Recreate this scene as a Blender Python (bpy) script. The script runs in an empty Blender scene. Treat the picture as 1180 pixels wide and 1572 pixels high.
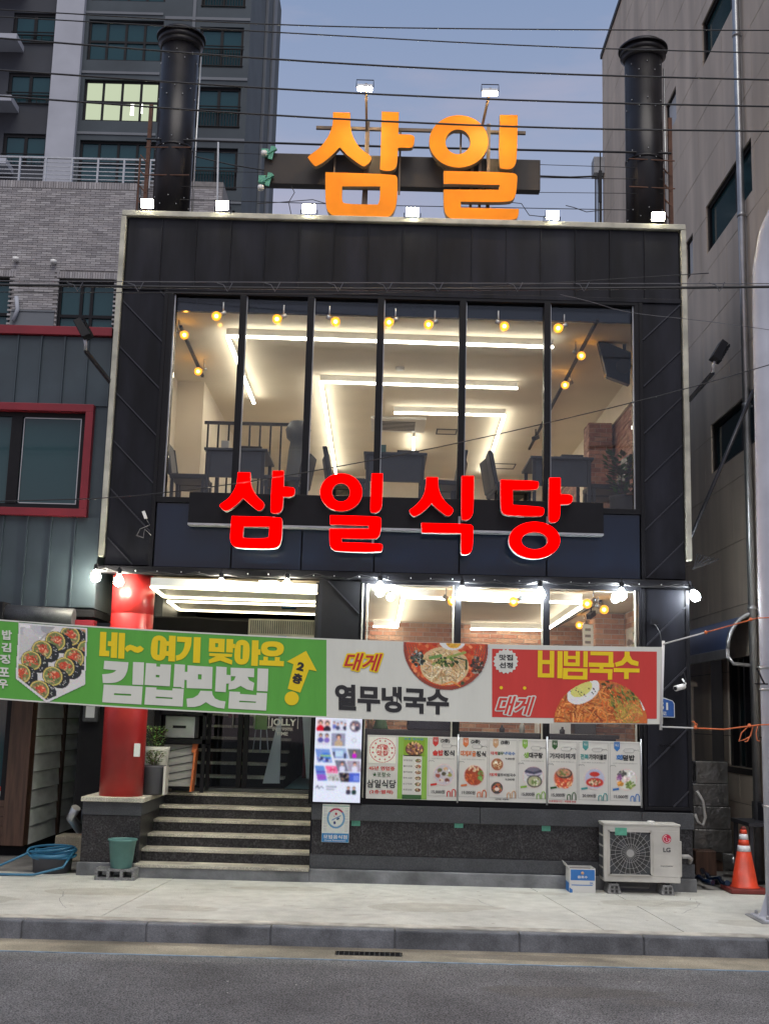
import bpy, bmesh, math, random
import numpy as np
from mathutils import Vector, Matrix
random.seed(7); np.random.seed(7)
scn = bpy.context.scene
COL = scn.collection
# ------------------------------------------------------------------ camera
F, PIT, ROL, YAW = 1800., .1715, .02666, .0015          # focal length in photo pixels (photo 1180 x 1572)
CAM = Vector((0, -12.525, 1.7))
_cp, _sp, _cy, _sy, _cr, _sr = math.cos(PIT), math.sin(PIT), math.cos(YAW), math.sin(YAW), math.cos(ROL), math.sin(ROL)
FW = Vector((-_sy*_cp, _cy*_cp, _sp)); RT = Vector((_cy, _sy, 0)); UP = RT.cross(FW)
RX = _cr*RT + _sr*UP; UX = -_sr*RT + _cr*UP
cd = bpy.data.cameras.new('camera'); cam = bpy.data.objects.new('camera', cd); COL.objects.link(cam)
cam.matrix_world = Matrix(((RX.x, UX.x, -FW.x, CAM.x), (RX.y, UX.y, -FW.y, CAM.y), (RX.z, UX.z, -FW.z, CAM.z), (0, 0, 0, 1)))
cd.sensor_fit = 'HORIZONTAL'; cd.sensor_width = 36; cd.lens = F/1180*36; cd.clip_start = .1; cd.clip_end = 2000
scn.camera = cam
# ------------------------------------------------------------------ sky, dusk light, exposure
SUN_EL, SUN_ROT = math.radians(3.0), math.radians(205)
world = bpy.data.worlds.new('World'); scn.world = world; world.use_nodes = True
nt = world.node_tree; N = nt.nodes; L = nt.links
bg = N['Background']
sky = N.new('ShaderNodeTexSky'); sky.sky_type = 'NISHITA'; sky.sun_disc = False
sky.sun_elevation = SUN_EL; sky.sun_rotation = SUN_ROT; sky.air_density = 1.0; sky.dust_density = 1.2; sky.ozone_density = 1.6
tc = N.new('ShaderNodeTexCoord')
mp = N.new('ShaderNodeMapping'); mp.inputs['Scale'].default_value = (2.2, 2.2, 9)
nz = N.new('ShaderNodeTexNoise'); nz.inputs['Scale'].default_value = 1.6; nz.inputs['Detail'].default_value = 6; nz.inputs['Roughness'].default_value = .6
cr = N.new('ShaderNodeValToRGB'); cr.color_ramp.elements[0].position = .5; cr.color_ramp.elements[1].position = .78
sx_ = N.new('ShaderNodeSeparateXYZ'); L.new(tc.outputs['Generated'], sx_.inputs[0])
gr = N.new('ShaderNodeValToRGB'); e_ = gr.color_ramp.elements     # even dusk sky: lilac grey low down, soft blue above
e_[0].position = 0; e_[0].color = (.33, .305, .35, 1); e_[1].position = .58; e_[1].color = (.118, .162, .258, 1)
k_ = e_.new(.27); k_.color = (.238, .252, .325, 1)
L.new(sx_.outputs['Z'], gr.inputs[0])
gs = N.new('ShaderNodeVectorMath'); gs.operation = 'SCALE'; gs.inputs['Scale'].default_value = 9.5; L.new(gr.outputs[0], gs.inputs[0])
m1_ = N.new('ShaderNodeMix'); m1_.data_type = 'RGBA'; m1_.inputs['Factor'].default_value = .93
L.new(sky.outputs[0], m1_.inputs['A']); L.new(gs.outputs[0], m1_.inputs['B'])
mx = N.new('ShaderNodeMix'); mx.data_type = 'RGBA'
mx.inputs['B'].default_value = (2.5, 2.2, 2.6, 1)
ml = N.new('ShaderNodeMath'); ml.operation = 'MULTIPLY'; ml.inputs[1].default_value = .5
L.new(tc.outputs['Generated'], mp.inputs[0]); L.new(mp.outputs[0], nz.inputs[0]); L.new(nz.outputs[0], cr.inputs[0])
L.new(cr.outputs[0], ml.inputs[0]); L.new(ml.outputs[0], mx.inputs['Factor'])
L.new(m1_.outputs['Result'], mx.inputs['A']); L.new(mx.outputs['Result'], bg.inputs[0])
bg.inputs[1].default_value = .105
sl = bpy.data.lights.new('sun', 'SUN'); sl.energy = 1.0; sl.angle = math.radians(44); sl.color = (1, .93, .84)
so = bpy.data.objects.new('sun', sl); COL.objects.link(so)
so.rotation_euler = (math.radians(33), 0, math.radians(10))   # last glow of the sky behind the photographer
scn.view_settings.view_transform = 'Standard'; scn.view_settings.look = 'None'
scn.view_settings.exposure = 1.0; scn.view_settings.gamma = 1; scn.view_settings.use_curve_mapping = False
try:
    scn.cycles.use_denoising = True; scn.cycles.max_bounces = 6; scn.cycles.transparent_max_bounces = 16
    scn.cycles.sample_clamp_indirect = 6
    scn.cycles.caustics_reflective = False; scn.cycles.caustics_refractive = False
except Exception: pass

# ------------------------------------------------------------------ survey: photo pixel -> point on a real plane
def ray(u, v): return FW*F + RX*(u-590) + UX*(786-v)
def P(u, v, Y=0.):
    d = ray(u, v); t = (Y-CAM.y)/d.y; return CAM + t*d
def G(u, v, z=0.):
    d = ray(u, v); t = (z-CAM.z)/d.z; return CAM + t*d
def PX(u, v, x):
    d = ray(u, v); t = (x-CAM.x)/d.x; return CAM + t*d
def zp(x, y, x0, y0, s): return (x0+x/s, y0+y/s)

# ------------------------------------------------------------------ materials
def lin(c):
    return tuple(((x/255)/12.92 if x/255 <= .04045 else ((x/255+.055)/1.055)**2.4) for x in c[:3])
def mat(name, col, rough=.6, metal=0., noise=.0, nscale=4., bump=.0, bscale=30., emis=None, estr=0., spec=.5, attr=False, speck=None, coat=0., stretch=None, dirt=None):
    m = bpy.data.materials.new(name); m.use_nodes = True
    t = m.node_tree; n = t.nodes; l = t.links; b = n['Principled BSDF']
    b.inputs['Roughness'].default_value = rough; b.inputs['Metallic'].default_value = metal
    b.inputs['Specular IOR Level'].default_value = spec; b.inputs['Coat Weight'].default_value = coat
    co = n.new('ShaderNodeTexCoord').outputs['Object']
    if stretch:
        q = n.new('ShaderNodeMapping'); q.inputs['Scale'].default_value = stretch; l.new(co, q.inputs[0]); co = q.outputs[0]
    c = None
    if attr:
        a = n.new('ShaderNodeAttribute'); a.attribute_name = 'Col'
        k = n.new('ShaderNodeMix'); k.data_type = 'RGBA'; k.blend_type = 'MULTIPLY'; k.inputs['Factor'].default_value = 1
        l.new(a.outputs['Color'], k.inputs['A']); k.inputs['B'].default_value = (*col, 1); c = k.outputs['Result']
    def mul(cin, sc, amt, detail=5, lo=.3, hi=.7):
        x = n.new('ShaderNodeTexNoise'); x.inputs['Scale'].default_value = sc; x.inputs['Detail'].default_value = detail
        l.new(co, x.inputs[0])
        r = n.new('ShaderNodeMapRange'); r.inputs['From Min'].default_value = lo; r.inputs['From Max'].default_value = hi
        r.inputs['To Min'].default_value = 1-amt; r.inputs['To Max'].default_value = 1+amt; l.new(x.outputs[0], r.inputs[0])
        k = n.new('ShaderNodeMix'); k.data_type = 'RGBA'; k.blend_type = 'MULTIPLY'; k.inputs['Factor'].default_value = 1; k.clamp_result = False
        if cin is None: k.inputs['A'].default_value = (*col, 1)
        else: l.new(cin, k.inputs['A'])
        l.new(r.outputs[0], k.inputs['B']); return k.outputs['Result'], x
    if noise: c, _ = mul(c, nscale, noise)
    if dirt:   # (scale, amount): broad patches of wear
        c, _ = mul(c, dirt[0], dirt[1], 8, .35, .65)
    if speck:  # (scale, amount) fine grain
        c, _ = mul(c, speck[0], speck[1], 2, .35, .65)
    if c is None: b.inputs['Base Color'].default_value = (*col, 1)
    else: l.new(c, b.inputs['Base Color'])
    if bump:
        x = n.new('ShaderNodeTexNoise'); x.inputs['Scale'].default_value = bscale; x.inputs['Detail'].default_value = 6; l.new(co, x.inputs[0])
        bp = n.new('ShaderNodeBump'); bp.inputs['Strength'].default_value = bump; bp.inputs['Distance'].default_value = .02
        l.new(x.outputs[0], bp.inputs['Height']); l.new(bp.outputs[0], b.inputs['Normal'])
    if emis:
        if attr: l.new(c, b.inputs['Emission Color'])
        else: b.inputs['Emission Color'].default_value = (*emis, 1)
        b.inputs['Emission Strength'].default_value = estr
    return m
def glass_mat(name, tint=(1, 1, 1), boost=1.45, rough=.02):
    m = bpy.data.materials.new(name); m.use_nodes = True; t = m.node_tree; n = t.nodes; l = t.links
    for q in list(n):
        if q.type == 'BSDF_PRINCIPLED': n.remove(q)
    o = n['Material Output']; tr = n.new('ShaderNodeBsdfTransparent'); tr.inputs[0].default_value = (*tint, 1)
    g = n.new('ShaderNodeBsdfGlossy'); g.inputs['Roughness'].default_value = rough
    f = n.new('ShaderNodeFresnel'); f.inputs[0].default_value = boost
    s = n.new('ShaderNodeMixShader'); l.new(f.outputs[0], s.inputs[0]); l.new(tr.outputs[0], s.inputs[1]); l.new(g.outputs[0], s.inputs[2])
    l.new(s.outputs[0], o.inputs[0]); return m
def emit_mat(name, col, strength):
    m = bpy.data.materials.new(name); m.use_nodes = True; t = m.node_tree; n = t.nodes; l = t.links
    for q in list(n):
        if q.type == 'BSDF_PRINCIPLED': n.remove(q)
    e = n.new('ShaderNodeEmission'); e.inputs[0].default_value = (*col, 1); e.inputs[1].default_value = strength
    l.new(e.outputs[0], n['Material Output'].inputs[0]); return m
M = dict(
 clad=mat('charcoal_cladding', (.010, .0105, .0155), .5, 0, .25, 3, .12, 3, spec=.2, dirt=(1.6, .5), stretch=(2.2, 1, .5)),
 seam=mat('cladding_seam', (.045, .046, .055), .35, .5, .1),
 navy=mat('navy_glass_panel', (.004, .010, .026), .14, 0, .1, 1., spec=.45),
 black=mat('black_metal', (.007, .007, .009), .45, 0, .15, 8, spec=.22),
 flue=mat('black_flue_paint', (.010, .009, .011), .38, .2, .25, 6, spec=.4, dirt=(2, .4)),
 blackm=mat('black_matt', (.009, .009, .011), .75, 0, .15, 8, spec=.2),
 cream=mat('cream_painted_metal', (.42, .41, .34), .5, .1, .12, 3, dirt=(6, .15)),
 white=mat('white_plastic', (.72, .72, .7), .4, 0, .05, 5),
 ceil=mat('cream_ceiling', (.78, .71, .58), .8, 0, .05, 1.5),
 wall=mat('cream_wall', (.72, .65, .54), .8, 0, .06, 1.5),
 floor=mat('interior_floor', (.42, .36, .29), .5, 0, .2, 3),
 granite=mat('black_granite', (.022, .021, .022), .4, 0, .35, 9, .03, 200, speck=(60, 1.0), dirt=(25, .45)),
 cap=mat('grey_stone_cap', (.050, .053, .058), .5, 0, .2, 4, .05, 90, speck=(90, .25)),
 tread=mat('worn_granite_tread', (.46, .43, .35), .6, 0, .2, 6, .08, 80, speck=(110, .35), dirt=(2.5, .25)),
 base=mat('cement_base', (.17, .175, .18), .85, 0, .25, 4, .3, 40, dirt=(2, .3)),
 slab=mat('sidewalk_concrete', (.475, .475, .43), .85, 0, .10, 7, .4, 60, speck=(140, .18), dirt=(.9, .13)),
 kerb=mat('kerb_granite', (.105, .110, .122), .7, 0, .25, 5, .2, 80, speck=(120, .18), dirt=(2.5, .3)),
 kerbtop=mat('kerb_top_concrete', (.40, .38, .33), .8, 0, .2, 6, .2, 60, dirt=(3, .25)),
 gutter=mat('gutter_concrete', (.25, .22, .165), .85, 0, .2, 4, .3, 80, speck=(120, .3), dirt=(.9, .35)),
 asphalt=mat('asphalt', (.150, .149, .150), .85, 0, .16, 2.2, .7, 110, speck=(95, .75), dirt=(.55, .2)),
 scuff=mat('cement_scuff', (.33, .31, .26), .9),
 stain=mat('stained_concrete', (.405, .395, .345), .85, 0, .10, 7, .4, 60, speck=(140, .18), dirt=(.9, .13)),
 oil=mat('damp_asphalt', (.132, .129, .124), .7, 0, .15, 3, .7, 110, speck=(95, .75)),
 gutw=mat('damp_gutter', (.17, .145, .11), .7, 0, .15, 4, .3, 80, speck=(120, .3)),
 blue=mat('blue_line_paint', (.17, .25, .34), .7, 0, .45, 9),
 ground=mat('ground_concrete', (.16, .155, .145), .9, 0, .25, 3, .3, 50, dirt=(1.5, .3)),
 redcol=mat('red_gloss_paint', (.36, .018, .018), .38, 0, .12, 3, .04, 30, dirt=(2, .22)),
 redtrim=mat('dark_red_trim', (.20, .012, .022), .45, .1, .12, 4),
 teal=mat('slate_metal_cladding', (.038, .055, .068), .5, .1, .15, 2, dirt=(1.2, .2)),
 brick=mat('pale_grey_brick', (1, 1, 1), .85, 0, .12, 25, attr=True),
 mortar=mat('grey_mortar', (.20, .19, .185), .9, 0, .15, 8),
 rbrick=mat('red_brick_tile', (1, 1, 1), .8, 0, .2, 20, attr=True),
 rmortar=mat('light_mortar', (.42, .38, .33), .9, 0, .1, 8),
 aptd=mat('apartment_dark_render', (.055, .07, .082), .85, 0, .1, .6, dirt=(.15, .12)),
 aptk=mat('apartment_black_render', (.040, .045, .056), .85, 0, .1, .6, dirt=(.2, .1)),
 aptw=mat('apartment_white_render', (.36, .38, .43), .85, 0, .06, .6, dirt=(.3, .08)),
 aptg=mat('apartment_grey_render', (.15, .165, .185), .85, 0, .08, .6),
 stone=mat('beige_stone_cladding', (.60, .51, .41), .6, 0, .08, 1.2, .04, 60, stretch=(3, 3, .5), dirt=(.7, .14)),
 joint=mat('stone_joint', (.10, .09, .08), .9),
 dglass=mat('dark_teal_window_glass', (.018, .055, .065), .07, 0, spec=.5),
 frost=mat('frosted_white_glass', (.62, .64, .66), .25, 0, .03, 3),
 wood=mat('dark_stained_wood', (.075, .038, .024), .55, 0, .35, 4, .25, 30, stretch=(8, 8, .6)),
 siding=mat('white_siding_board', (.80, .84, .82), .6, 0, .08, 3, .1, 30, dirt=(2, .14), stretch=(1, 1, 3)),
 steel=mat('galvanised_steel', (.42, .43, .44), .38, .8, .15, 6),
 postm=mat('tan_painted_post', (.16, .12, .085), .5, .3, .2, 5),
 rust=mat('rusty_steel', (.12, .06, .04), .75, .3, .4, 6, .2, 30),
 polep=mat('pale_grey_pole_paint', (.46, .475, .53), .45, .1, .05, 2, dirt=(3, .08)),
 bucket=mat('green_plastic_bucket', (.09, .21, .19), .45, 0, .1, 8),
 block=mat('cinder_block', (.20, .20, .195), .9, 0, .2, 12, .5, 70, speck=(60, .3)),
 hose=mat('blue_rubber_hose', (.03, .14, .24), .45, 0, .15, 12),
 orange=mat('orange_traffic_plastic', (.62, .055, .02), .4, 0, .12, 9, dirt=(5, .2)),
 refl=mat('white_reflective_band', (.7, .7, .72), .35, 0, .08, 8),
 dkred=mat('dark_red_rubber', (.16, .02, .015), .6, 0, .2, 8),
 rope=mat('orange_rope', (.65, .16, .05), .7, 0, .1, 30),
 wrope=mat('white_rope', (.6, .6, .58), .7),
 wire=mat('black_cable', (.012, .012, .014), .5),
 wgrey=mat('grey_cable', (.10, .10, .11), .5),
 pot=mat('white_pot_glaze', (.62, .61, .56), .35, 0, .05, 4),
 dpot=mat('dark_grey_pot', (.06, .06, .07), .5, 0, .1, 6),
 leaf=mat('green_leaves', (.075, .12, .045), .55, 0, .3, 30, attr=True),
 soil=mat('soil', (.03, .02, .015), .9),
 furn=mat('dark_furniture', (.03, .032, .04), .5, 0, .1, 5),
 cloth=mat('dark_table_cover', (.05, .06, .08), .5, 0, .1, 5),
 ac=mat('ac_white_metal', (.50, .485, .44), .42, .05, .05, 3, dirt=(3, .1)),
 acg=mat('ac_grille_plastic', (.34, .335, .32), .4),
 acd=mat('ac_dark_inside', (.035, .035, .035), .6),
 lgred=mat('logo_red', (.5, .01, .05), .4),
 dtext=mat('dark_grey_print', (.06, .06, .065), .5),
 gold=mat('gold_sign_face', (.78, .225, .002), .5, 0, .12, 2, spec=.25, emis=(1, .30, .0), estr=.10, dirt=(3, .08)),  # lit by the lamps above; a faint glow is added to the face colour
 goldr=mat('cream_sign_return', (.34, .27, .19), .45, .1),
 redr=mat('grey_sign_return', (.45, .43, .40), .5),
 beam=mat('brown_sign_beam', (.030, .024, .020), .5, .2, .3, 1.5, dirt=(1, .3)),
 green=mat('banner_green', (.10, .385, .05), .65, 0, .05, 3, .7, 2.2, stretch=(2.6, 1, .5)),
 bwhite=mat('banner_white', (.68, .69, .61), .65, 0, .04, 2, .7, 2.2, stretch=(2.6, 1, .5)),
 bred=mat('banner_red', (.60, .045, .035), .65, 0, .06, 2, .7, 2.2, stretch=(2.6, 1, .5)),
 yellow=mat('print_yellow', (.86, .62, .006), .6, 0, .03, 4),
 pblack=mat('print_black', (.02, .02, .022), .6),
 pred=mat('print_red', (.55, .03, .025), .6),
 pwhite=mat('print_white', (.68, .68, .64), .6),
 pgreen=mat('print_dark_green', (.03, .10, .03), .6),
 porange=mat('print_orange', (.60, .16, .05), .6),
 pgrey=mat('print_grey', (.28, .28, .28), .6),
 pblue=mat('print_blue', (.03, .16, .45), .6),
 pteal=mat('print_teal', (.06, .28, .28), .6),
 ptan=mat('print_tan', (.52, .30, .16), .6),
 plgreen=mat('print_light_green', (.22, .42, .06), .6),
 pnavy=mat('plate_blue', (.02, .09, .32), .4),
 board=mat('white_menu_board', (.60, .595, .56), .55, 0, .03, 2),
 pict=mat('printed_picture', (1, 1, 1), .6, attr=True),
 tape=mat('green_tape', (.10, .36, .25), .5, 0, .15, 30),
 awn=mat('navy_awning_vinyl', (.03, .06, .16), .4, 0, .2, 4),
 wrap=mat('clear_wrap_over_boxes', (.065, .065, .062), .16, 0, .4, 5, .9, 9, spec=1., coat=.6),
 card=mat('brown_cardboard', (.22, .15, .09), .85, 0, .15, 8),
 wpan=mat('porch_ceiling_panel', (.17, .13, .085), .5, 0, .3, 3, stretch=(.3, 6, 1)),
 lblue=mat('light_blue_floor', (.20, .38, .46), .3, 0, .1, 3),
 led=emit_mat('led_white', (1, .92, .76), 12.),
 ledo=emit_mat('led_porch', (1, .88, .60), 3.6),
 flood=emit_mat('floodlight_lens', (1, .94, .68), 60.),
 floodw=emit_mat('warm_floodlight_lens', (1, .68, .32), 330.),
 bulbw=emit_mat('cool_bulb_glow', (.90, .97, 1), 130.),
 bulby=emit_mat('warm_white_bulb_glow', (1, .94, .74), 130.),
 amber=emit_mat('amber_filament', (1, .62, .16), 30.),
 ambg=emit_mat('amber_bulb_glow', (1, .42, .05), 2.2),
 redface=emit_mat('red_sign_glow', (1, .0, .0), 1.9),
 screen=None,
 aptlit=emit_mat('lit_flat_interior', (.75, .85, .60), .38),
 aptlamp=emit_mat('flat_ceiling_lamp', (1, 1, .9), 3.),
 glass=glass_mat('clear_window_glass', (.96, .97, .97), 1.44),
 dgl=glass_mat('door_glass', (.86, .90, .93), 1.35),
)
M['screen'] = emit_mat('screen_picture', (1, 1, 1), .5)
_n = M['screen'].node_tree.nodes; _a = _n.new('ShaderNodeAttribute'); _a.attribute_name = 'Col'
M['screen'].node_tree.links.new(_a.outputs['Color'], [q for q in _n if q.type == 'EMISSION'][0].inputs[0])
M['plain'] = M['pict']

# ------------------------------------------------------------------ mesh helpers
WP = {}
def wpos(o): return WP.get(o.name, Vector((0, 0, 0)))
class MB:
    def __init__(s): s.v = []; s.f = []; s.c = []; s.col = None; s.sm = []
    def _f(s, fs, n0, smooth=False):
        for f in fs:
            s.f.append([i+n0 for i in f]); s.c.append(s.col or (1, 1, 1)); s.sm.append(smooth)
    def box(s, x0, y0, z0, x1, y1, z1):
        x0, x1 = min(x0, x1), max(x0, x1); y0, y1 = min(y0, y1), max(y0, y1); z0, z1 = min(z0, z1), max(z0, z1)
        n = len(s.v); s.v += [(x, y, z) for x in (x0, x1) for y in (y0, y1) for z in (z0, z1)]
        s._f([(0, 1, 3, 2), (4, 6, 7, 5), (0, 4, 5, 1), (2, 3, 7, 6), (0, 2, 6, 4), (1, 5, 7, 3)], n); return s
    def hexa(s, pts):   # bottom 4 ccw, top 4 ccw
        n = len(s.v); s.v += [tuple(p) for p in pts]
        s._f([(3, 2, 1, 0), (4, 5, 6, 7), (0, 1, 5, 4), (1, 2, 6, 5), (2, 3, 7, 6), (3, 0, 4, 7)], n); return s
    def bar(s, p0, p1, w, h=None, up=(0, 0, 1)):
        p0, p1 = Vector(p0), Vector(p1); h = h or w; d = (p1-p0).normalized(); u = Vector(up)
        if abs(d.dot(u)) > .98: u = Vector((0, 1, 0))
        a = d.cross(u).normalized()*w/2; b = a.normalized().cross(d).normalized()*h/2
        return s.hexa([p0-a-b, p0+a-b, p0+a+b, p0-a+b, p1-a-b, p1+a-b, p1+a+b, p1-a+b])
    def tube(s, pts, r, n=6, caps=True):
        pts = [Vector(p) for p in pts]; rs = r if isinstance(r, (list, tuple)) else [r]*len(pts)
        n0 = len(s.v); pa = None
        for i, p in enumerate(pts):
            d = (pts[min(i+1, len(pts)-1)]-pts[max(i-1, 0)]).normalized()
            if pa is None:
                a = d.cross(Vector((0, 0, 1)))
                if a.length < .05: a = d.cross(Vector((0, 1, 0)))
            else: a = pa - d*pa.dot(d)
            a.normalize(); pa = a; b = d.cross(a)
            for k in range(n):
                t = 2*math.pi*k/n; s.v.append(tuple(p + (a*math.cos(t)+b*math.sin(t))*rs[i]))
        fs = []
        for i in range(len(pts)-1):
            for k in range(n):
                k2 = (k+1) % n; fs.append((i*n+k, i*n+k2, (i+1)*n+k2, (i+1)*n+k))
        s._f(fs, n0, n > 5)
        if caps: s._f([tuple(range(n))[::-1], tuple((len(pts)-1)*n+k for k in range(n))], n0)
        return s
    def lathe(s, prof, c=(0, 0, 0), n=20, axis='z'):   # prof: (r, h) list
        n0 = len(s.v)
        for r, h in prof:
            for k in range(n):
                t = 2*math.pi*k/n; a, b = r*math.cos(t), r*math.sin(t)
                s.v.append({'z': (c[0]+a, c[1]+b, c[2]+h), 'y': (c[0]+a, c[1]+h, c[2]-b), 'x': (c[0]+h, c[1]+a, c[2]+b)}[axis])
        fs = []
        for i in range(len(prof)-1):
            for k in range(n):
                k2 = (k+1) % n; fs.append((i*n+k, i*n+k2, (i+1)*n+k2, (i+1)*n+k))
        s._f(fs, n0, True)
        if prof[0][0] > 1e-5: s._f([tuple(range(n))[::-1]], n0)
        if prof[-1][0] > 1e-5: s._f([tuple((len(prof)-1)*n+k for k in range(n))], n0)
        return s
    def ball(s, c, r, n=12, m=8, sq=1.):
        return s.lathe([(max(1e-6, r*math.sin(math.pi*i/m)), -r*sq*math.cos(math.pi*i/m)) for i in range(m+1)], c, n)
    def prism(s, poly, y0, y1):   # convex poly in xz extruded in y (y0 front < y1)
        n0 = len(s.v); n = len(poly)
        s.v += [(x, y0, z) for x, z in poly] + [(x, y1, z) for x, z in poly]
        s._f([tuple(range(n)), tuple(range(2*n-1, n-1, -1))] + [(k, n+k, n+(k+1) % n, (k+1) % n) for k in range(n)], n0); return s
    def quad(s, a, b, c, d):
        n = len(s.v); s.v += [tuple(a), tuple(b), tuple(c), tuple(d)]; s._f([(0, 1, 2, 3)], n); return s
    def add(s, vs, fs, smooth=False):
        n = len(s.v); s.v += [tuple(x) for x in vs]; s._f(fs, n, smooth); return s
    def build(s, name, m, parent=None, loc=None, bevel=0., kind=None, color=False):
        me = bpy.data.meshes.new(name)
        off = wpos(parent) if parent is not None else Vector(loc or (0, 0, 0))
        V = np.array(s.v, dtype=float) - np.array(off)
        me.from_pydata(V.tolist(), [], s.f); me.materials.append(m)
        me.polygons.foreach_set('use_smooth', s.sm)
        if color or any(c != (1, 1, 1) for c in s.c):
            a = me.color_attributes.new('Col', 'FLOAT_COLOR', 'CORNER'); arr = []
            for f, c in zip(s.f, s.c): arr += list((*c, 1))*len(f)
            a.data.foreach_set('color', arr)
        me.update()
        bm = bmesh.new(); bm.from_mesh(me); bmesh.ops.recalc_face_normals(bm, faces=bm.faces); bm.to_mesh(me); bm.free()
        o = bpy.data.objects.new(name, me); COL.objects.link(o)
        if parent is not None: o.parent = parent; WP[o.name] = off
        else: o.location = off; WP[o.name] = off
        if bevel:
            b = o.modifiers.new('bevel', 'BEVEL'); b.width = bevel; b.segments = 2; b.limit_method = 'ANGLE'; b.angle_limit = .7
        if kind: o['kind'] = kind
        return o
def tag(o, label, cat, group=None):
    o['label'] = label; o['category'] = cat
    if group: o['group'] = group
    return o
def thing(name, label, cat, loc=(0, 0, 0), group=None):
    o = bpy.data.objects.new(name, None); COL.objects.link(o); o.location = loc; o.empty_display_size = .1
    WP[o.name] = Vector(loc); return tag(o, label, cat, group)
def dup(root, loc, label, rz=0., group=None, scale=None):
    r = root.copy(); COL.objects.link(r); r.location = loc; r.rotation_euler[2] = rz; r['label'] = label
    if scale: r.scale = scale
    if group: r['group'] = group
    for ch in list(root.children):
        c = ch.copy(); COL.objects.link(c); c.parent = r
        for g in list(ch.children):
            d = g.copy(); COL.objects.link(d); d.parent = c
    return r
def struct(o): o['kind'] = 'structure'; return o
def clip(poly, a, b, c):   # keep a*x+b*z<=c
    out = []
    for i in range(len(poly)):
        p, q = poly[i], poly[(i+1) % len(poly)]; dp = a*p[0]+b*p[1]-c; dq = a*q[0]+b*q[1]-c
        if dp <= 0: out.append(p)
        if dp*dq < 0:
            t = dp/(dp-dq); out.append((p[0]+t*(q[0]-p[0]), p[1]+t*(q[1]-p[1])))
    return out
def holes_wall(b, x0, z0, x1, z1, holes, y0, y1):
    xs = sorted({x0, x1, *[h[0] for h in holes], *[h[2] for h in holes]}); zs = sorted({z0, z1, *[h[1] for h in holes], *[h[3] for h in holes]})
    xs = [x for x in xs if x0 <= x <= x1]; zs = [z for z in zs if z0 <= z <= z1]
    for i in range(len(xs)-1):
        for j in range(len(zs)-1):
            cx, cz = (xs[i]+xs[i+1])/2, (zs[j]+zs[j+1])/2
            if not any(h[0] < cx < h[2] and h[1] < cz < h[3] for h in holes): b.box(xs[i], y0, zs[j], xs[i+1], y1, zs[j+1])
    return b
# ---- flat text as thin mesh laid on a surface
_tc = {}
def tmesh(s, off=0., shear=0.):
    k = (s, off, shear)
    if k not in _tc:
        cu = bpy.data.curves.new('t', 'FONT'); cu.body = s; cu.offset = off; cu.shear = shear; cu.resolution_u = 4; cu.space_line = .95
        o = bpy.data.objects.new('t', cu); COL.objects.link(o); dg = bpy.context.evaluated_depsgraph_get(); dg.update()
        me = o.evaluated_get(dg).to_mesh(); v = [(x.co.x, x.co.y) for x in me.vertices]; f = [tuple(p.vertices) for p in me.polygons]
        o.to_mesh_clear(); bpy.data.objects.remove(o); bpy.data.curves.remove(cu); _tc[k] = (v, f)
    return _tc[k]
def bbox(v): return min(a for a, b in v), min(b for a, b in v), max(a for a, b in v), max(b for a, b in v)
def text(fn, s, m, parent, off=.02, shear=0., ref=None, name='lettering', mb=None):
    """fn(a, b) maps unit box (a right, b up) to a 3D point"""
    v, f = tmesh(s, off, shear)
    x0, y0, x1, y1 = bbox(tmesh(s, ref, shear)[0] if ref is not None else v)
    vs = [fn((a-x0)/(x1-x0), (b-y0)/(y1-y0)) for a, b in v]
    b = mb or MB(); b.add(vs, f)
    return b if mb else b.build(name, m, parent)
def boxfn(x0, z0, x1, z1, y): return lambda a, b: (x0+a*(x1-x0), y, z0+b*(z1-z0))
# ---- outline shapes (curve fill, handles holes)
def smooth_poly(p, sharp=62, it=2, rs=.16):
    p = [Vector(q) for q in p]
    for k in range(it):
        out = []; n = len(p)
        for i in range(n):
            a, b, c = p[i-1], p[i], p[(i+1) % n]; d1 = (b-a); d2 = (c-b)
            if d1.length < 1e-9 or d2.length < 1e-9: continue
            ang = math.degrees(math.acos(max(-1, min(1, d1.normalized().dot(d2.normalized())))))
            if ang < 2 or (ang > sharp and k == 0): out.append(b)
            elif ang > sharp: out.append(b)
            else: out.append(b+(a-b)*.25); out.append(b+(c-b)*.25)
        p = out
    return [(q.x, q.y) for q in p]
def ell(cx, cy, rx, ry, n=44): return [(cx+rx*math.cos(2*math.pi*k/n), cy+ry*math.sin(2*math.pi*k/n)) for k in range(n)]
def shape_mesh(loops, ext, off=0.):
    cu = bpy.data.curves.new('s', 'CURVE'); cu.dimensions = '2D'; cu.fill_mode = 'BOTH'; cu.extrude = ext; cu.offset = off
    for lp in loops:
        sp = cu.splines.new('POLY'); sp.points.add(len(lp)-1); sp.use_cyclic_u = True
        for q, (x, y) in zip(sp.points, lp): q.co = (x, y, 0, 1)
    o = bpy.data.objects.new('s', cu); COL.objects.link(o); dg = bpy.context.evaluated_depsgraph_get(); dg.update()
    me = o.evaluated_get(dg).to_mesh(); v = [tuple(x.co) for x in me.vertices]; f = [tuple(p.vertices) for p in me.polygons]
    o.to_mesh_clear(); bpy.data.objects.remove(o); bpy.data.curves.remove(cu); return v, f
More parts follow.
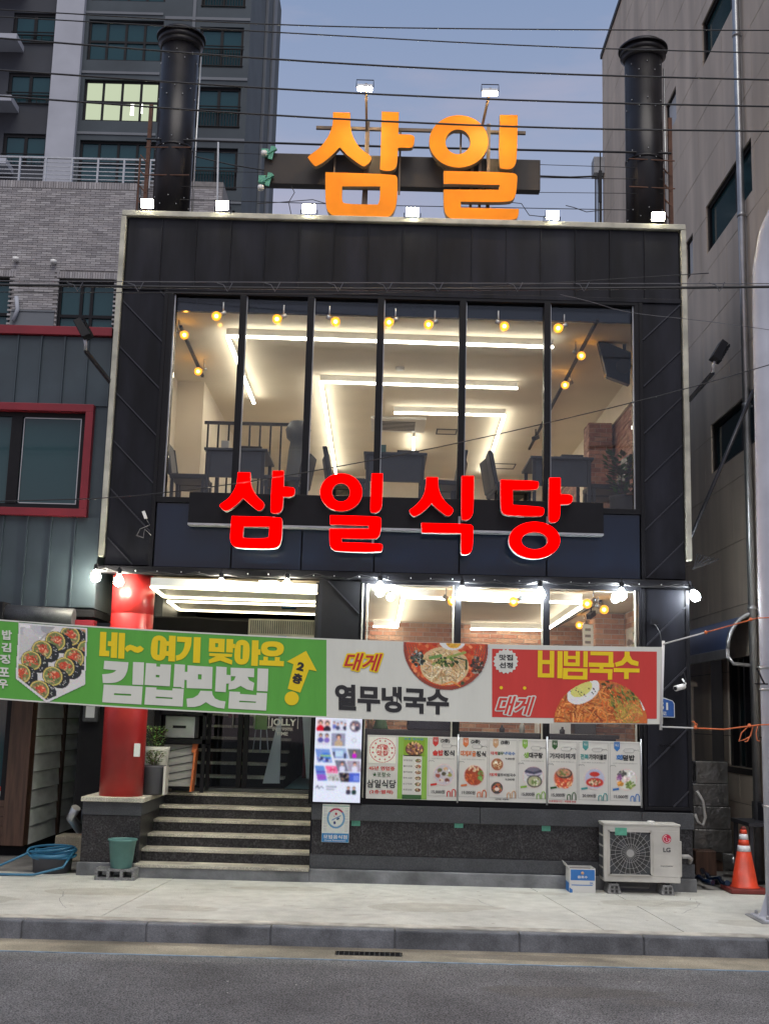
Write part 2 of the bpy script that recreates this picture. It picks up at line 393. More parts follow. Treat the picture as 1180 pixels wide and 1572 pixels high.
# ---- printed pictures: colours painted cell by cell on a fine sheet
class Canvas:
    def __init__(s, w, h, bg=(230, 230, 225)):
        s.w, s.h = w, h; s.a = np.zeros((h, w, 3)); s.a[:] = bg; s.yy, s.xx = np.mgrid[0:h, 0:w].astype(float); s.m = np.ones((h, w), bool)
    def put(s, mask, c): s.a[mask & s.m] = c
    def ell(s, cx, cy, rx, ry, c, rot=0):
        x = s.xx-cx; y = s.yy-cy; co, si = math.cos(rot), math.sin(rot); X = x*co+y*si; Y = -x*si+y*co
        s.put((X/rx)**2+(Y/ry)**2 <= 1, c)
    def rect(s, x0, y0, x1, y1, c): s.put((s.xx >= x0) & (s.xx < x1) & (s.yy >= y0) & (s.yy < y1), c)
    def line(s, pts, w, c):
        mk = np.zeros((s.h, s.w), bool)
        for (x0, y0), (x1, y1) in zip(pts[:-1], pts[1:]):
            dx, dy = x1-x0, y1-y0; q = dx*dx+dy*dy+1e-9; t = np.clip(((s.xx-x0)*dx+(s.yy-y0)*dy)/q, 0, 1)
            mk |= (s.xx-x0-t*dx)**2+(s.yy-y0-t*dy)**2 <= (w/2)**2
        s.put(mk, c)
    def poly(s, pts, c):
        mk = np.zeros((s.h, s.w), bool); n = len(pts)
        for i in range(n):
            (x0, y0), (x1, y1) = pts[i], pts[(i+1) % n]
            if y0 == y1: continue
            cnd = ((s.yy >= min(y0, y1)) & (s.yy < max(y0, y1))) & (s.xx < x0+(s.yy-y0)*(x1-x0)/(y1-y0)); mk ^= cnd
        s.put(mk, c)
    def bits(s, cx, cy, rx, ry, cols, n, r, rot=None, asp=1.):
        for _ in range(n):
            t = random.uniform(0, 6.28); q = math.sqrt(random.random())
            k = random.choice(cols); j = random.uniform(.82, 1.12)
            s.ell(cx+rx*q*math.cos(t), cy+ry*q*math.sin(t), r*random.uniform(.6, 1.3), r*asp*random.uniform(.6, 1.3), tuple(min(255, x*j) for x in k), random.uniform(0, 3.1) if rot is None else rot+random.uniform(-.4, .4))
    def strands(s, cx, cy, rx, ry, cols, n, w):
        for _ in range(n):
            t = random.uniform(0, 6.28); q = math.sqrt(random.random())*.9; x, y = cx+rx*q*math.cos(t), cy+ry*q*math.sin(t); a = random.uniform(0, 6.28); pts = []
            for _k in range(7):
                if ((x-cx)/rx)**2+((y-cy)/ry)**2 > .96: break
                pts.append((x, y)); x += math.cos(a)*w*2.6; y += math.sin(a)*w*2.6; a += random.uniform(-.1, .55)
            if len(pts) > 1:
                k = random.choice(cols); j = random.uniform(.75, 1.1); s.line(pts, w, tuple(min(255, x*j) for x in k))
    def blur(s, n=1):
        for _ in range(n):
            p = np.pad(s.a, ((1, 1), (1, 1), (0, 0)), 'edge'); s.a = (p[1:-1, 1:-1]*4+p[:-2, 1:-1]*2+p[2:, 1:-1]*2+p[1:-1, :-2]*2+p[1:-1, 2:]*2+p[:-2, :-2]+p[2:, 2:]+p[:-2, 2:]+p[2:, :-2])/16
        return s
    def sheet(s, fn, name, parent, m=None, keep=None):
        a = s.a+np.random.normal(0, 7, s.a.shape); a = np.clip(a, 0, 255)/255; L = np.where(a <= .04045, a/12.92, ((a+.055)/1.055)**2.4)
        idx = -np.ones((s.h, s.w), int); vs = []; cs = []
        kp = keep if keep is not None else np.ones((s.h, s.w), bool)
        for j in range(s.h):
            for i in range(s.w):
                if kp[j, i]: idx[j, i] = len(vs); vs.append(fn(i/(s.w-1), 1-j/(s.h-1))); cs.append((*L[j, i], 1))
        fs = []
        for j in range(s.h-1):
            for i in range(s.w-1):
                q = (idx[j, i], idx[j+1, i], idx[j+1, i+1], idx[j, i+1])
                if min(q) >= 0: fs.append(tuple(int(k) for k in q))
        me = bpy.data.meshes.new(name); off = wpos(parent); me.from_pydata([tuple(Vector(v)-off) for v in vs], [], fs)
        at = me.color_attributes.new('Col', 'FLOAT_COLOR', 'POINT'); at.data.foreach_set('color', np.array(cs).ravel())
        me.materials.append(m or M['pict']); o = bpy.data.objects.new(name, me); COL.objects.link(o); o.parent = parent; WP[o.name] = off; return o
def bricks(b, x0, z0, x1, z1, bw, bh, gap, fn, cols, th=.012, holes=()):
    """fn(x, z, d) -> 3D point; d = proud distance"""
    row = 0; z = z0
    while z < z1-1e-4:
        zz = min(z+bh-gap, z1); x = x0-(bw/2 if row % 2 else 0)
        while x < x1-1e-4:
            a, c = max(x, x0), min(x+bw-gap, x1)
            if c-a > .01 and not any(h[0] < (a+c)/2 < h[2] and h[1] < (z+zz)/2 < h[3] for h in holes):
                d = th*random.uniform(.75, 1.15); k = random.choice(cols); j = random.uniform(.82, 1.15); b.col = tuple(q*j for q in k)
                p = [fn(a, z, 0), fn(c, z, 0), fn(c, zz, 0), fn(a, zz, 0), fn(a, z, d), fn(c, z, d), fn(c, zz, d), fn(a, zz, d)]
                n = len(b.v); b.v += [tuple(q) for q in p]
                b._f([(4, 5, 6, 7), (0, 1, 5, 4), (1, 2, 6, 5), (2, 3, 7, 6), (3, 0, 4, 7)], n)
            x += bw
        z += bh; row += 1
    b.col = None; return b

# ================================================================== GROUND
g = MB(); g.box(-200, -3.1, -.22, 200, 300, -.17); struct(g.build('ground', M['ground']))
road = struct(MB().box(-200, -60, -.3, 200, -3.13, -.15).build('road', M['asphalt']))
ln = MB(); ln.box(-60, -3.152, -.15, 60, -3.128, -.146); struct(ln.build('road_line', M['blue']))
gut = struct(MB().box(-60, -3.13, -.2, -.31, -2.6, -.148).box(.22, -3.13, -.2, 60, -2.6, -.148).box(-.31, -3.13, -.2, .22, -2.96, -.148).box(-.31, -2.8, -.2, .22, -2.6, -.148).build('gutter', M['gutter']))
dg_ = thing('drain_grate', 'black steel drain grate set in the gutter below the kerb', 'drain grate', (-.045, -2.88, -.17))
b = MB(); b.box(-.30, -2.955, -.168, .21, -2.95, -.146).box(-.30, -2.81, -.168, .21, -2.805, -.146).box(-.30, -2.95, -.168, -.295, -2.81, -.146).box(.205, -2.95, -.168, .21, -2.81, -.146)
b.build('frame', M['black'], dg_)
b = MB()
for k in range(13): x = -.285+k*.04; b.box(x, -2.948, -.166, x+.01, -2.812, -.148)
for k in range(3): y = -2.92+k*.04; b.box(-.292, y, -.165, .202, y+.008, -.150)
b.build('grating', M['black'], dg_)
MB().box(-.3, -2.95, -.2, .21, -2.81, -.19).build('sump', M['blackm'], dg_)
sw = struct(MB().box(-60, -2.45, -.3, 60, .1, -.035).build('sidewalk', M['gutter']))
jx = [-60, -8, -5.2, -2.05, 1.55, 2.35, 5.2, 9, 60]
jt = [0, 0, 0, -.22, .34, .2, .3, 0, 0]     # joints run slightly askew
for i in range(len(jx)-1):
    b = MB(); g_ = .004
    x0, x1 = jx[i], jx[i+1]; s0, s1 = jt[i], jt[i+1]
    b.hexa([(x0+g_+s0, -2.44, -.05), (x1-g_+s1, -2.44, -.05), (x1-g_, .1, -.05), (x0+g_, .1, -.05), (x0+g_+s0, -2.44, 0), (x1-g_+s1, -2.44, 0), (x1-g_, .1, 0), (x0+g_, .1, 0)])
    b.build('paving_slab', M['slab'], sw, bevel=.004)
al = struct(MB().box(3.28, .1, -.1, 4.3, 12, -.004).box(-4.5, .1, -.1, -3.07, 12, -.004).build('alley_floor', M['ground']))
kb = struct(MB().box(-60, -2.64, -.3, 60, -2.46, -.03).build('kerb', M['kerb']))
for k in range(-9, 9):
    x = .16+k*1.0
    MB().box(x+.004, -2.655, -.17, x+.996, -2.44, -.004-.004*random.random()).build('kerb_stone', M['kerb'], kb, bevel=.012)
# cement edging that runs over the kerb stones' back
MB().box(-9, -2.56, -.02, 9, -2.42, .003).build('cement_edging', M['kerbtop'], kb, bevel=.004)
# sidewalk cracks and utility patch: thin grooves filled with dirt
rng = random.Random(3)
def crack(pts, w=.006):
    vs = []; 
    for (a, b_) in pts: vs.append(Vector((a, b_, .0015)))
    m = MB()
    for p, q in zip(vs[:-1], vs[1:]):
        d = (q-p).normalized(); n_ = Vector((-d.y, d.x, 0))*w*rng.uniform(.4, 1.1)/2
        m.quad(p-n_, p+n_, q+n_, q-n_)
    return m
for a, b_, x, y in ((-.3, -.05, .35, -1.9), (.15, -.35, .62, -.5), (.1, .3, 2.75, -1.5), (-.2, -.2, 3.1, -.5), (.12, -.4, -3.0, -.9)):
    pts = [(x, y)]
    for k in range(9): pts.append((pts[-1][0]+a*.3+rng.uniform(-.04, .04), pts[-1][1]+b_*.3+rng.uniform(-.04, .04)))
    crack(pts).build('crack', M['base'], sw)

# scuffs left in the cement, and the darker patch and pale grit on the road
b = MB()
for k in range(70):
    x = rng.gauss(-.7, 1.1); y = rng.uniform(-2.2, -.5); a = rng.gauss(.25, .5); l = rng.uniform(.04, .22); w = rng.uniform(.004, .012)
    d = Vector((math.cos(a), math.sin(a)*.6, 0))*l; n_ = Vector((-math.sin(a), math.cos(a), 0))*w; p = Vector((x, y, .0014+.00001*k)); b.quad(p, p+d*.5-n_, p+d, p+d*.5+n_)
b.build('cement_scuff', M['scuff'], sw, kind='stuff')
def blot(cx, cy, rx, ry, z, m, par, name, seed):
    q = random.Random(seed); n = 40; ph = [q.uniform(0, 6.28) for _ in range(5)]
    ring = []
    for k in range(n):
        a = 2*math.pi*k/n; f = 1+sum(.10/(j+1)*math.sin((j+2)*a+ph[j])*1.3 for j in range(5)); ring.append((cx+rx*f*math.cos(a), cy+ry*f*math.sin(a), z))
    m_ = MB(); m_.add(ring, [tuple(range(n))]); return m_.build(name, m, par)
for k, (x, y, a, c) in enumerate(((-2.6, -1.1, .5, .22), (-.9, -.6, .45, .16), (.5, -1.5, .6, .25), (2.6, -.9, .5, .2), (-3.6, -1.7, .5, .2), (1.6, -.45, .3, .10), (3.3, -1.9, .4, .15), (-1.7, -1.9, .4, .13))): blot(x, y, a, c, .0009+.00001*k, M['stain'], sw, 'faint_stain', 20+k)
b = MB()
for k in range(60):
    x, y, q = rng.uniform(-4, 3.8), rng.uniform(-2.35, -.2), rng.uniform(.008, .022); b.add([(x+q*math.cos(j*1.047), y+q*math.sin(j*1.047)*rng.uniform(.8, 1), .0012+.00001*k) for j in range(6)], [tuple(range(6))])
b.build('gum_spot', M['scuff'], sw, kind='stuff')
blot(1.35, -4.0, .55, .20, -.1494, M['oil'], road, 'damp_stain', 4); blot(1.9, -4.25, .25, .10, -.1493, M['oil'], road, 'damp_stain', 9)
blot(1.2, -2.88, .75, .10, -.1474, M['gutw'], gut, 'damp_stain', 5)
b = MB()
for k in range(26):
    x, y = rng.uniform(-4, 4), rng.uniform(-5.2, -3.3); s_ = rng.uniform(.002, .006); b.box(x, y, -.15, x+s_*rng.uniform(1, 4), y+s_, -.146)
b.build('road_grit', M['slab'], road, kind='stuff')
# ================================================================== RESTAURANT BUILDING
XL, XR, ZT = -3.05, 3.27, 7.20
B = thing('restaurant_building', 'two storey restaurant building clad in charcoal metal with a cream top trim', 'building', (.1, 4.5, 0))
WX0, WX1, WZ0, WZ1 = -2.42, 2.71, 3.95, 6.28          # upper window
GX0, GX1, GZ0, GZ1 = -.19, 2.72, .80, 3.13            # ground floor window
b = MB()
holes_wall(b, XL+.03, 3.16, XR-.03, ZT-.02, [(WX0, WZ0, WX1, WZ1)], .03, .16)
holes_wall(b, -.70, 0, XR-.03, 3.16, [(GX0, GZ0, GX1, GZ1)], .03, .16)
b.box(XL+.02, .16, 3.16, XL+.1, 9.6, ZT-.3).box(XR-.1, .16, 0, XR-.02, 9.6, ZT-.3).box(XL+.02, 9.5, 0, XR-.02, 9.6, ZT-.3)
b.box(XL+.02, 1.75, 0, XL+.1, 9.5, 3.16)
b.build('wall', M['clad'], B)
MB().box(XL+.02, .16, 6.75, XR-.02, 9.6, 6.87).build('roof', M['base'], B)
MB().box(XL+.1, .16, 6.16, XR-.1, 9.5, 6.24).build('upper_ceiling', M['ceil'], B)
MB().box(XL+.1, .12, 3.72, XR-.1, 9.5, 3.93).build('upper_floor', M['floor'], B)
MB().box(XL+.02, .17, 3.16, XR-.1, 9.5, 3.30).build('lower_slab', M['blackm'], B)
MB().box(-.60, .17, 3.08, XR-.1, 9.5, 3.13).build('lower_ceiling', M['ceil'], B)
MB().box(XL+.1, 1.9, .6, XR-.1, 9.5, .74).build('lower_floor', M['floor'], B)
b = MB(); b.box(XL+.1, 9.3, 3.93, XR-.1, 9.4, 6.16).box(XL+.101, .17, 3.93, XL+.13, 9.3, 6.16).box(XR-.13, .17, 3.93, XR-.101, 9.3, 6.16)
b.box(XL+.13, 3.1, 3.93, -2.55, 9.3, 6.16); b.build('upper_inner_wall', M['wall'], B)
# seamed panels of the fascia
zs0, zs1 = 6.37, 7.17; n = 16; w = (XR-XL-.1)/n
for k in range(n):
    x = XL+.05+k*w; d = .002*(k % 3)
    MB().box(x+.004, -.012-d, zs0, x+w-.004, .03, zs1).build('panel', M['clad'], B, bevel=.003)
b = MB()
for k in range(1, n): x = XL+.05+k*w; b.box(x-.005, -.030, zs0, x+.005, -.013, zs1-.01)
b.build('standing_seam', M['clad'], B)
MB().box(XL+.04, -.035, 6.315, XR-.04, .03, 6.365).build('fascia_rail', M['clad'], B, bevel=.004)
# diagonal panels at both sides and around the entrance
def diag(x0, z0, x1, z1, sgn, pitch, ph, m, sm, sw_=.012):
    z = z0-1.2+ph
    sb = MB()
    while z < z1+1.2:
        poly = [(x0, z0), (x1, z0), (x1, z1), (x0, z1)]
        # band: z' = zz + sgn*(x-x0) between z and z+pitch
        poly = clip(poly, -sgn, -1, -(z+.004)-sgn*x0); poly = clip(poly, sgn, 1, z+pitch-.004+sgn*x0) if len(poly) > 2 else poly
        if len(poly) > 2: MB().prism(poly, -.014, .03).build('panel', m, B)
        pts = []
        xa, za, xb, zb = x0, z, x1, z-sgn*(x1-x0)
        def cut(xa, za, xb, zb):
            t0, t1 = 0., 1.
            dz = zb-za
            for lo, s_ in ((z0, 1), (z1, -1)):
                fa, fb = s_*(za-lo), s_*(zb-lo)
                if fa < 0 and fb < 0: return None
                if fa < 0: t0 = max(t0, -fa/(fb-fa))
                if fb < 0: t1 = min(t1, fa/(fa-fb))
            return t0, t1
        c = cut(xa, za, xb, zb)
        if c and c[1]-c[0] > .05:
            p = Vector((xa+(xb-xa)*c[0], -.022, za+dz_(za, zb)*c[0])); q = Vector((xa+(xb-xa)*c[1], -.022, za+dz_(za, zb)*c[1])); MB().bar(p, q, sw_, sw_).build('diagonal_seam', sm, B)
        z += pitch
def dz_(a, b_): return b_-a
diag(XL+.05, 3.22, -2.52, 6.31, 1, .535, .42, M['clad'], M['seam'])
diag(2.80, 3.22, XR-.05, 6.31, -1, .535, .12, M['clad'], M['seam'])
diag(2.80, .84, XR-.05, 3.10, -1, .64, .30, M['clad'], M['seam'], .016)
diag(-.66, 1.70, -.26, 3.10, 1, 1.3, .06, M['blackm'], M['seam'])
# trims
b = MB(); b.box(XL-.02, -.06, ZT-.02, XR+.02, .2, ZT+.045); b.build('top_trim', M['cream'], B, bevel=.008)
MB().box(XL-.025, -.055, 3.30, XL+.035, .05, ZT-.022).build('side_trim', M['cream'], B, bevel=.006)
MB().box(XR-.035, -.055, 3.42, XR+.025, .05, ZT-.022).build('side_trim', M['cream'], B, bevel=.006)
for x in (-2.515, 2.775): MB().box(x-.02, -.04, 3.17, x+.02, .03, 6.31).build('vertical_trim', M['black'], B, bevel=.003)
MB().box(XR-.05, -.03, .8, XR-.01, .03, 3.1).box(2.755, -.03, .8, 2.79, .03, 3.1).box(2.79, -.03, .80, XR-.05, .03, .835).build('strip_frame', M['black'], B, bevel=.003)
b = MB(); b.box(XL-.01, -.06, 3.125, XR+.01, .10, 3.20); b.build('lower_band', M['black'], B, bevel=.005)
# upper window
fr = MB(); mull = [-1.655, -.90, -.118, .797, 1.738]
fr.box(WX0-.08, -.03, WZ1, WX1+.06, .08, WZ1+.035).box(WX0-.08, -.03, WZ0-.04, WX1+.06, .1, WZ0+.02)
fr.box(WX0-.08, -.03, WZ0+.02, WX0-.01, .08, WZ1).box(WX1-.005, -.03, WZ0+.02, WX1+.06, .08, WZ1)
win = fr.build('window_frame', M['black'], B, bevel=.003)
for x in mull: MB().box(x-.036, -.035, WZ0+.02, x+.036, .1, WZ1).build('mullion', M['black'], win, bevel=.003)
xs = [WX0-.01]+mull+[WX1]
for i in range(6): MB().box(xs[i]+.03, .035, WZ0+.02, xs[i+1]-.03, .043, WZ1).build('pane', M['glass'], win)
b = MB()
for i in range(1, 6): b.box(xs[i]+.036, .0, WZ0+.02, xs[i]+.046, .03, WZ1)
b.box(WX0-.008, .0, WZ0+.02, WX0+.006, .03, WZ1).box(WX1-.02, 0, WZ0+.02, WX1-.006, .03, WZ1); b.build('bead_and_glint', M['steel'], win)
MB().box(WX0, .11, 6.13, WX1, .16, 6.27).build('ceiling_edge', M['navy'], B)
# navy panels below the upper window
xs2 = [-2.49]+mull+[2.75]
for i in range(6):
    d = .003*(i % 2)
    MB().box(xs2[i]+.008, -.01-d, 3.21, xs2[i+1]-.008, .028, 3.905).build('navy_panel', M['navy'], B, bevel=.002)
# ground-floor window
fr = MB(); gm = [.792, 1.738]
fr.box(GX0-.06, -.02, GZ1-.05, GX1+.03, .08, GZ1).box(GX0-.06, -.02, GZ0-.02, GX1+.03, .1, GZ0+.05)
fr.box(GX0-.06, -.02, GZ0+.05, GX0, .08, GZ1-.05).box(GX1, -.02, GZ0+.05, GX1+.03, .08, GZ1-.05)
win = fr.build('window_frame', M['black'], B, bevel=.003)
for x in gm: MB().box(x-.034, -.02, GZ0+.05, x+.034, .1, GZ1-.05).build('mullion', M['black'], win, bevel=.003)
b = MB()
for x in (GX0+.02, GX0-.035, .742, 1.69, 2.68): b.box(x-.008, -.028, GZ0+.05, x+.008, -.012, GZ1-.05)
b.build('bead_and_glint', M['cream'], win)  # cream strips stand in for light reflected along the frame's edges
xs = [GX0]+gm+[GX1]
for i in range(3): MB().box(xs[i]+.03, .035, GZ0+.05, xs[i+1]-.03, .043, GZ1-.05).build('pane', M['glass'], win)
# plinth
px = [-.68, .4, 1.45, 2.5, XR-.02]
for i in range(4): MB().box(px[i]+.0006, -.03, .27, px[i+1]-.0006, .03, .615).build('granite_panel', M['granite'], B)
px = [-.69, 1.05, 2.72, XR-.01]
for i in range(3): MB().box(px[i]+.002, -.07, .617, px[i+1]-.002, .03, .78).build('cap_stone', M['cap'], B, bevel=.004)
MB().box(-.69, -.06, .135, XR-.01, .03, .268).build('skirting', M['cap'], B, bevel=.003)
MB().box(-.69, -.10, -.02, XR+.0, .03, .13).build('footing', M['base'], B, bevel=.01)
# entrance: pier, steps, landing, porch
b = MB(); b.box(XL-.01, 0, .13, -2.46, 1.5, .60); b.build('pier', M['granite'], B, bevel=.004)
MB().box(XL-.015, -.012, .602, -2.455, 1.5, .735).build('pier_band', M['cap'], B, bevel=.003)
MB().box(XL-.03, -.045, .737, -2.43, 1.9, .785).build('pier_cap', M['tread'], B, bevel=.006)
MB().box(XL-.03, -.05, -.02, -2.47, 0, .13).build('footing', M['base'], B, bevel=.008)
for k in range(1, 7):
    yl = -.13+.285*(k-1); z = .125*k+.01
    ye = yl+.29 if k < 6 else 1.9
    MB().box(-2.47, yl+.018, max(z-.20, -.02), -.69, ye+.05, z-.032).build('riser', M['granite'] if k > 1 else M['base'], B)
    MB().box(-2.475, yl, z-.030, -.692, ye, z).build('tread', M['tread'], B, bevel=.004)
MB().box(XL+.1, 0.18, 3.09, -.70, 4.3, 3.12).build('porch_ceiling', M['wpan'], B)
for k in range(12): MB().box(XL+.1, .2+k*.34, 3.075, -.70, .2+k*.34+.33, 3.088).build('ceiling_plank', M['wpan'], B)
b = MB(); b.box(XL+.08, 1.62, 2.45, -.70, 1.78, 2.80).box(-.74, .16, .76, -.60, 1.9, 3.1).build('door_lintel', M['blackm'], B)
b = MB(); b.box(XL+.1, 1.78, .76, -2.72, 1.9, 3.09).box(-2.75, 1.7, 2.80, -2.68, 4.3, 3.075).build('porch_side', M['cap'], B)
b = MB(); b.box(-.66, .17, .76, -.60, 9.3, 3.08).build('partition', M['wall'], B)
# posts over the column
# glass doors
D_ = MB(); D_.box(-2.70, 1.70, .765, -.76, 1.76, .81).box(-2.70, 1.70, 2.38, -.76, 1.76, 2.45)
for x in (-2.70, -1.70, -1.63, -.81): D_.box(x, 1.70, .81, x+.06, 1.76, 2.38)
dr = D_.build('door_frame', M['black'], B, bevel=.003)
MB().box(-2.64, 1.725, .81, -1.70, 1.733, 2.38).build('pane', M['dgl'], dr)
MB().box(-1.57, 1.725, .81, -.81, 1.733, 2.38).build('pane', M['dgl'], dr)
for x in (-1.76, -1.50): MB().tube([(x, 1.66, 1.5), (x, 1.66, 2.0)], .012, 8).build('handle', M['steel'], dr)
MB().box(-2.66, 1.60, .762, -.80, 1.70, .80).build('threshold', M['cap'], B, bevel=.003)
# stair inside the door, right-hand flight wall
for k in range(9):
    MB().box(-2.35, 2.3+k*.27, .76, -1.18, 2.3+(k+1)*.27, .76+.15*(k+1)-.03).build('stair_riser', M['blackm'], B)
    MB().box(-2.35, 2.28+k*.27, .76+.15*(k+1)-.03, -1.18, 2.3+(k+1)*.27, .76+.15*(k+1)).build('stair_tread', M['tread'], B)
q_ = [P(u, v, 2.25) for u, v in ((403, 1203), (429, 1203), (432, 1100), (428, 1100))]
MB().prism([(q.x, q.z) for q in q_], 2.25, 2.29).build('stair_wall', M['frost'], B)
q_ = [P(u, v, 2.6) for u, v in ((470, 1196), (479, 1196), (479, 1100), (464, 1100))]
MB().prism([(q.x, q.z) for q in q_], 2.6, 2.64).build('inner_curtain', M['frost'], B)
MB().box(-1.16, 1.9, .742, -.66, 5.2, .782).build('hall_floor', M['lblue'], B)
MB().box(XL+.1, 5.2, .74, -.66, 5.3, 3.08).build('hall_back_wall', M['blackm'], B)
# brick interior, ground floor
def back(y): return lambda x, z, d: (x, y-d, z)
RB = [(.36, .16, .10), (.42, .22, .14), (.30, .14, .09), (.45, .27, .18), (.38, .20, .13)]
MB().box(-.6, 5.0, .75, XR-.12, 5.1, 3.08).build('brick_backing', M['rmortar'], B)
b = bricks(MB(), -.6, .76, XR-.13, 3.06, .20, .066, .010, back(5.0), RB); o = b.build('brick_wall', M['rbrick'], B, kind='stuff', color=True)
MB().box(XR-.15, .2, .75, XR-.12, 5.0, 3.08).build('side_backing', M['rmortar'], B)
b = bricks(MB(), .2, .76, 4.98, 3.06, .20, .066, .010, lambda y, z, d: (XR-.15-d, y, z), RB); b.build('brick_wall', M['rbrick'], B, kind='stuff', color=True)
MB().box(2.74, 2.61, .75, XR-.16, 3.0, 3.07).build('pillar_core', M['rmortar'], B)
b = bricks(MB(), 2.74, .76, XR-.17, 3.06, .20, .066, .010, back(2.61), RB)
bricks(b, 2.61, .76, 3.0, 3.06, .20, .066, .010, lambda y, z, d: (2.74-d, y, z), RB); b.build('brick_pillar', M['rbrick'], B, kind='stuff', color=True)
# brick pillar and wall, upper floor
RU = [(.33, .17, .14), (.38, .21, .17), (.28, .15, .13), (.40, .24, .19)]
MB().box(2.77, 3.2, 3.93, 3.08, 3.6, 5.75).build('pillar_core', M['rmortar'], B)
b = bricks(MB(), 2.77, 3.94, 3.08, 5.75, .155, .062, .008, back(3.2), RU)
bricks(b, 3.2, 3.94, 3.6, 5.75, .155, .062, .008, lambda y, z, d: (2.77-d, y, z), RU); b.build('brick_pillar', M['rbrick'], B, kind='stuff', color=True)
b = bricks(MB(), .3, 3.94, 9.2, 5.75, .20, .062, .008, lambda y, z, d: (XR-.13-d, y, z), RU, holes=[(5.2, 4.6, 6.2, 5.5)]); b.build('brick_wall', M['rbrick'], B, kind='stuff', color=True)
MB().box(3.10, .2, 5.75, XR-.13, 9.2, 5.80).build('cornice', M['wall'], B)
b = bricks(MB(), -2.5, 3.94, 3.05, 4.9, .22, .07, .008, back(9.3), [(.42, .37, .31), (.38, .34, .29), (.46, .4, .34)]); b.build('tile_wall', M['rbrick'], B, kind='stuff', color=True)

# round red column
C = thing('red_column', 'glossy red round steel column on the granite pier by the steps', 'column', (-2.735, .26, .785))
cx = (-2.735, .26, 0)
MB().lathe([(.228, .785), (.228, 1.93), (.226, 1.933), (.226, 1.938), (.228, 1.941), (.228, 2.70), (.226, 2.703), (.226, 2.708), (.228, 2.711), (.228, 3.125)], cx, 40).build('shaft', M['redcol'], C)
MB().box(-2.585, .06, 1.20, -2.525, .10, 1.335).build('white_tag', M['white'], C)

# ------------------------------------------------------------------ signs
def build_sign(name, label, Y, depth, syll, loc, facem, bodym):
    root = thing(name, label, 'sign', loc)
    for reg, parts in syll:
        bo, fa = MB(), MB()
        for loops in parts:
            W = []
            for lp in loops:
                if isinstance(lp, dict): pts = ell(*lp['e'])
                else: pts = smooth_poly(lp)
                w3 = [P(*zp(x, y, *reg), Y) for x, y in pts]; W.append([(q.x, q.z) for q in w3])
            v, f = shape_mesh(W, depth/2)
            bo.add([(x, Y+.006+depth/2-z, y) for x, y, z in v], f)
            v, f = shape_mesh(W, .003, -.0012)
            fa.add([(x, Y+.0025-z, y) for x, y, z in v], f)
        L_ = bo.build('letter', bodym, root)
        fa.build('letter_face', facem, L_)
    return root
E = lambda *a: {'e': a}
r1 = (460, 160, 5.9); r2 = (640, 160, 5.9)
gold = [(r1, [
  [[(300,68),(458,72),(458,180),(470,260),(502,335),(560,408),(640,462),(652,490),(630,530),(590,560),(565,558),(480,500),(410,440),(362,385),(300,450),(220,520),(160,556),(135,560),(90,510),(72,478),(90,455),(190,385),(258,290),(292,205),(300,150)]],
  [[(742,62),(898,68),(893,268),(1010,270),(1040,290),(1040,320),(1030,375),(1005,392),(888,390),(885,520),(872,575),(835,600),(760,602),(725,585),(728,560),(736,300)]],
  [[(232,612),(850,630),(884,655),(886,700),(882,880),(850,985),(790,1030),(330,1022),(260,985),(230,900)],[(385,742),(728,742),(724,870),(705,905),(410,900),(380,875)]]]),
 (r2, [
  [[*ell(377,333,268,238)],[*ell(370,337,113,112,36)]],
  [[(750,92),(912,94),(905,490),(885,560),(845,588),(765,582),(740,560)]],
  [[(240,600),(868,613),(908,640),(908,680),(900,790),(880,855),(830,886),(395,880),(398,932),(922,945),(920,1005),(890,1052),(330,1045),(262,1010),(240,930),(240,768),(738,772),(748,728),(240,718)]]])]
for q in gold:
    pass
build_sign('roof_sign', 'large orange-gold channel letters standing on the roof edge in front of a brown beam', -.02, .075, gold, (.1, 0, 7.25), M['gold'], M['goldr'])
a0 = (325, 710, 7.867); a1 = (475, 710, 7.867); a2 = (615, 715, 7.867); a3 = (750, 720, 7.867)
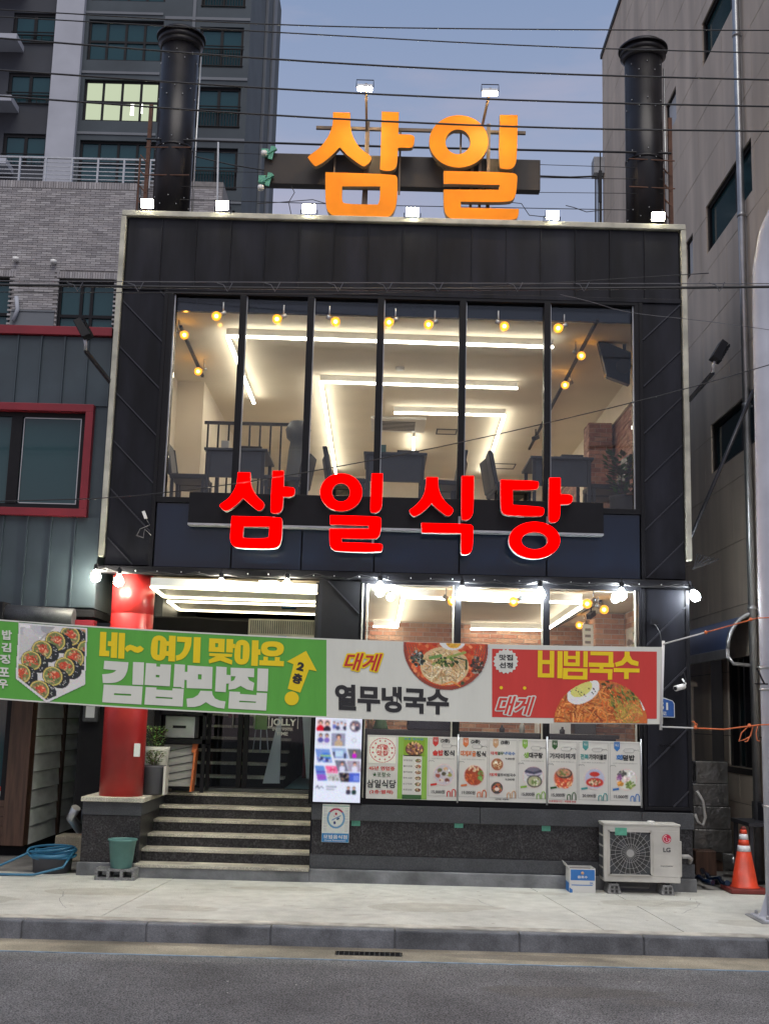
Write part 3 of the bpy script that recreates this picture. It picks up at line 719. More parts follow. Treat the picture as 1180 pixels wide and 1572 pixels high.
red = [(a0, [
  [[(315,115),(465,118),(470,265),(505,350),(560,425),(625,480),(638,515),(615,560),(575,583),(545,575),(480,520),(420,470),(375,425),(320,490),(240,552),(185,582),(150,580),(105,545),(92,518),(115,492),(200,435),(260,350),(300,270)]],
  [[(735,100),(872,100),(868,290),(975,298),(1003,315),(1000,385),(970,412),(862,412),(858,520),(840,585),(790,617),(725,610),(706,590),(720,300)]],
  [[(240,645),(815,658),(850,680),(850,750),(845,900),(820,1000),(760,1045),(310,1035),(245,1000),(218,930),(228,780)],[(385,772),(695,775),(690,890),(670,915),(390,915),(370,895)]]]),
 (a1, [[[*ell(382,358,255,228)],[*ell(380,360,110,112,36)]],
  [[(750,130),(885,130),(878,500),(860,570),(805,608),(745,603),(730,580)]],
  [[(248,635),(838,650),(868,675),(862,820),(840,892),(785,925),(385,913),(388,962),(860,977),(883,995),(880,1050),(858,1085),(330,1075),(262,1040),(240,975),(240,800),(712,800),(718,762),(248,748)]]]),
 (a2, [[[(310,135),(448,137),(453,270),(480,350),(540,440),(622,508),(638,540),(610,590),(570,607),(545,598),(480,550),(420,500),(372,450),(320,510),(240,575),(175,610),(145,605),(108,562),(103,535),(180,480),(250,400),(290,320),(303,230)]],
  [[(735,122),(882,122),(878,520),(865,600),(820,653),(750,655),(730,640)]],
  [[(248,690),(830,702),(876,728),(876,780),(870,960),(852,1040),(815,1070),(750,1075),(725,1050),(728,815),(255,808)]]]),
 (a3, [[[(143,128),(580,142),(605,160),(600,215),(575,252),(288,252),(290,432),(640,455),(672,480),(665,545),(635,572),(250,562),(170,540),(143,475)]],
  [[(730,103),(868,105),(868,303),(985,308),(1016,335),(1010,390),(980,425),(865,425),(862,560),(842,620),(800,648),(740,640),(720,622)]],
  [[*ell(552,860,310,225)],[*ell(553,865,160,105,36)]]])]
build_sign('facade_sign', 'glowing red channel letters across the facade below the upper window', -.30, .09, red, (.1, -.1, 3.6), M['redface'], M['redr'])
sb = thing('sign_beam', 'long black sign beam with pale lower edge behind the red letters', 'sign beam', (.1, -.1, 3.65))
MB().box(-2.11, -.19, 3.67, 2.32, -.05, 4.0).build('beam_box', M['black'], sb, bevel=.004)
MB().box(-2.11, -.195, 3.645, 2.32, -.05, 3.665).build('edge_strip', M['steel'], sb)
b = MB()
for u, v in ((420, 800), (560, 800), (705, 800), (840, 800), (572, 835), (390, 770)): p = P(u, v, -.2); b.box(p.x-.012, -.21, p.z-.05, p.x+.012, -.14, p.z+.05)
b.build('bracket', M['steel'], sb)
rb = thing('sign_support', 'brown steel box beam and posts carrying the gold roof letters', 'sign frame', (.1, .3, 7.2))
MB().box(-1.52, .18, 7.72, 1.68, .30, 8.10).build('box_beam', M['beam'], rb, bevel=.006)
b = MB(); zt = 8.40
b.bar((-.93, .13, zt), (1.5, .13, zt), .035).bar((-.37, .1, 7.2), (-.33, .1, 8.25), .03).bar((.86, .1, 7.2), (.90, .1, 8.3), .03)
b.box(-.35, .115, 7.25, -.31, .15, 8.5).box(1.05, .115, 7.25, 1.09, .15, 8.5)
for x in (-.7, .05, .75, 1.35): b.bar((x, .13, 7.6), (x, .13, zt), .022)
b.build('post', M['postm'], rb)
for x, z in ((-1.50, 8.10), (-1.52, 7.77)):
    b = MB(); b.box(x-.05, .12, z-.06, x+.03, .18, z+.02).bar((x-.02, .14, z-.06), (x+.12, .14, z+.03), .05, .02).bar((x+.05, .14, z-.10), (x+.08, .14, z+.06), .05, .02); b.build('tape_wrap', M['tape'], rb)
b = MB()
for x, z in ((-1.52, 8.125), (-1.54, 7.70)): b.lathe([(.035, 0), (.035, .05)], (x, .12, z-.09), 8)
b.build('insulator', M['white'], rb)

# ------------------------------------------------------------------ roof floodlights
def floodlight(u, v, Y, label, lens, first=[None]):
    p = P(u, v, Y)
    if first[0] is None:
        t = thing('floodlight', label, 'floodlight', p, 'floodlights along the roof edge')
        q = p
        b = MB(); s = .085
        # head tipped forwards and down
        def T(x, y, z): a = math.radians(-24); x *= .88; z *= .85; return (q.x+x, q.y+y*math.cos(a)+z*math.sin(a), q.z+z*math.cos(a)-y*math.sin(a))
        b.hexa([T(-s, .0, -.06), T(s, 0, -.06), T(s, .05, -.055), T(-s, .05, -.055), T(-s, 0, .06), T(s, 0, .06), T(s, .05, .055), T(-s, .05, .055)]).build('housing', M['black'], t)
        MB().hexa([T(-s+.006, -.006, -.054), T(s-.006, -.006, -.054), T(s-.006, .0, -.054), T(-s+.006, .0, -.054), T(-s+.006, -.006, .054), T(s-.006, -.006, .054), T(s-.006, 0, .054), T(-s+.006, 0, .054)]).build('lens', lens, t)
        b = MB(); b.tube([(q.x-s-.008, q.y+.03, q.z), (q.x-s-.008, q.y+.06, q.z-.1), (q.x+s+.008, q.y+.06, q.z-.1), (q.x+s+.008, q.y+.03, q.z)], .006, 5); b.build('bracket', M['black'], t)
        first[0] = t; return t
    return dup(first[0], p, label, random.uniform(-.1, .1))
for u, v, l in ((226, 312, 'lit floodlight at the left corner of the roof edge beside the left chimney'), (341, 315, 'lit floodlight on the roof edge between the left chimney and the gold letters'),
                (474, 320, 'lit floodlight on the roof edge just left of the first gold letter'), (633, 325, 'lit floodlight on the roof edge between the two gold letters'),
                (848, 330, 'lit floodlight on the roof edge just right of the second gold letter'), (1010, 332, 'lit floodlight at the right corner of the roof edge before the right chimney')):
    floodlight(u, v, -.10, l, M['flood'])
def lamp_post(u, v, label, lean):
    Y = -.45; p = P(u, v, Y); t = thing('sign_lamp', label, 'lamp', (p.x, Y, 7.3), 'lamps over the gold letters')
    b = MB(); b.bar((p.x+lean, .10, 8.35), (p.x+.01, -.38, p.z+.08), .026).bar((p.x+lean, .10, 7.3), (p.x+lean, .10, 8.36), .03); b.build('arm', M['postm'], t)
    q = p; b = MB(); b.hexa([(q.x-.085, Y-.03, q.z-.01), (q.x+.085, Y-.03, q.z-.01), (q.x+.085, Y+.03, q.z-.03), (q.x-.085, Y+.03, q.z-.03), (q.x-.085, Y-.03, q.z+.02), (q.x+.085, Y-.03, q.z+.02), (q.x+.085, Y+.03, q.z-.0), (q.x-.085, Y+.03, q.z-.0)]).build('housing', M['steel'], t)
    MB().hexa([(q.x-.078, Y-.025, q.z-.018), (q.x+.078, Y-.025, q.z-.018), (q.x+.078, Y+.025, q.z-.038), (q.x-.078, Y+.025, q.z-.038), (q.x-.078, Y-.025, q.z-.0125), (q.x+.078, Y-.025, q.z-.0125), (q.x+.078, Y+.025, q.z-.0325), (q.x-.078, Y+.025, q.z-.0325)]).build('lens', M['floodw'], t)
    MB().tube([(q.x-.095, Y, q.z), (q.x-.095, Y, q.z+.085), (q.x+.095, Y, q.z+.085), (q.x+.095, Y, q.z)], .006, 5).build('bracket', M['black'], t)
lamp_post(560, 133, 'warm lamp on a raised arm over the first gold letter', .02)
lamp_post(752, 140, 'warm lamp on a raised arm over the second gold letter', -.06)
# unlit floodlights on side arms
def side_flood(u0, v0, u1, v1, u2, v2, sg, label):
    p0, p1, p2 = P(u0, v0, 0), P(u1, v1, -.45), P(u2, v2, -.5)
    t = thing('arm_floodlight', label, 'floodlight', p0, 'unlit floodlights on side arms')
    MB().bar(p0, p1, .035).build('arm', M['seam'], t)
    MB().tube([p1, p1+Vector((sg*.0, 0, .07)), p2], .02, 8).build('knuckle', M['steel'], t)
    b = MB(); d = Vector((sg*.50, 0, .86)).normalized(); a = Vector((d.z, 0, -d.x)); y = Vector((0, 1, 0)); c = p2
    b.hexa([c-d*.11-a*.05-y*.09, c-d*.11+a*.05-y*.07, c-d*.11+a*.05+y*.07, c-d*.11-a*.05+y*.09, c+d*.11-a*.05-y*.09, c+d*.11+a*.03-y*.07, c+d*.11+a*.03+y*.07, c+d*.11-a*.05+y*.09]); b.build('head', M['black'], t, bevel=.008)
    b = MB()
    for k in range(6): q = c-d*.09+d*.036*k; b.bar(q+a*.05-y*.07, q+a*.05+y*.07, .012, .03)
    b.build('cooling_fin', M['black'], t)
side_flood(172, 590, 131, 538, 128, 505, -1, 'unlit black floodlight on a dark arm at the left edge of the facade')
side_flood(1057, 615, 1094, 572, 1104, 540, 1, 'unlit black floodlight on a pale arm at the right edge of the facade')

# ------------------------------------------------------------------ chimneys
def chimney(x, Y, z1, r, label, rust_side):
    t = thing('flue_chimney', label, 'chimney', (x, Y, 6.87), 'black steel flue chimneys on the roof')
    MB().lathe([(r, 6.87), (r, z1-.12)], (x, Y, 0), 40).build('flue', M['flue'], t); MB().lathe([(r+.005, 8.30), (r+.005, 8.335)], (x, Y, 0), 40).build('seam_ring', M['flue'], t)
    MB().lathe([(r+.004, z1-.17), (r+.05, z1-.115)], (x, Y, 0), 40).build('cap_skirt', M['flue'], t)
    MB().lathe([(r+.052, z1-.115), (r+.052, z1-.03)], (x, Y, 0), 40).build('cap_band', M['flue'], t)
    MB().lathe([(r+.075, z1-.03), (r+.075, z1-.005)], (x, Y, 0), 40).build('cap_flange', M['flue'], t); MB().lathe([(r+.04, z1-.004), (r+.03, z1+.035), (.01, z1+.06)], (x, Y, 0), 40).build('cap_top', M['flue'], t)
    b = MB()
    for z in (7.55, 8.30, 8.95, 9.42):
        for k in range(7): a = math.pi+.25+k*.44; b.ball((x+(r+.002)*math.cos(a), Y+(r+.002)*math.sin(a), z+.1*((k % 2))), .008, 6, 4)
    b.build('rivet', M['steel'], t)
    MB().tube([(x+r+.03, Y, 6.87), (x+r+.03, Y, z1-.25)], .012, 6).build('guy_pole', M['steel'], t)
    xs_ = x+rust_side*(r+.09)
    b = MB(); b.bar((xs_, Y, 6.87), (xs_, Y, 8.9), .045).bar((xs_-.09*rust_side*0-.09, Y-.02, 6.87), (xs_-.09, Y-.02, 8.2), .02)
    for k in range(7): b.bar((xs_, Y-.02, 7.0+k*.19), (xs_-.09, Y-.02, 7.1+k*.19), .014)
    for z in (7.35, 7.9, 8.25): b.bar((xs_, Y-r*.9, z), (xs_-rust_side*(2*r+.1), Y-r*1.02, z), .012)
    b.build('rusty_bracket', M['rust'], t)
    return t
chimney(-2.655, .62, 9.80, .222, 'left black steel flue chimney behind the roof edge', -1)
chimney(2.985, .62, 9.80, .222, 'right black steel flue chimney behind the roof edge', 1)
# roof cables between the chimneys
Yr = .45
for k, (a, c, r) in enumerate((((224, 213), (1030, 235), .014), ((300, 232), (1010, 258), .004), ((300, 262), (1018, 275), .004), ((245, 285), (1020, 297), .004), ((245, 305), (965, 322), .005), ((300, 240), (412, 262), .008), ((825, 270), (925, 270), .012))):
    p, q = P(*a, Yr), P(*c, Yr); m_ = (p+q)/2; m_.z -= .015
    o = MB().tube([p, m_, q], r, 5).build('roof_cable', M['wire'], loc=p)
    tag(o, ['thick black cable strung between the two chimneys above the roof beam', 'thin cable crossing behind the gold letters near the top of the beam', 'thin cable crossing behind the gold letters at beam height', 'thin cable crossing just under the brown beam', 'lowest thin cable just above the roof edge', 'short black pipe from the left chimney to the brown beam', 'short black pipe right of the brown beam'][k], 'cable', 'cables strung over the roof')
b = MB()
for u in (914, 921):
    p, q = P(u, 272, .3), P(u, 350, .3); b.bar(q, p, .016)
b.bar(P(921, 232, .3), P(921, 272, .3), .012).bar(P(921, 262, .3), P(921, 310, .3), .035, .03).bar(P(914, 275, .3), P(923, 262, .3), .02)
o = b.build('roof_mast', M['black'], loc=P(918, 350, .3)); tag(o, 'thin black mast with a cable bracket between the gold sign and the right chimney', 'mast')
b = MB(); b.bar(P(333, 335, .3), P(335, 218, .3), .018); o = b.build('roof_mast', M['steel'], loc=P(333, 335, .3)); tag(o, 'thin grey mast right of the left chimney', 'mast')
for ic_, pts in enumerate((((868, 315), (880, 318), (900, 325), (925, 322)), ((448, 335), (443, 310), (452, 295), (447, 285)), ((780, 310), (800, 312), (812, 330), (840, 333)), ((500, 312), (480, 306), (430, 310), (395, 312)))):
    o = MB().tube([P(*q, .05) for q in pts], .005, 5).build('loose_cable', M['wire'], loc=P(*pts[0], .05)); tag(o, 'loose black cable on the roof '+['between the second gold letter and the mast', 'dangling left of the first gold letter', 'at the foot of the second gold letter', 'lying low left of the first gold letter'][ic_], 'cable')

# ------------------------------------------------------------------ string of bulbs under the upper storey
st = MB(); pts = []
rr = random.Random(5)
x = XL-.08
while x < XR+.08: pts.append((x, -.085-rr.random()*.02, 3.125+rr.uniform(-.02, .015))); x += .16
st.tube(pts, .008, 5); st.tube([(a, b_-.012, c+rr.uniform(-.025, .03)) for a, b_, c in pts], .005, 4)
o = st.build('string_light_cable', M['wire'], loc=(0, -.1, 3.12)); tag(o, 'black twisted cable running along the lower edge of the upper storey', 'cable')
b = MB()
for k in range(26): x = XL+.1+k*.245+rr.uniform(-.05, .05); b.box(x-.005, -.10, 3.14, x+.005, -.085, 3.152)
o = b.build('cable_clips', M['white'], loc=(0, -.1, 3.15)); tag(o, 'row of small white clips along the cable under the upper storey', 'cable clips')
def bulb(u, v, label, m, first=[None], r=.053, tilt=0):
    p = P(u, v, -.13)
    if first[0] is None:
        t = thing('light_bulb', label, 'light bulb', p, 'white bulbs hanging along the facade')
        MB().lathe([(1e-5, -r), (r*.5, -r*.88), (r*.87, -r*.5), (r, 0), (r*.88, r*.5), (r*.55, r*.95), (r*.36, r*1.3), (r*.34, r*1.45)], p, 16).build('globe', m, t)
        b = MB(); b.lathe([(.024, r*1.45), (.026, r*1.5), (.028, r*2.4), (.012, r*2.7)], p, 10); b.tube([p+Vector((0, 0, r*2.6)), p+Vector((0, .02, r*2.6+.05))], .006, 5); b.build('socket', M['black'], t)
        first[0] = t; return t
    o = dup(first[0], p, label, 0); o.rotation_euler[1] = tilt
    if m != M['bulbw']:
        for ch in o.children:
            if ch.name.startswith('globe'): ch.data = ch.data.copy(); ch.data.materials[0] = m
    return o
for u, v, l, m in ((583, 904, 'white bulb at the left edge of the ground floor window', 'bulbw'), (147, 886, 'leftmost white bulb, beyond the red column', 'bulby'), (182, 893, 'white bulb in front of the top of the red column', 'bulby'),
                   (339, 899, 'white bulb over the middle of the entrance steps', 'bulby'), (440, 900, 'white bulb right beside the square floodlight over the entrance', 'bulby'),
                   (709, 911, 'white bulb before the first post of the ground floor window', 'bulbw'), (829, 913, 'white bulb before the second post of the ground floor window', 'bulbw'), (954, 914, 'white bulb at the right edge of the ground floor window', 'bulbw')):
    bulb(u, v, l, M[m])
bulb(1067, 916, 'rightmost white bulb, tilted beyond the right edge of the facade', M['bulbw'], tilt=math.radians(-25))
p = P(412, 900, -.13); t = thing('square_floodlight', 'square lit floodlight over the right part of the entrance', 'floodlight', p)
MB().box(p.x-.11, p.y-.0, p.z-.055, p.x+.11, p.y+.04, p.z+.06).build('housing', M['black'], t, bevel=.005)
MB().box(p.x-.10, p.y-.01, p.z-.048, p.x+.10, p.y-.001, p.z+.05).build('lens', M['bulby'], t)
p = P(599, 917, .5); o = thing('light_bulb', 'small cool bulb inside the window at its left end', 'light bulb', p)
MB().ball(p, .04, 12, 8).build('globe', M['bulbw'], o); MB().tube([p+Vector((0, 0, .04)), Vector((p.x, p.y, 3.08))], .008, 6).build('cord', M['black'], o)

# ------------------------------------------------------------------ LED strips
def strip(name, label, cat, pts, z, group, m, w=.036, h=.02, drop=.085, parent_mat='white'):
    pts = [Vector(p) for p in pts]; t = thing(name, label, cat, (pts[0].x, pts[0].y, z), group)
    e, hs = MB(), MB()
    for p, q in zip(pts[:-1], pts[1:]):
        p = Vector((p.x, p.y, z)); q = Vector((q.x, q.y, z)); e.bar(p-Vector((0, 0, drop+.012)), q-Vector((0, 0, drop+.012)), w, h); hs.bar(p-Vector((0, 0, drop/2-.004)), q-Vector((0, 0, drop/2-.004)), w*.7, drop-.004)
    e.build('diffuser', m, t); hs.build('channel', M['white'], t)
z = 6.16
for l, pp in (('bent LED strip nearest the upper window, running back at its left end', ((390, 613), (349.5, 509), (849, 526))),
              ('second LED strip of the upper ceiling, with a long leg running back', ((516, 724), (493, 580), (794, 590))),
              ('third LED strip of the upper ceiling, its leg running back on the right', ((605, 628), (774, 632), (742, 729))),
              ('short lone LED strip far back on the upper ceiling', ((635, 667), (634, 693)))):
    strip('led_strip_light', l, 'strip light', [G(u, v, z-.04) for u, v in pp], z, 'LED strips on the upper ceiling', M['led'])
z = 3.08
for l, pp in (('stepped LED strip nearest the ground floor window', ((573, 956), (609, 957), (619, 909), (772, 915), (893, 918))),
              ('LED strip crossing the middle of the ground floor ceiling', ((722, 960), (833, 962))),
              ('LED strip running back along the right of the ground floor ceiling', ((840, 960), (891, 925))),
              ('far LED frame at the back of the ground floor ceiling', ((589, 985), (586, 976), (767, 981), (758, 990)))):
    strip('led_strip_light', l, 'strip light', [G(u, v, z-.04) for u, v in pp], z, 'LED strips on the ground floor ceiling', M['led'])
z = 3.07
for l, pp in (('bright LED line nearest the street on the porch ceiling', ((487, 903), (233, 893), (253, 909))), ('second LED line of the porch ceiling', ((253, 909), (487, 917))),
              ('third LED line of the porch ceiling, joined to the fourth at its left end', ((487, 923), (258, 916), (276, 930))), ('fourth LED line, farthest back on the porch ceiling', ((276, 930), (487, 937)))):
    strip('led_strip_light', l, 'strip light', [G(u, v, z-.04) for u, v in pp], z, 'LED lines on the porch ceiling', M['ledo'], w=.032)
# ------------------------------------------------------------------ amber bulbs on spot holders
def amber(u, v, zc, d, label, group, store={}):
    p = G(u, v, zc-d); key = 'a'
    if key not in store:
        t = thing('amber_bulb', label, 'light bulb', p, group); c = p
        MB().ball(c, .022, 10, 6).build('filament', M['amber'], t)
        g_ = MB(); g_.ball(c, .052, 16, 10); g_.build('globe', M['ambglass'], t)
        b = MB(); h = c+Vector((.10, .02, .05)); b.tube([c+Vector((.045, .01, .022)), h], [.022, .026], 8); b.tube([h-Vector((.03, 0, 0)), h+Vector((-.03, 0, .12-.0))], .008, 6); b.build('holder', M['steel'], t)
        store[key] = t; return t
    return dup(store[key], p, label, random.choice((0, math.pi)), group)
M['ambglass'] = None
m = bpy.data.materials.new('amber_glass'); m.use_nodes = True; n_ = m.node_tree.nodes; l_ = m.node_tree.links
for q in list(n_):
    if q.type == 'BSDF_PRINCIPLED': n_.remove(q)
tr = n_.new('ShaderNodeBsdfTransparent'); tr.inputs[0].default_value = (1, .72, .3, 1); em = n_.new('ShaderNodeEmission'); em.inputs[0].default_value = (1, .40, .04, 1); em.inputs[1].default_value = 1.7
ms = n_.new('ShaderNodeMixShader'); ms.inputs[0].default_value = .38; l_.new(tr.outputs[0], ms.inputs[1]); l_.new(em.outputs[0], ms.inputs[2]); l_.new(ms.outputs[0], n_['Material Output'].inputs[0]); M['ambglass'] = m
for u, v, l in ((332, 485, 'first amber bulb from the left along the upper window'), (425, 489.5, 'second amber bulb from the left along the upper window'), (515, 493.5, 'third amber bulb from the left along the upper window'),
                (597, 494.5, 'fourth amber bulb, close to the middle post of the upper window'), (657.6, 498, 'fifth amber bulb from the left along the upper window'), (774, 500.5, 'sixth amber bulb, above the right part of the upper window'), (856.6, 503.5, 'amber bulb in the rightmost pane close to the window top')):
    amber(u, v, 6.16, .16, l, 'amber bulbs in the upper room')
for u, v, l in ((892, 546, 'upper amber bulb on the right ceiling track upstairs'), (867, 591, 'lower amber bulb on the right ceiling track upstairs'), (283, 514, 'upper amber bulb on the left ceiling track upstairs'), (304, 570, 'lower amber bulb on the left ceiling track upstairs')):
    amber(u, v, 6.16, .17, l, 'amber bulbs in the upper room')
for u, v, l in ((694, 923, 'amber bulb behind the first post of the ground floor window'), (788, 924, 'amber bulb in the middle pane of the ground floor window'), (901, 927, 'amber bulb right against the end of the ground floor LED strip'), (927, 936, 'amber bulb highest at the right of the ground floor window'), (889, 960, 'lowest amber bulb in the right pane of the ground floor window')):
    amber(u, v, 3.08, .14, l, 'amber bulbs in the ground floor room')
# ceiling tracks
def track(label, a, b_, z, hangs=()):
    p, q = G(*a, z), G(*b_, z); t = thing('ceiling_track', label, 'ceiling track', p); MB().bar(p-Vector((0, 0, .015)), q-Vector((0, 0, .015)), .035, .03).build('rail', M['black'], t)
    for u, v in hangs:
        h = G(u, v, z-.14); MB().bar(h-Vector((.04, .06, .03)), h+Vector((.04, .06, .03)), .06).build('spot', M['black'], t); MB().tube([h, h+Vector((0, 0, .14))], .01, 6).build('stem', M['black'], t)
track('black ceiling track along the right side of the upper room', (917, 488), (812, 688), 6.16, ((838, 648), (822, 672)))
track('black ceiling track along the left side of the upper room', (277, 499), (311, 576), 6.16)
track('black ceiling track at the right of the ground floor room', (922, 921), (800, 990), 3.08, ((907, 944), (848, 978)))
# ceiling cassette air conditioners
def cassette(u, v, z, label, sx, sy):
    p = G(u, v, z); t = thing('ceiling_cassette', label, 'air conditioner', p, 'ceiling cassettes')
    MB().box(p.x-sx, p.y-sy, p.z-.04, p.x+sx, p.y+sy, p.z).build('panel', M['white'], t, bevel=.01)
    b = MB()
    for k in range(7): y = p.y-sy*.6+k*sy*.2; b.box(p.x-sx*.62, y-.01, p.z-.048, p.x+sx*.62, y+.01, p.z-.041)
    b.build('grille', M['acd'], t)
cassette(611, 650, 6.16, 'white cassette air conditioner on the upper ceiling', .42, .42)
cassette(660, 967, 3.08, 'white cassette air conditioner on the ground floor ceiling', .42, .42)
b = MB()
for (u0, v0, u1, v1) in ((670, 658, 700, 667), (753, 711, 788, 720)):
    p, q = G(u0, v0, 6.158), G(u1, v1, 6.158)
    for a in ((p.x, p.y, q.x, p.y+.03), (p.x, q.y-.03, q.x, q.y), (p.x, p.y, p.x+.02, q.y), (q.x-.02, p.y, q.x, q.y)): b.box(a[0], a[1], 6.150, a[2], a[3], 6.159)
o = b.build('access_hatch', M['cap'], B)
p = G(614, 565, 6.15); o = MB().lathe([(.04, -.03), (.06, -.015), (.06, .01)], p, 14).build('smoke_detector', M['white'], loc=p); tag(o, 'small round smoke detector on the upper ceiling', 'smoke detector')

# ------------------------------------------------------------------ furniture upstairs
FZ = 3.93
def chair():
    t = thing('dining_chair', 'x', 'chair', (0, 0, FZ), 'chairs in the upper dining room')
    MB().box(-.21, -.21, FZ+.42, .21, .21, FZ+.48).build('seat', M['furn'], t, bevel=.015)
    MB().hexa([(.18, -.2, FZ+.46), (.23, -.2, FZ+.46), (.23, .2, FZ+.46), (.18, .2, FZ+.46), (.25, -.17, FZ+.86), (.31, -.17, FZ+.86), (.31, .17, FZ+.86), (.25, .17, FZ+.86)]).build('backrest', M['furn'], t, bevel=.015)
    for a in (-.18, .18):
        for c in (-.18, .18): MB().bar((a, c, FZ), (a, c, FZ+.42), .035).build('leg', M['furn'], t)
    return t
ch0 = chair(); first = True
for i, (x0, x1, nm) in enumerate(((-2.14, -1.40, 'left'), (-.28, .46, 'middle'), (1.66, 2.40, 'right'))):
    cx_ = (x0+x1)/2; yc = 1.25
    t = thing('dining_table', 'dark covered table behind the %s part of the upper window' % nm, 'table', (cx_, yc, FZ), 'tables along the upper window')
    MB().box(x0, .8, FZ+.76, x1, 1.7, FZ+.79).build('tabletop', M['cloth'], t, bevel=.006)
    MB().box(x0+.05, .86, FZ+.45, x1-.05, .89, FZ+.76).build('modesty_panel', M['cloth'], t)
    for a in (x0+.03, x1-.07):
        for c in (.83, 1.63): MB().box(a, c, FZ, a+.04, c+.04, FZ+.76).build('leg', M['furn'], t)
    b = MB(); b.box(cx_+.02, 1.0, FZ+.79, cx_+.28, 1.18, FZ+.86).build
    o = b.build('napkin_box', M['furn'], loc=(cx_+.15, 1.1, FZ+.79)); tag(o, 'dark napkin box on the %s table upstairs' % nm, 'box')
    o = MB().box(cx_-.2, 1.0, FZ+.79, cx_-.11, 1.09, FZ+.92).build('cutlery_holder', M['pot'] if i == 0 else M['bucket'] if i == 1 else M['cap'], loc=(cx_-.15, 1.05, FZ+.79)); tag(o, 'small cutlery holder on the %s table upstairs' % nm, 'cutlery holder')
    for k, (a, c, rz) in enumerate(((x0-.18, 1.05, math.pi), (x0-.2, 1.5, math.pi+.15), (x1+.16, 1.02, .1), (x1+.2, 1.5, -.15))):
        l = '%s chair on the %s side of the %s table upstairs' % (('near' if k % 2 == 0 else 'far'), ('left' if k < 2 else 'right'), nm)
        if first: ch0.location = (a, c, FZ); ch0.rotation_euler[2] = rz; ch0['label'] = l; first = False
        else: dup(ch0, (a, c, FZ), l, rz)
# railing round the stairwell
t = thing('stair_railing', 'black railing round the stairwell at the left of the upper room', 'railing', (-1.9, 3, FZ))
MB().box(-2.5, 2.98, 5.54, -1.30, 3.02, 5.58).build('top_rail', M['black'], t)
for k in range(9): x = -2.45+k*.142; MB().box(x-.012, 2.99, FZ, x+.012, 3.01, 5.54).build('baluster', M['black'], t)
t = thing('covered_fan', 'tall fan wrapped in a grey cover beside the stair railing', 'fan', (-1.2, 2.7, FZ))
MB().lathe([(.19, FZ), (.17, FZ+.5), (.12, FZ+1.2), (.1, 5.25), (.15, 5.3), (.17, 5.42), (.12, 5.52)], (-1.2, 2.7, 0), 12).build('cover', M['cloth'], t)
# wall-mounted screen with speaker at the right
t = thing('ceiling_speaker_panel', 'dark blue slanted panel with a round speaker hung at the right of the upper room', 'speaker', (2.72, .9, 5.6))
v0 = [PX(*q, 2.75) for q in ()]
c = [P(917, 520, .9), P(969, 540, .9), P(967, 590, .9), P(931, 577, .9)]
MB().hexa([c[3], c[2], c[2]+Vector((0, .12, 0)), c[3]+Vector((0, .12, 0)), c[0], c[1], c[1]+Vector((0, .12, 0)), c[0]+Vector((0, .12, 0))]).build('panel', M['navy'], t, bevel=.01)
q = P(957, 562, .88); MB().lathe([(.09, .0), (.09, -.02), (.05, -.01), (.02, -.02)], q, 20, 'y').build('speaker_cone', M['blackm'], t)
MB().tube([(2.8, .98, 5.75), (2.8, .98, 6.16)], .02, 8).build('hanger', M['black'], t)
# plants
def leafy(mb, c, rad, h, n, size, cols, up=.5):
    r = random.Random(int(c[0]*100+c[1]*10+n))
    for _ in range(n):
        a = r.uniform(0, 6.28); q = rad*math.sqrt(r.random()); zz = h*r.random()
        p = Vector((c[0]+q*math.cos(a)*(.5+.5*zz/h), c[1]+q*math.sin(a)*(.5+.5*zz/h), c[2]+zz)); d = Vector((math.cos(a)+r.uniform(-.5, .5), math.sin(a)+r.uniform(-.5, .5), r.uniform(-.2, 1)*up+.2)).normalized()
        s = d.cross(Vector((0, 0, 1))); s = (s.normalized() if s.length > .1 else Vector((1, 0, 0)))*size*.35*r.uniform(.7, 1.3); L_ = d*size*r.uniform(.7, 1.4)
        mb.col = tuple(k*r.uniform(.6, 1.4) for k in r.choice(cols)); n0 = len(mb.v); mid = p+L_*.5+Vector((0, 0, size*.08))
        mb.v += [tuple(p), tuple(mid-s), tuple(p+L_), tuple(mid+s)]; mb._f([(0, 1, 2, 3)], n0)
    mb.col = None
def plant(name, label, c, potp, potm, rad, h, n, size, cols, stems=6, group=None):
    t = thing(name, label, 'plant', c, group); MB().lathe(potp, c, 24).build('pot', potm, t)
    top = potp[-1][1] if potp[-1][1] > potp[0][1] else potp[0][1]
    top = max(q[1] for q in potp)
    MB().lathe([(1e-5, top-.03), (max(q[0] for q in potp)*.88, top-.03)], c, 20).build('soil', M['soil'], t)
    b = MB(); r = random.Random(n)
    for _ in range(stems): a = r.uniform(0, 6.28); b.tube([(c[0], c[1], c[2]+top-.05), (c[0]+rad*.4*math.cos(a), c[1]+rad*.4*math.sin(a), c[2]+top+h*.5), (c[0]+rad*.75*math.cos(a), c[1]+rad*.75*math.sin(a), c[2]+top+h*.9)], .004, 4)
    b.build('stem', M['wood'], t)
    b = MB(); leafy(b, (c[0], c[1], c[2]+top), rad, h, n, size, cols); b.build('foliage', M['leaf'], t, color=True, kind='stuff'); return t
GC = [(1, 1, 1), (.8, 1.1, .7), (1.3, 1.2, .8)]
plant('potted_plant', 'leafy plant in a pot in the right corner of the upper room', (2.72, .75, FZ), [(.12, 0), (.16, .3), (.16, .32)], M['dpot'], .20, .48, 170, .10, GC)
GW = [(1, 1, 1), (1.5, 1.5, 1.2), (5, 5, 4.6)]
plant('potted_plant', 'flowering plant in a tall white pot right of the red column', (-2.51, .86, .785), [(.11, 0), (.115, .02), (.16, .46), (.165, .50), (.145, .50)], M['pot'], .16, .22, 420, .03, GW)
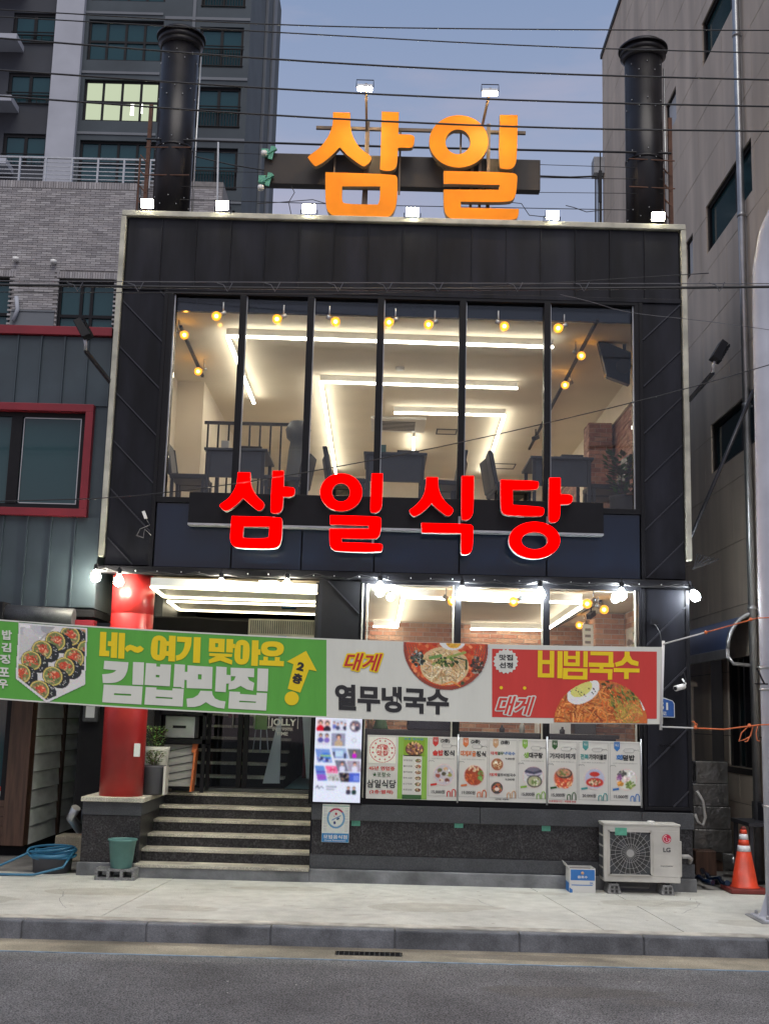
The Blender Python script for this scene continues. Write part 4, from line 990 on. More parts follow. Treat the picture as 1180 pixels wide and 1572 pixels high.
plant('potted_plant', 'small bushy plant in a grey and white pot before the tall white pot', (-2.455, .52, .785), [(.11, 0), (.12, .02), (.135, .29), (.135, .31), (.12, .31)], M['dpot'], .13, .15, 300, .03, [(1, 1, 1), (1.5, 1.1, .7), (2.5, 2.2, 1.6)])
MB().box(-2.325, .42, .79, -2.30, .60, 1.09).build('pot_shell', M['pot'], loc=(-2.31, .5, .79))
bpy.context.scene.objects['pot_shell'].parent = None
tag(bpy.context.scene.objects['pot_shell'], 'white upright side plate against the grey plant pot', 'plate')

# ------------------------------------------------------------------ entrance contents
t = thing('air_curtain', 'cream air curtain unit mounted over the entrance door', 'air curtain', (-1.2, 1.5, 2.5))
hz0, hz1 = P(430, 981, 1.45).z, P(430, 951, 1.45).z; hx0, hx1 = P(381, 960, 1.45).x, -.78
MB().box(hx0, 1.45, hz0, hx1, 1.62, hz1).build('casing', M['cream'], t, bevel=.012)
b = MB(); nn = 30; w = (hx1-hx0-.06)/nn
for k in range(nn): b.box(hx0+.03+k*w, 1.438, hz0+.06, hx0+.03+k*w+w*.42, 1.447, hz1-.02)
b.build('louvre', M['cap'], t)
MB().box(hx0+.36, 1.435, hz0+.015, hx0+.46, 1.449, hz0+.035).build('badge', M['pblue'], t)
b = MB().tube([P(233, 948, 1.5), P(300, 948, 1.5), P(340, 952, 1.5), P(384, 954, 1.5)], .007, 5); o = b.build('cable', M['wire'], loc=(-1.7, 1.5, 2.8)); tag(o, 'black cable leading to the air curtain over the door', 'cable')
p, q = P(432, 922, 1.9), P(453, 930, 1.9); o = MB().box(p.x, 1.9, 2.97, q.x, 2.1, 3.07).build('ceiling_sticker', M['pblue'], loc=p); tag(o, 'light blue box on the porch ceiling near the partition', 'box')
# cabinet behind the pots
t = thing('cabinet_stand', 'black shelf stand with a white drawer unit left inside the porch', 'shelf', (-2.28, 1.3, .785))
b = MB()
for x in (-2.52, -2.0):
    for y in (1.05, 1.45): b.box(x-.02, y-.02, .785, x+.02, y+.02, 2.25)
for z in (1.32, 1.64): b.box(-2.52, 1.03, z, -1.98, 1.47, z+.05)
b.build('frame', M['black'], t)
MB().box(-2.46, 1.1, .84, -2.12, 1.42, 1.31).build('lower_drawer', M['acg'], t, bevel=.008)
MB().box(-2.46, 1.1, 1.38, -2.12, 1.42, 1.63).build('upper_drawer', M['steel'], t, bevel=.008)
MB().box(-2.37, 1.09, 1.49, -2.22, 1.10, 1.52).build('slot', M['black'], t)
b = MB()
for k in range(5): b.bar((-2.46, 1.095, .88+k*.085), (-2.12, 1.095, .95+k*.085), .008)
b.build('stripe', M['cap'], t)
o = MB().bar((-2.12, 1.12, .79), (-2.09, 1.12, 1.26), .022, .2).bar((-2.11, 1.1, 1.22), (-2.10, 1.1, 1.33), .06, .05).build('yellow_board', M['porange'], loc=(-2.08, 1.1, .8)); tag(o, 'yellow and orange board leaning beside the shelf stand', 'board')
t = thing('white_pot', 'white flower pot on a saucer on top of the shelf stand', 'pot', (-2.26, 1.2, 1.69))
MB().lathe([(.11, .03), (.14, .22), (.145, .30), (.12, .30)], (-2.26, 1.2, 1.69), 20).build('pot', M['pot'], t); MB().lathe([(.15, 0), (.2, .03), (.19, .035)], (-2.26, 1.2, 1.69), 20).build('saucer', M['pot'], t)
# door stickers and easel behind glass
t = thing('door_decal', 'white jolly winter lettering decal on the right glass door', 'decal', (-.95, 1.72, 1.7))
def pxfn(x0, y0, x1, y1, Y):   # photo-pixel box -> box on plane Y
    p, q = P(x0, y1, Y), P(x1, y0, Y); return boxfn(p.x, p.z, q.x, q.z, Y)
text(pxfn(414, 1104, 455, 1117, 1.715), 'JOLLY', M['pwhite'], t, .03); text(pxfn(418, 1118, 450, 1123, 1.715), 'ENJOY WINTER', M['pwhite'], t, .02); text(pxfn(424, 1124, 442, 1129, 1.715), 'TIME', M['pwhite'], t, .02)
b = MB(); p, q = P(413, 1118, 1.715), P(457, 1096, 1.715)
for a in ((p.x-.01, p.z, p.x, q.z), (q.x, p.z, q.x+.01, q.z)): b.box(a[0], 1.712, a[1], a[2], 1.715, a[3])
b.build('frame_line', M['pwhite'], t)
t = thing('easel_sign', 'yellow green notice on a thin white easel behind the glass door', 'easel', (-1.27, 2.1, .76))
p, q = P(391, 1120, 2.1), P(411, 1085, 2.1); MB().box(p.x, 2.08, p.z, q.x, 2.1, q.z).build('notice', M['plgreen'], t)
b = MB()
for dx in (-.06, .0, .06): b.bar(((p.x+q.x)/2+dx*.6, 2.12, q.z), ((p.x+q.x)/2+dx*1.6, 2.12+abs(dx), p.z-.28), .012)
b.build('leg', M['steel'], t)
o = MB().box(-1.86, 2.0, 1.62, -1.74, 2.02, 2.1).build('red_banner', M['redtrim'], loc=(-1.8, 2, 1.6)); tag(o, 'dark red hanging strip behind the left glass door', 'hanging')
for k, (x, h) in enumerate(((-1.02, .5), (-.86, .62))):
    o = MB().box(x-.08, 4.6, .78, x+.08, 4.9, .76+h+.25).build('crate_stack', [M['redtrim'], M['furn']][k], loc=(x, 3.7, .76)); tag(o, ['dark red crates deep inside the right glass door', 'black stacked crates deep inside the right glass door'][k], 'crates')

# ------------------------------------------------------------------ kitchen things seen through the ground floor window
t = thing('counter', 'dark counter along the inside of the ground floor window', 'counter', (1.2, 1.2, .74))
MB().box(-.45, .9, .74, 2.65, 1.4, 1.50).build('body', M['furn'], t); MB().box(-.5, .88, 1.50, 2.68, 1.42, 1.54).build('worktop', M['cap'], t)
o = MB().box(.30, 1.0, 1.54, .86, 1.25, 1.69).box(.45, .99, 1.69, .7, 1.2, 1.73).build('blue_cooler', M['navy'], loc=(.55, 1.1, 1.54), bevel=.02); tag(o, 'dark blue box on the counter in the left window pane', 'box')
t = thing('range_hood', 'grey metal range hood behind the left window pane', 'range hood', (.15, 2.0, 1.9))
MB().hexa([(-.35, 1.6, 1.66), (.75, 1.6, 1.66), (.75, 2.4, 1.66), (-.35, 2.4, 1.66), (-.05, 1.8, 2.1), (.45, 1.8, 2.1), (.45, 2.2, 2.1), (-.05, 2.2, 2.1)]).build('hood', M['cap'], t)
o = MB().lathe([(.09, 1.54), (.085, 1.56), (.012, 1.80)], (.0, 1.1, 0), 14).build('felt_tree', M['pgreen'], loc=(0, 1.1, 1.54)); tag(o, 'small dark cone shaped tree ornament on the counter', 'ornament')
for k in range(7):
    x = -.3+.09*k+(.0 if k < 3 else 1.0+.14*k); h = .06+.05*((k*7) % 3)
    o = MB().lathe([(.03, 1.54), (.032, 1.54+h*.7), (.014, 1.54+h), (.014, 1.56+h)], (x, 1.12, 0), 10).build('bottle', [M['furn'], M['pot'], M['ptan']][k % 3], loc=(x, 1.12, 1.54)); tag(o, 'small bottle on the window counter, %s from the left end' % ['first', 'second', 'third', 'fourth', 'fifth', 'sixth', 'seventh'][k], 'bottle', 'bottles on the window counter')
o = MB().box(1.95, 2.2, .74, 2.35, 2.6, 2.15).build('white_fridge', M['white'], loc=(2.1, 2.4, .74), bevel=.01); tag(o, 'white fridge behind the right window pane', 'fridge')
o = MB().box(2.40, 2.2, .74, 2.66, 2.55, 2.1).build('grey_locker', M['cap'], loc=(2.5, 2.4, .74), bevel=.01); tag(o, 'grey cabinet beside the white fridge', 'cabinet')
cv = Canvas(20, 70, (190, 185, 175)); 
for k in range(9): cv.rect(5, 5+k*7, 15, 8+k*7, (90, 80, 75))
t = thing('wall_poster', 'narrow printed poster on the brick wall left of the brick pillar', 'poster', (2.62, 2.7, 2.3)); cv.sheet(boxfn(2.56, 2.12, 2.70, 2.92, 2.58), 'print', t)
cv = Canvas(30, 60, (170, 160, 148)); cv.bits(15, 30, 13, 28, [(120, 90, 80), (90, 70, 66), (200, 190, 180)], 60, 3)
t = thing('wall_poster', 'large pale poster on the right wall beyond the brick pillar', 'poster', (3.08, 1.2, 2.3)); cv.sheet(lambda a, b_: (3.085, 2.4-a*1.2, 2.1+b_*.75), 'print', t)

# ------------------------------------------------------------------ screen, plaque, menus on the facade
SY = -.10
p0, p1 = P(480, 1231, SY), P(556, 1100, SY)
t = thing('led_poster_screen', 'bright upright screen of photo collage left of the ground floor window', 'screen', ((p0.x+p1.x)/2, SY, p0.z))
zt_ = 1.78
MB().box(p0.x-.02, SY, p0.z-.02, p1.x+.02, -.035, zt_+.03).build('casing', M['black'], t, bevel=.004)
cv = Canvas(76, 150, (225, 230, 248))
skin, hair = (225, 170, 150), (50, 40, 45)
def person(x, y, s, shirt):
    cv.ell(x, y-s*.1, s*.62, s*.72, hair); cv.ell(x, y+s*.1, s*.5, s*.6, skin); cv.ell(x, y+s*1.7, s*1.1, s*1.05, shirt)
def tile(x0, y0, x1, y1, bgc, sk=0):
    cv.m = np.zeros((cv.h, cv.w), bool); y = (cv.yy-y0)/(y1-y0); cv.m = (cv.yy >= y0) & (cv.yy < y1) & (cv.xx >= x0+sk*y) & (cv.xx < x1+sk*y); cv.put(cv.m, bgc)
o_ = 22
tile(2, 2, 72, 18, (170, 160, 180)); [cv.ell(random.uniform(4, 70), random.uniform(4, 16), 3, 3, random.choice([(120, 100, 150), skin, (90, 90, 130)])) for _ in range(20)]
tile(2, o_+0, 25, o_+18, (235, 200, 205)); person(8, o_+5, 5.5, (210, 30, 50)); person(19, o_+6, 5.5, (50, 40, 55))
tile(28, o_, 50, o_+18, (200, 205, 225)); [person(30+6*k, o_+5+(k % 2)*2, 3, [(110, 120, 190), (80, 80, 110), (220, 220, 240), (60, 60, 80)][k]) for k in range(4)]
cv.m[:] = True; cv.ell(64, o_+9, 9, 9, (120, 110, 125)); person(61, o_+6, 3, (230, 220, 220)); person(67, o_+7, 3, (70, 70, 90))
tile(4, o_+21, 24, o_+40, (215, 215, 230)); person(9, o_+25, 4, (90, 90, 160)); person(19, o_+25, 4, (130, 110, 190))
tile(27, o_+21, 49, o_+41, (150, 150, 175)); person(38, o_+27, 6, (190, 165, 140))
cv.m[:] = True; cv.ell(63, o_+31, 4, 4, (190, 195, 205)); cv.ell(63, o_+31, 2.6, 2.6, (225, 230, 240))
tile(1, o_+46, 24, o_+67, (120, 150, 215), 5); cv.ell(18, o_+57, 9, 6, (70, 120, 215)); cv.rect(10, o_+55, 28, o_+58, (150, 190, 140)); cv.bits(14, o_+63, 14, 5, [(90, 90, 170), (60, 60, 110), (200, 200, 230)], 18, 2)
tile(27, o_+44, 50, o_+60, (150, 170, 215), 5); cv.rect(34, o_+48, 46, o_+57, (190, 215, 240)); cv.rect(30, o_+50, 33, o_+60, (60, 60, 90)); cv.rect(48, o_+52, 51, o_+60, (60, 60, 90))
tile(53, o_+45, 74, o_+60, (110, 110, 120), 4); person(64, o_+49, 3.6, (200, 40, 200))
tile(33, o_+63, 50, o_+80, (120, 120, 140), 5); person(45, o_+68, 4.5, (215, 215, 240))
tile(52, o_+63, 73, o_+80, (170, 160, 180), 3); person(65, o_+68, 4.5, (220, 220, 240))
tile(1, o_+72, 16, o_+95, (100, 140, 210), 6); cv.ell(10, o_+89, 12, 5, (150, 90, 200)); cv.rect(0, o_+80, 26, o_+83, (90, 90, 190))
tile(18, o_+72, 36, o_+83, (240, 110, 160), 3); cv.bits(28, o_+78, 8, 4, [(250, 170, 200), (230, 70, 120)], 12, 2)
tile(21, o_+84, 40, o_+95, (190, 190, 195), 3); cv.bits(31, o_+90, 9, 4, [(120, 120, 120), (220, 220, 215)], 14, 1.6)
tile(40, o_+82, 56, o_+96, (60, 55, 65), 4); cv.bits(50, o_+88, 7, 5, [(140, 120, 110), (30, 30, 40)], 12, 2)
tile(57, o_+82, 74, o_+96, (80, 100, 200), 0); cv.rect(64, o_+86, 73, o_+94, (120, 140, 230))
cv.m[:] = True
cv.line([(4, o_+106), (7, o_+102), (9, o_+107), (13, o_+103), (16, o_+106)], 1, (60, 60, 80)); cv.rect(21, o_+103, 38, o_+104.5, (150, 155, 170)); cv.rect(21, o_+107, 34, o_+108.5, (160, 165, 180))
person(56, o_+105, 3.5, (60, 60, 80)); person(65, o_+105, 3.5, (40, 60, 60)); cv.m[:] = True
cv.blur(2).sheet(boxfn(p0.x, p0.z, p1.x, zt_, SY-.003), 'picture', t, M['screen'])
# award plaque
t = thing('award_plaque', 'white and blue plaque with a round spoon emblem on the granite below the screen', 'plaque', (-.43, -.08, .4))
p, q = P(493, 1293, -.09), P(537, 1232, -.09)
MB().box(p.x, -.092, p.z, q.x, -.072, q.z).build('plate', M['board'], t, bevel=.002)
cv = Canvas(66, 90, (205, 208, 200)); cv.rect(0, 8, 66, 10, (110, 150, 140))
for k in range(16): cv.rect(3, 14+k*3.4, 12, 15+k*3.4, (165, 165, 165)); cv.rect(55, 14+k*3.4, 63, 15+k*3.4, (165, 165, 165))
cv.ell(33, 36, 22, 23, (92, 140, 180)); cv.m = cv.yy < 23; cv.ell(33, 36, 22, 23, (165, 40, 75)); cv.m[:] = True; cv.ell(33, 36, 17.5, 18.5, (205, 208, 200))
cv.ell(33, 26, 3, 3, (165, 30, 60)); cv.line([(24, 40), (44, 30)], 2, (80, 120, 175)); cv.ell(38, 37, 4, 2, (40, 70, 110), -.4); cv.ell(30, 46, 3, 3.6, (30, 40, 110)); cv.rect(0, 70, 66, 90, (45, 125, 180)); cv.line([(27, 31), (30, 32)], 1.5, (190, 110, 130))
cv.sheet(boxfn(p.x+.003, p.z+.003, q.x-.003, q.z-.003, -.0935), 'print', t)
text(boxfn(p.x+.02, p.z+.035, q.x-.02, p.z+.075, -.096), '모범음식점', M['pwhite'], t, .02); text(boxfn(p.x+.03, p.z+.012, q.x-.03, p.z+.027, -.096), 'Good Restaurant', M['pwhite'], t, .01)
text(boxfn(-.50, .585, -.37, .60, -.096), '모범업소', M['pwhite'], t, .01) if False else None
# bits of green tape on the granite
for i, (u, v, l) in enumerate(((546, 1264, 'green tape square on the granite beside the plaque'), (704, 1267, 'green tape square on the granite below the menu boards'), (838, 1272, 'green tape square on the granite left of the white outdoor unit'))):
    p = P(u, v, -.035); o = MB().box(p.x-.045, -.034, p.z-.028, p.x+.045, -.0305, p.z+.028).build('green_tape', M['tape'], loc=p); tag(o, l, 'tape', 'green tape squares')
# menu boards
MZ0, MZ1, MY = .845, 1.492, -.075
ux = [562, 609.5, 656, 702.5, 749, 794, 839.5, 886.5, 934.5, 984]
mxs = [P(u, 1185, MY).x for u in ux]
def at_(i, a, b_): return (mxs[i]+(mxs[i+1]-mxs[i])*a, MY-.0055, MZ0+(MZ1-MZ0)*b_)
def cell(i, a0, b0, a1, b1): p, q = at_(i, a0, b0), at_(i, a1, b1); return boxfn(p[0], p[2], q[0], q[2], MY-.0055)
mb_ = []
for k, (i0, i1, l) in enumerate(((0, 3, 'left printed menu board with a red round stamp and green list below the window'), (3, 6, 'middle printed menu board with three dish panels below the window'), (6, 9, 'right printed menu board ending beside the dark strip wall'))):
    t = thing('menu_board', l, 'menu board', ((mxs[i0]+mxs[i1])/2, MY, MZ0), 'menu boards below the ground floor window')
    MB().box(mxs[i0]+.003, MY, MZ0, mxs[i1]-.003, MY+.008, MZ1).build('board_sheet', M['board'], t)
    MB().tube([(mxs[i1], MY, MZ0-.02), (mxs[i1], MY, MZ1+.03)], .009, 8).build('pole', M['steel'], t); mb_.append(t)
def T(i, s, a0, b0, a1, b1, m, off=.015): text(cell(i, a0, b0, a1, b1), s, m, mb_[i//3], off)
# panel 1: stamp and name
t = mb_[0]
cv = Canvas(64, 64, (228, 226, 216)); cv.ell(32, 32, 30, 30, (190, 60, 70)); cv.ell(32, 32, 28.6, 28.6, (228, 226, 216))
for k in range(12):
    a = 2*math.pi*(k+.5)/12
    if abs(math.sin(a)) > .25:
        x, y = 32+23*math.cos(a), 32+23*math.sin(a); pts = []
        for j in range(10): rr_ = 3.4 if j % 2 == 0 else 1.5; pts.append((x+rr_*math.sin(j*math.pi/5), y-rr_*math.cos(j*math.pi/5)))
        cv.poly(pts, (190, 50, 60))
cv.ell(32, 32, 15, 15, (190, 60, 70)); cv.ell(32, 32, 13.8, 13.8, (228, 226, 216))
p, q = at_(0, .06, .56), at_(0, .94, .97); cv.sheet(boxfn(p[0], p[2], q[0], q[2], MY-.004), 'stamp', t)
T(0, '리얼', .34, .77, .66, .85, M['pred'], .03); T(0, '맛집', .34, .68, .66, .76, M['pred'], .03)
T(0, '45년 영업중', .08, .445, .92, .51, M['pred'], .02); T(0, '★포항☆', .2, .34, .8, .42, M['pgreen'], .01); T(0, '삼일식당', .03, .17, .97, .30, M['pblack'], .02); T(0, '(2층:별채)', .12, .07, .88, .14, M['pred'], .02)
# panel 2: green list
MB().box(mxs[1]+.005, MY-.003, MZ0+.005, mxs[2]-.005, MY-.0005, MZ1-.012).build('green_panel', M['plgreen'], t)
MB().box(mxs[1]+.055, MY-.005, MZ0+.05, mxs[2]-.06, MY-.0035, MZ0+.45).build('list_panel', M['board'], t); MB().box(mxs[1]+.055, MY-.005, MZ0+.005, mxs[2]-.06, MY-.0035, MZ0+.048).build('footer', M['pgreen'], t)
cv = Canvas(60, 34, (125, 160, 40)); cv.ell(30, 19, 26, 14, (90, 60, 45)); cv.bits(30, 17, 22, 11, [(150, 95, 60), (200, 150, 100), (80, 45, 30), (120, 70, 90), (215, 175, 120)], 60, 3); p, q = at_(1, .2, .68), at_(1, .9, .94); cv.sheet(boxfn(p[0], p[2], q[0], q[2], MY-.005), 'dish_picture', t)
T(1, '우포 정김밥', .2, .935, .85, .965, M['pblue'], .02)
for k in range(6):
    b0 = .60-k*.092; T(1, ['우엉김밥', '멸치김밥', '참치김밥', '돈까스김밥', '소고기김밥', '포장김밥'][k], .2, b0, .5, b0+.028, M['pblack'], .01)
    cv = Canvas(14, 10, (228, 226, 216)); cv.ell(7, 5, 6.5, 4, (110, 70, 60)); cv.bits(7, 5, 5, 3, [(180, 120, 90), (90, 120, 60), (210, 190, 160)], 12, 1.3); p, q = at_(1, .58, b0-.02), at_(1, .78, b0+.05); cv.sheet(boxfn(p[0], p[2], q[0], q[2], MY-.0065), 'dish_picture', t)
# dish panels
def ribbon(i, m):
    a, c = at_(i, .16, .84), at_(i, .34, .99); x0, x1 = a[0], c[0]; z0, z1 = a[2], c[2]; y = MY-.0035
    MB().prism([(x0, z0+.03), ((x0+x1)/2, z0), (x1, z0+.03), (x1, z1), (x0, z1)], y-.001, y).build('ribbon', m, mb_[i//3]); text(boxfn(x0+.012, z0+.05, x1-.012, z0+.075, y-.002), '특선', M['pwhite'], mb_[i//3], .01)
def cloud(i, a, b_):
    c = at_(i, a, b_); MB().tube([(c[0]-.03, c[1]+.002, c[2]), (c[0]-.015, c[1]+.002, c[2]+.014), (c[0], c[1]+.002, c[2]+.008), (c[0]+.016, c[1]+.002, c[2]+.016), (c[0]+.03, c[1]+.002, c[2])], .0025, 4).build('cloud_line', M['pgrey'], mb_[i//3])
def mascot(i, m):    # small line motif in the lower right corner
    c = at_(i, .80, .10); b = MB(); y = MY-.004
    b.tube([(c[0]-.045, y, c[2]-.025), (c[0]-.045, y, c[2]+.015), (c[0]-.035, y, c[2]+.03), (c[0]-.02, y, c[2]+.03), (c[0]-.012, y, c[2]+.015), (c[0]-.012, y, c[2]-.025)], .005, 4)
    b.tube([(c[0]+.005, y, c[2]-.025), (c[0]+.005, y, c[2]+.025), (c[0]+.015, y, c[2]+.05), (c[0]+.03, y, c[2]+.05), (c[0]+.042, y, c[2]+.03), (c[0]+.042, y, c[2]-.025)], .005, 4); b.build('line_motif', m, mb_[i//3])
def dish(i, cx_, cy_, r, fn, name='dish_picture'):
    cv = Canvas(44, 44, (228, 226, 216)); cv.ell(22, 22, 21.5, 21.5, (215, 180, 175)); cv.ell(22, 22, 20, 20, (205, 205, 205)); fn(cv); cv.blur(1)
    c = at_(i, cx_, cy_); cv.sheet(boxfn(c[0]-r, c[2]-r, c[0]+r, c[2]+r, MY-.004), name, mb_[i//3], keep=((cv.xx-22)**2+(cv.yy-22)**2 < 22**2))
def d3(c): c.ell(22, 22, 19, 19, (185, 180, 190)); [c.ell(22+12*math.cos(k), 22+12*math.sin(k), 4.6, 3.6, q) for k, q in enumerate([(150, 150, 70), (110, 60, 50), (220, 200, 180), (150, 70, 60), (90, 100, 60), (200, 160, 120)])]; c.ell(22, 20, 4.5, 3.5, (70, 70, 50)); c.bits(22, 22, 16, 16, [(150, 60, 50), (230, 230, 230)], 22, 1.4)
def d4(c): c.ell(22, 22, 19, 19, (150, 60, 35)); c.bits(16, 26, 11, 11, [(200, 90, 40), (170, 60, 25), (215, 120, 60)], 50, 2.6, .8, .45); c.bits(34, 22, 5, 10, [(90, 140, 60), (120, 170, 80)], 22, 2.2); c.bits(20, 9, 10, 5, [(225, 210, 190), (210, 180, 140)], 22, 2)
def d5(c): c.ell(22, 22, 19, 19, (150, 90, 60)); c.bits(22, 22, 14, 13, [(225, 205, 170), (205, 180, 140), (160, 90, 50)], 50, 2.5); c.ell(18, 16, 5, 4, (240, 235, 220))
def d5b(c): c.ell(22, 22, 19, 19, (60, 55, 55)); c.bits(22, 22, 15, 14, [(110, 130, 70), (190, 90, 60), (90, 60, 90), (170, 80, 50)], 50, 2.4); c.ell(22, 26, 8, 6, (220, 200, 190)); c.line([(22, 10), (36, 30)], 3, (205, 95, 60))
def d6(c): c.ell(22, 12, 17, 10, (110, 105, 125)); c.line([(6, 10), (22, 14), (38, 9)], 4, (60, 60, 85)); c.line([(8, 16), (24, 18), (38, 14)], 3, (190, 185, 200)); c.ell(24, 30, 15, 12, (60, 60, 60)); c.ell(24, 30, 13, 10, (165, 165, 130)); c.bits(26, 31, 9, 6, [(100, 130, 60), (220, 220, 200)], 26, 1.8)
def d7(c): c.ell(22, 22, 19, 19, (190, 90, 60)); c.bits(22, 30, 17, 12, [(215, 100, 60), (200, 60, 40), (230, 190, 140)], 60, 2.2); c.ell(23, 13, 16, 10, (70, 50, 45)); c.ell(22, 12, 14, 8, (185, 140, 110)); c.bits(22, 12, 10, 6, [(210, 120, 80), (120, 130, 70)], 20, 2)
def d8(c): c.ell(22, 22, 19, 19, (175, 180, 205)); c.ell(22, 13, 10, 4.5, (190, 40, 30)); c.line([(22, 12), (22, 25)], 1.6, (200, 60, 40)); c.ell(22, 29, 17, 9, (190, 40, 30)); c.bits(22, 29, 11, 6, [(225, 200, 170), (200, 170, 120), (110, 80, 50)], 34, 2)
def d9(c): c.ell(22, 22, 19, 19, (215, 215, 205)); c.bits(13, 10, 8, 6, [(60, 60, 62), (90, 90, 90)], 26, 2); c.bits(31, 12, 7, 7, [(235, 235, 235)], 20, 2.4); c.bits(8, 19, 5, 6, [(150, 90, 150)], 18, 1.8); c.bits(10, 31, 6, 6, [(220, 150, 60)], 20, 2); c.bits(29, 32, 9, 8, [(110, 140, 60), (150, 170, 90)], 34, 2); c.bits(21, 21, 7, 6, [(235, 215, 215), (225, 190, 195)], 22, 2)
pc = [None, None, M['pred'], M['porange'], M['ptan'], M['plgreen'], M['pgreen'], M['pteal'], M['pblue']]
for i, (s1, s2, pr, fn) in {2: ('솥밥', '정식', '15,000원', d3), 3: ('대게짜글', '정식', '19,000원', d4), 5: ('생', '대구탕', '15,000원', d6), 6: ('', '가자미찌개', '15,000원', d7), 7: ('전복', '가자미물회', '20,000원', d8), 8: ('회', '덮밥', '15,000원', d9)}.items():
    ribbon(i, pc[i]); mascot(i, pc[i]); cloud(i, .85, .85); cloud(i, .12, .60)
    if i < 4: T(i, '(2층)', .42, .90, .72, .97, M['pblack'], .04)
    MB().tube([at_(i, .45, .86), at_(i, .5, .89), at_(i, .75, .89), at_(i, .8, .86), at_(i, .75, .83), at_(i, .5, .83), at_(i, .45, .86)], .002, 4).build('speech_outline', M['pgrey'], mb_[i//3])
    w = {2: .5, 3: .62, 5: .28, 6: .05, 7: .33, 8: .36}[i]; xa, xb = (.08, .92) if i != 8 else (.22, .80)
    if i == 5: xa, xb = .2, .85
    if i == 2: xa, xb = .16, .88
    if s1: T(i, s1, xa, .70, xa+(xb-xa)*w-.01, .79, pc[i], .04)
    T(i, s2, xa+((xb-xa)*w if s1 else 0), .70, xb, .79, M['pblack'] if i != 6 else M['dtext'], .04)
    T(i, '신선한 재료로 정성껏 준비했습니다', .12, .645, .88, .665, M['pgrey'], .01)
    dish(i, .53, .405, .112, fn); T(i, pr, .14, .10, .58, .165, M['dtext'], .02)
    c = at_(i, .2, .245); MB().bar((c[0]-.03, MY-.006, c[2]-.004), (c[0]+.035, MY-.006, c[2]+.006), .001, .02).build('tag_ribbon', pc[i], mb_[i//3])
i = 4; ribbon(i, M['ptan']); mascot(i, M['ptan']); T(i, '(2층)', .42, .90, .72, .97, M['pblack'], .04)
T(i, '대게', .08, .735, .30, .79, M['pred'], .03); T(i, '열무', .31, .735, .52, .79, M['pgreen'], .03); T(i, '냉국수', .53, .735, .92, .79, M['pblue'], .03); T(i, '9,000원', .58, .66, .90, .70, M['dtext'], .02)
T(i, '대게', .06, .40, .30, .45, M['pred'], .03); T(i, '열무비빔국수', .31, .40, .94, .45, M['dtext'], .03); T(i, '9,000원', .58, .335, .90, .375, M['dtext'], .02)
dish(4, .30, .59, .068, d5); dish(4, .30, .22, .068, d5b); T(4, '※선주문 · 계절메뉴', .25, .03, .72, .055, M['pblack'], .02); T(6, '도로영업시간 : 계절별 변동', .06, .02, .94, .05, M['pred'], .02)
for i in range(2, 9):
    b = MB()
    for a in ((.03, .03, .03, .97), (.97, .03, .97, .97), (.03, .03, .97, .03), (.03, .97, .97, .97)): b.bar(at_(i, a[0], a[1]+(.04 if a[1] < .5 else 0)), at_(i, a[2], a[3]+(.04 if a[3] < .5 else 0)), .0025)
    b.build('frame_line', M['pgrey'], mb_[i//3])

# ------------------------------------------------------------------ street banner
BY = -1.5
def rip(x): return .007*math.sin(x*1.9+.6)+.0016*math.sin(x*5.3)+(.016*math.exp(-((x-2.535)/.042)**2) if x > 2.3 else 0)
def BP(u, v, off=0.):
    q = P(u, v, BY); return Vector((q.x, BY+rip(q.x)-off, q.z))
bn = thing('street_banner', 'long printed banner in green, white and red stretched across the front on orange ropes', 'banner', (-.4, BY, 2.0))
def top(u): return 951+.0745*u-.0000322*u*u
def bot(u): return 1074+.0745*u-.0000365*u*u
def strip_b(u0, u1, f0, f1, m, name, off=0., n=None):
    n = n or max(2, int((u1-u0)/9)); b = MB(); V = []
    for i in range(n+1):
        u = u0+(u1-u0)*i/n
        for j in range(5): f = f0+(f1-f0)*j/4; V.append(BP(u-(0 if u0 > 60 else 0), top(u)+(bot(u)-top(u))*f, off))
    b.add(V, [(i*5+j, i*5+j+1, (i+1)*5+j+1, (i+1)*5+j) for i in range(n) for j in range(4)], True)
    return b.build(name, m, bn)
strip_b(-60, 501, 0, 1, M['green'], 'green_cloth'); strip_b(501, 756, 0, 1, M['bwhite'], 'white_cloth'); strip_b(756, 1017, 0, 1, M['bwhite'], 'right_cloth')
strip_b(755, 1008, .06, .93, M['bred'], 'red_cloth', .002); strip_b(-60, 501, 0, .018, M['bwhite'], 'hem', .002); strip_b(-60, 501, .982, 1, M['bwhite'], 'hem', .002)
p, q = BP(1018, 984), BP(1014, 1121); MB().tube([p, q], .013, 8).build('end_pole', M['white'], bn)
bi = [0]
def BPOLY(reg, loops, m, name='lettering', off=.0045):
    bi[0] += 1; L_ = []
    for lp in loops: L_.append([(lambda w: (w.x, w.z))(P(*zp(x, y, *reg), BY)) for x, y in lp])
    v, f = shape_mesh(L_, 0); o2 = off+.0002*(bi[0] % 6); b = MB(); b.add([(x, BY+rip(x)-o2, y) for x, y, z in v], f); return b.build(name, m, bn)
def merge_letters(reg, polys, m):
    b = MB()
    for k, loops in enumerate(polys):
        L_ = []
        for lp in loops: L_.append([(lambda w: (w.x, w.z))(P(*zp(x, y, *reg), BY)) for x, y in lp])
        v, f = shape_mesh(L_, 0); o2 = .0045+.0003*(k % 5); b.add([(x, BY+rip(x)-o2, y) for x, y, z in v], f)
    return b.build('lettering', m, bn)
def R(x0, y0, x1, y1, sk=-.035, sl=.045):   # bar: slightly leaning with the banner's slope, in zoom pixels
    h = y1-y0; return [(x0, y0), (x1, y0+(x1-x0)*sl), (x1+h*sk, y1+(x1-x0)*sl), (x0+h*sk, y1)]
g1 = (140, 960, 7.375); g2 = (280, 970, 5.364)
